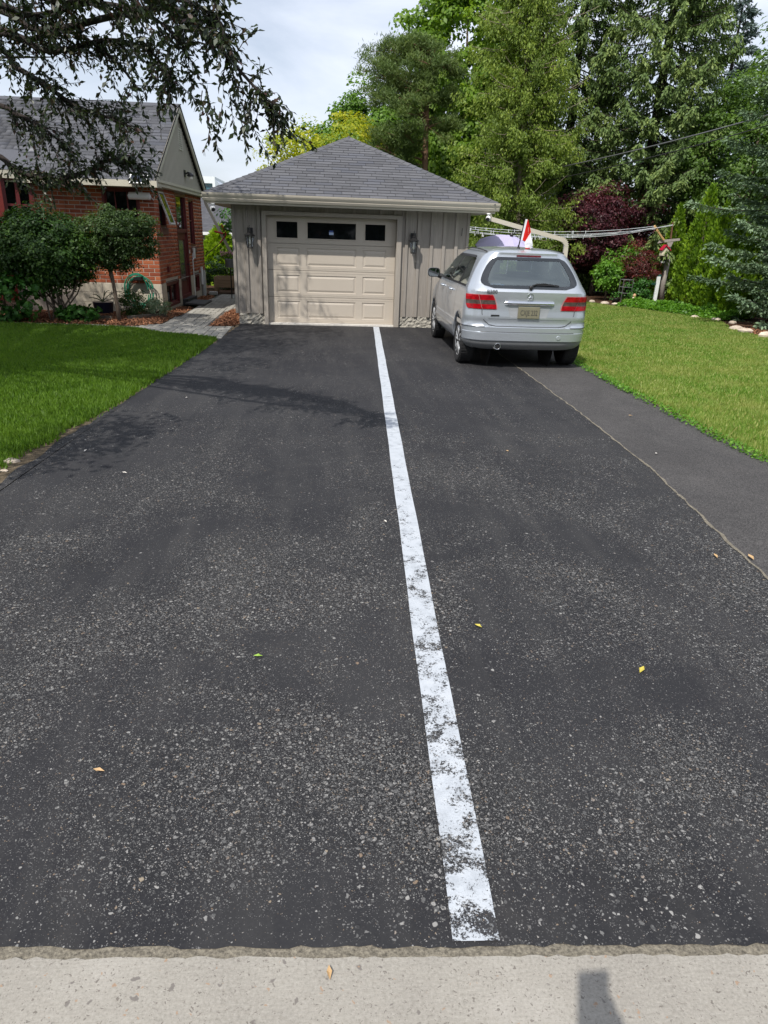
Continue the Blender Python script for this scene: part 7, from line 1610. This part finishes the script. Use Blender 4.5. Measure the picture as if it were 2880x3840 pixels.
# edging stones
M_ROCK = mat('pale stone', (0.52, 0.44, 0.35), 0.9, var=0.25, scale=12, bump=0.6, bscale=25, rndamt=0.15)
def rock(x, y, s, seed, label, group=None, z=0.0):
    r = np.random.default_rng(seed); mb = MB(); G_ = []
    V = []; 
    for i in range(6):
        ph = PI*i/5; row = []
        for j in range(9):
            a = 2*PI*j/8; k = 1+0.18*math.sin(3*a+seed)+0.15*math.sin(2*ph+seed*2); row.append((x+s*k*math.sin(ph)*math.cos(a), y+s*0.7*k*math.sin(ph)*math.sin(a), z+s*0.42*(k*math.cos(ph)+0.55)))
        G_.append(row)
    return tag(mb.grid(G_).build('stone', M_ROCK, None), label, 'stone', group)
for k, (x, y, s, l) in enumerate([(8.12, 20.75, 0.10, 'flat pale edging stone farthest left behind the car'), (8.35, 20.35, 0.12, 'second pale edging stone from the car'), (8.52, 19.98, 0.11, 'pale edging stone in front of the black pot'), (8.72, 19.62, 0.10, 'pale edging stone where the ground cover begins'),
        (9.42, 17.1, 0.10, 'edging stone at the end of the ground cover'), (9.62, 16.45, 0.12, 'edging stone in the spruce shade'), (9.72, 15.9, 0.10, 'small edging stone under the spruce'), (9.12, 14.75, 0.15, 'long flat edging stone beside the dark red mulch'), (9.02, 14.25, 0.16, 'flat pinkish edging stone by the mulch'), (9.05, 13.55, 0.17, 'chunky cream stone nearest the camera at the right bed'), (9.06, 13.2, 0.08, 'small white stone at the right frame edge')]): rock(x, y, s, k+1, l, 'edging stones of the side bed')
rock(-2.37, 5.28, 0.055, 21, 'pale rock lying at the edge of the left lawn'); rock(-2.33, 5.05, 0.03, 22, 'small reddish brown stone beside the pale rock')
# iris leaves by the spruce
ip_ = empty('iris_plant', (9.55, 13.9, 0), 'grey-green spiky plant at the right edge under the spruce', 'plant'); G2 = MB(); rq2 = random.Random(5)
for k in range(26):
    a = rq2.uniform(0, 2*PI); L = rq2.uniform(0.25, 0.45); tl = rq2.uniform(0.3, 0.9); d = Vector((math.cos(a)*tl, math.sin(a)*tl, 1)).normalized(); s = Vector((-math.sin(a), math.cos(a), 0))*0.012; p = Vector((9.55+rq2.uniform(-0.1, 0.1), 13.9+rq2.uniform(-0.1, 0.1), 0)); m_ = p+d*L*0.6; e = p+d*L+Vector((d.x, d.y, -0.25))*L*0.25
    G2.add([tuple(p-s), tuple(p+s), tuple(m_+s), tuple(m_-s), tuple(e)], [(0, 1, 2, 3), (3, 2, 4)])
G2.build('leaves', mat('grey green blade', (0.09, 0.14, 0.08), 0.5, var=0.2, bump=0), ip_)
# clothesline with clips
cl = empty('clothesline', (3.4, 17.0, 0), 'white clothesline strands with clips stretched from the garage to the post', 'clothesline')
M_LINEW = mat('white line', (0.62, 0.64, 0.66), 0.5, bump=0); rc = random.Random(9)
def sagpt(a, c, t, sag): p = Vector(a).lerp(Vector(c), t); p.z -= sag*4*t*(1-t); return p
STR = [((2.86, 17.0, 1.96), (10.0, 21.47, 2.17), 0.16), ((2.86, 17.3, 1.94), (10.02, 21.47, 2.13), 0.20), ((2.86, 17.1, 1.90), (10.06, 21.48, 2.10), 0.24), ((2.86, 17.5, 1.86), (10.72, 21.8, 2.24), 0.26), ((2.86, 17.6, 1.84), (10.73, 21.8, 2.22), 0.22)]
for a, c, s in STR: MB().tube([tuple(sagpt(a, c, k/14, s)) for k in range(15)], 0.0075, 5).build('strand', M_LINEW, cl)
for k in range(110):
    a, c, s = rc.choice(STR); t = rc.choice((rc.uniform(0.1, 0.5), rc.uniform(0.28, 0.62))); p = sagpt(a, c, t, s); h = rc.uniform(0.03, 0.07)
    MB().box(p.x-0.007, p.x+0.007, p.y-0.01, p.y+0.01, p.z-h, p.z+0.02).build('clip', M_LINEW if rc.random() < 0.6 else M_BLACK, cl)
# service cables
M_CAB = mat('black cable', (0.02, 0.02, 0.021), 0.5, bump=0); M_CABG = mat('grey cable', (0.16, 0.16, 0.165), 0.4, 0.5, bump=0)
for (a, c, s, rad, m_, l) in [((12.2, 12.0, 5.3), (4.6, 26.5, 3.35), 0.35, 0.017, M_CABG, 'thicker grey overhead cable across the spruces'), ((12.2, 12.0, 5.22), (4.6, 26.5, 3.05), 0.42, 0.013, M_CAB, 'thinner black overhead cable sagging below the grey one')]:
    tag(MB().tube([tuple(sagpt(a, c, k/20, s)) for k in range(21)], rad, 5).build('overhead_cable', m_), l, 'cable', 'overhead cables')
tag(MB().tube([tuple(sagpt((-12, 55, 5.6), (3, 40, 2.0), k/12, 0.3)) for k in range(13)], 0.02, 5).build('overhead_cable', M_CAB), 'far thin cable in front of the office tower', 'cable', 'overhead cables')
# lavender umbrella behind the car
um = empty('garden_umbrella', (3.78, 14.62, 0), 'lavender garden umbrella standing behind the car roof', 'umbrella')
M_LAV = leafmat('lavender cloth', [(0, (0.52, 0.48, 0.70)), (1, (0.60, 0.56, 0.76))], 0.25, 0.8, 0.1, tcol=(1, 1, 1))
U0 = Vector((3.78, 14.5, 1.50)); Mu = Matrix.Translation(U0) @ Matrix.Rotation(math.radians(16), 4, 'X') @ Matrix.Rotation(math.radians(6), 4, 'Y')
for k in range(8):
    a0, a1 = 2*PI*k/8, 2*PI*(k+1)/8; G_ = []
    for i in range(7):
        t = i/6; rad = 0.68*t; z = 0.26*(1-t**1.7); G_.append([tuple(Mu @ Vector((math.cos(lerp(a0, a1, q/6))*rad*(1-0.05*math.sin(PI*q/6)*t), math.sin(lerp(a0, a1, q/6))*rad*(1-0.05*math.sin(PI*q/6)*t), z-0.03*math.sin(PI*q/6)*t))) for q in range(7)])
    MB().grid(G_).build('panel', M_LAV, um, True)
MB().tube([(3.78, 14.62, 0), tuple(Mu @ Vector((0, 0, 0.26)))], 0.018, 8).build('pole', mat('pole metal', (0.3, 0.3, 0.3), 0.4, 0.6, bump=0), um); MB().lathe([(0.02, 0.25), (0.035, 0.27), (0.035, 0.30), (0.012, 0.33)], (0, 0, 0), 10, M=Mu).build('finial', M_BLACK, um); MB().lathe([(0.22, 0), (0.22, 0.05), (0.04, 0.08), (0.03, 0.3)], (3.78, 14.62, 0), 16).build('base', M_BLACK, um)
# fallen leaves and petals
M_FL = [mat('yellow leaf', (0.50, 0.42, 0.07), 0.6, bump=0), mat('green leaf', (0.22, 0.36, 0.04), 0.6, bump=0), mat('tan leaf', (0.45, 0.30, 0.15), 0.7, bump=0), mat('pale petal', (0.70, 0.66, 0.60), 0.6, bump=0)]
for k, (x, y, s, mi, l) in enumerate([(0.75, 2.77, 0.05, 0, 'yellow leaf on the asphalt right of the white line'), (1.39, 2.39, 0.055, 0, 'curled yellow-green leaf on the asphalt far right of the line'), (-0.27, 2.56, 0.045, 1, 'green leaf on the asphalt left of the line'), (2.56, 3.48, 0.07, 2, 'tan leaf lying on the asphalt seam'), (2.35, 3.5, 0.05, 2, 'small tan leaf left of the seam'), (-1.43, 7.5, 0.04, 3, 'pale petal on the left half of the drive'), (1.62, 5.6, 0.05, 2, 'brown leaf on the right half of the drive'), (0.42, 4.05, 0.03, 3, 'white fleck left of the line'), (-1.9, 5.55, 0.045, 3, 'pale petal at the lawn edge of the drive'), (-1.45, 5.0, 0.04, 3, 'pale petal on the shaded asphalt'), (2.95, 5.55, 0.04, 3, 'pale petal on the newer asphalt strip'), (3.3, 6.9, 0.05, 2, 'tan twig-like leaf on the newer asphalt strip'), (-0.75, 1.9, 0.04, 2, 'orange-brown leaf near the sidewalk'), (0.02, 1.16, 0.035, 2, 'dry brown leaf in the sidewalk joint')]):
    rx = random.Random(k); a = rx.uniform(0, 6.28); d = Vector((math.cos(a), math.sin(a), 0)); q = Vector((-d.y, d.x, 0)); p = Vector((x, y, 0.0125))
    o = MB().add([tuple(p-d*s/2), tuple(p+q*s*0.22+Vector((0, 0, 0.008))), tuple(p+d*s*0.12+q*s*0.18+Vector((0, 0, 0.004))), tuple(p+d*s/2+Vector((0, 0, 0.006))), tuple(p-q*s*0.2+Vector((0, 0, 0.007))), tuple(p+Vector((0, 0, 0.001)))], [(0, 5, 1), (1, 5, 2), (2, 5, 3), (3, 5, 4), (4, 5, 0)]).build('fallen_leaf', M_FL[mi]); tag(o, l, 'leaf', 'leaves and petals on the driveway')
# ------------------------------------------------------------------ photographer (stands behind the camera; only the shadow falls into view)
def photographer():
    t = empty('person', (0.02, -0.42, 0.008), 'person in dark clothes holding a phone up, seen only as a shadow on the sidewalk', 'person')
    J = {'pel': (0, -0.42, 0.98), 'wai': (0, -0.42, 1.10), 'che': (0, -0.43, 1.34), 'nec': (0, -0.43, 1.50), 'nek': (0, -0.41, 1.57), 'hea': (0, -0.38, 1.66), 'top': (0, -0.39, 1.77),
         'shl': (-0.18, -0.42, 1.45), 'shr': (0.18, -0.42, 1.45), 'ell': (-0.24, -0.44, 1.17), 'elr': (0.21, -0.22, 1.28), 'wrl': (-0.25, -0.38, 0.93), 'wrr': (0.085, -0.07, 1.54),
         'hil': (-0.10, -0.42, 0.93), 'hir': (0.10, -0.42, 0.93), 'knl': (-0.11, -0.40, 0.50), 'knr': (0.11, -0.40, 0.50), 'anl': (-0.12, -0.44, 0.09), 'anr': (0.12, -0.44, 0.09), 'tol': (-0.13, -0.28, 0.045), 'tor': (0.13, -0.28, 0.045)}
    E = [('pel', 'wai'), ('wai', 'che'), ('che', 'nec'), ('nec', 'nek'), ('nek', 'hea'), ('hea', 'top'), ('che', 'shl'), ('che', 'shr'), ('shl', 'ell'), ('shr', 'elr'), ('ell', 'wrl'), ('elr', 'wrr'), ('pel', 'hil'), ('pel', 'hir'), ('hil', 'knl'), ('hir', 'knr'), ('knl', 'anl'), ('knr', 'anr'), ('anl', 'tol'), ('anr', 'tor')]
    Rr = {'pel': (0.15, 0.11), 'wai': (0.14, 0.10), 'che': (0.16, 0.11), 'nec': (0.09, 0.08), 'nek': (0.055, 0.055), 'hea': (0.08, 0.095), 'top': (0.06, 0.07), 'shl': (0.065, 0.065), 'shr': (0.065, 0.065), 'ell': (0.048, 0.048), 'elr': (0.048, 0.048), 'wrl': (0.03, 0.03), 'wrr': (0.03, 0.03), 'hil': (0.09, 0.09), 'hir': (0.09, 0.09), 'knl': (0.06, 0.06), 'knr': (0.06, 0.06), 'anl': (0.042, 0.042), 'anr': (0.042, 0.042), 'tol': (0.04, 0.03), 'tor': (0.04, 0.03)}
    def skin(name, J, E, Rr, root, m, parent, sub=2):
        ks = list(J); me = bpy.data.meshes.new(name); me.from_pydata([J[k] for k in ks], [(ks.index(a), ks.index(b)) for a, b in E], []); o = bpy.data.objects.new(name, me); COL.objects.link(o)
        o.modifiers.new('skin', 'SKIN'); bpy.context.view_layer.objects.active = o
        sv = me.skin_vertices[0].data if me.skin_vertices else None
        if sv is None:
            bpy.context.view_layer.update()
            try:
                with bpy.context.temp_override(object=o, active_object=o): bpy.ops.mesh.customdata_skin_add()
            except Exception: pass
            sv = me.skin_vertices[0].data
        for i, k in enumerate(ks): sv[i].radius = Rr[k]; sv[i].use_root = (k == root)
        s = o.modifiers.new('sub', 'SUBSURF'); s.levels = sub; s.render_levels = sub
        bpy.context.view_layer.update(); dg = bpy.context.evaluated_depsgraph_get(); m2 = bpy.data.meshes.new_from_object(o.evaluated_get(dg)); bpy.data.objects.remove(o)
        m2.polygons.foreach_set('use_smooth', [True]*len(m2.polygons)); m2.materials.clear()
        return meshobj(name, m2, m, parent)
    M_CLO = mat('dark clothing', (0.035, 0.037, 0.045), 0.9, var=0.2, bump=0.2); M_SKIN = mat('skin', (0.42, 0.26, 0.19), 0.5, var=0.06, bump=0.05)
    skin('body', J, E, Rr, 'pel', M_CLO, t)
    for sg, wr in ((-1, J['wrl']), (1, J['wrr'])):
        H = {'w': wr, 'p': (sg*0.062, -0.045, 1.615)}; EE = [('w', 'p')]; RR = {'w': (0.027, 0.027), 'p': (0.03, 0.022)}
        for k in range(4):
            z = 1.655-0.024*k; H['a%d' % k] = (sg*0.058, -0.02, z); H['b%d' % k] = (sg*0.048, 0.012, z+0.004); H['c%d' % k] = (sg*(0.026+0.003*k), 0.018, z+0.002); EE += [('p', 'a%d' % k), ('a%d' % k, 'b%d' % k), ('b%d' % k, 'c%d' % k)]
            for q in 'abc': RR[q+str(k)] = (0.0088, 0.0088)
        H['t1'] = (sg*0.055, -0.05, 1.64); H['t2'] = (sg*0.03, -0.038, 1.662); EE += [('p', 't1'), ('t1', 't2')]; RR['t1'] = (0.011, 0.011); RR['t2'] = (0.009, 0.009)
        if sg < 0:
            M_h = Matrix.Translation(wr) @ Matrix.Rotation(math.radians(165), 4, 'X') @ Matrix.Translation((0.07, 0.06, -1.57)); H = {k: (wr if k == 'w' else tuple(M_h @ Vector(p))) for k, p in H.items()}
        skin('hand', H, EE, RR, 'w', M_SKIN, t)
    skin('face', {'a': (0, -0.375, 1.60), 'b': (0, -0.365, 1.66), 'c': (0, -0.365, 1.72), 'n': (0, -0.268, 1.655), 'm': (0, -0.28, 1.675)}, [('a', 'b'), ('b', 'c'), ('b', 'm'), ('m', 'n')], {'a': (0.06, 0.075), 'b': (0.078, 0.09), 'c': (0.075, 0.085), 'n': (0.013, 0.013), 'm': (0.01, 0.01)}, 'b', M_SKIN, t)
    skin('hair', {'a': (0, -0.43, 1.66), 'b': (0, -0.415, 1.73), 'c': (0, -0.39, 1.765)}, [('a', 'b'), ('b', 'c')], {'a': (0.07, 0.07), 'b': (0.085, 0.085), 'c': (0.075, 0.08)}, 'b', mat('dark hair', (0.03, 0.02, 0.015), 0.6), t)
    for sg in (-1, 1):
        MB().lathe([(0.002, 0.012), (0.012, 0.004), (0.012, -0.004), (0.002, -0.012)], (sg*0.03, -0.285, 1.69), 10, axis='y').build('eye', M_WHITE, t, True); MB().lathe([(0.004, 0.025), (0.016, 0.02), (0.018, 0), (0.014, -0.025), (0.004, -0.032)], (sg*0.083, -0.37, 1.67), 8).build('ear', M_SKIN, t, True)
    MB().box(-0.022, 0.022, -0.289, -0.283, 1.615, 1.622).build('mouth', mat('lips', (0.35, 0.12, 0.1), 0.5, bump=0), t)
    ph = empty('phone', (0, -0.02, 1.6), 'phone held upright by the photographer', 'phone')
    Mp = Matrix.Translation((0, -0.008, CAM_H)) @ Matrix.Rotation(-PITCH, 4, 'X')
    MB().box(-0.039, 0.039, -0.010, -0.002, -0.135, 0.025, Mp).build('case', M_BLACK, ph); MB().box(-0.036, 0.036, -0.0115, -0.0102, -0.13, 0.02, Mp).build('screen', M_GLASS, ph)
photographer()
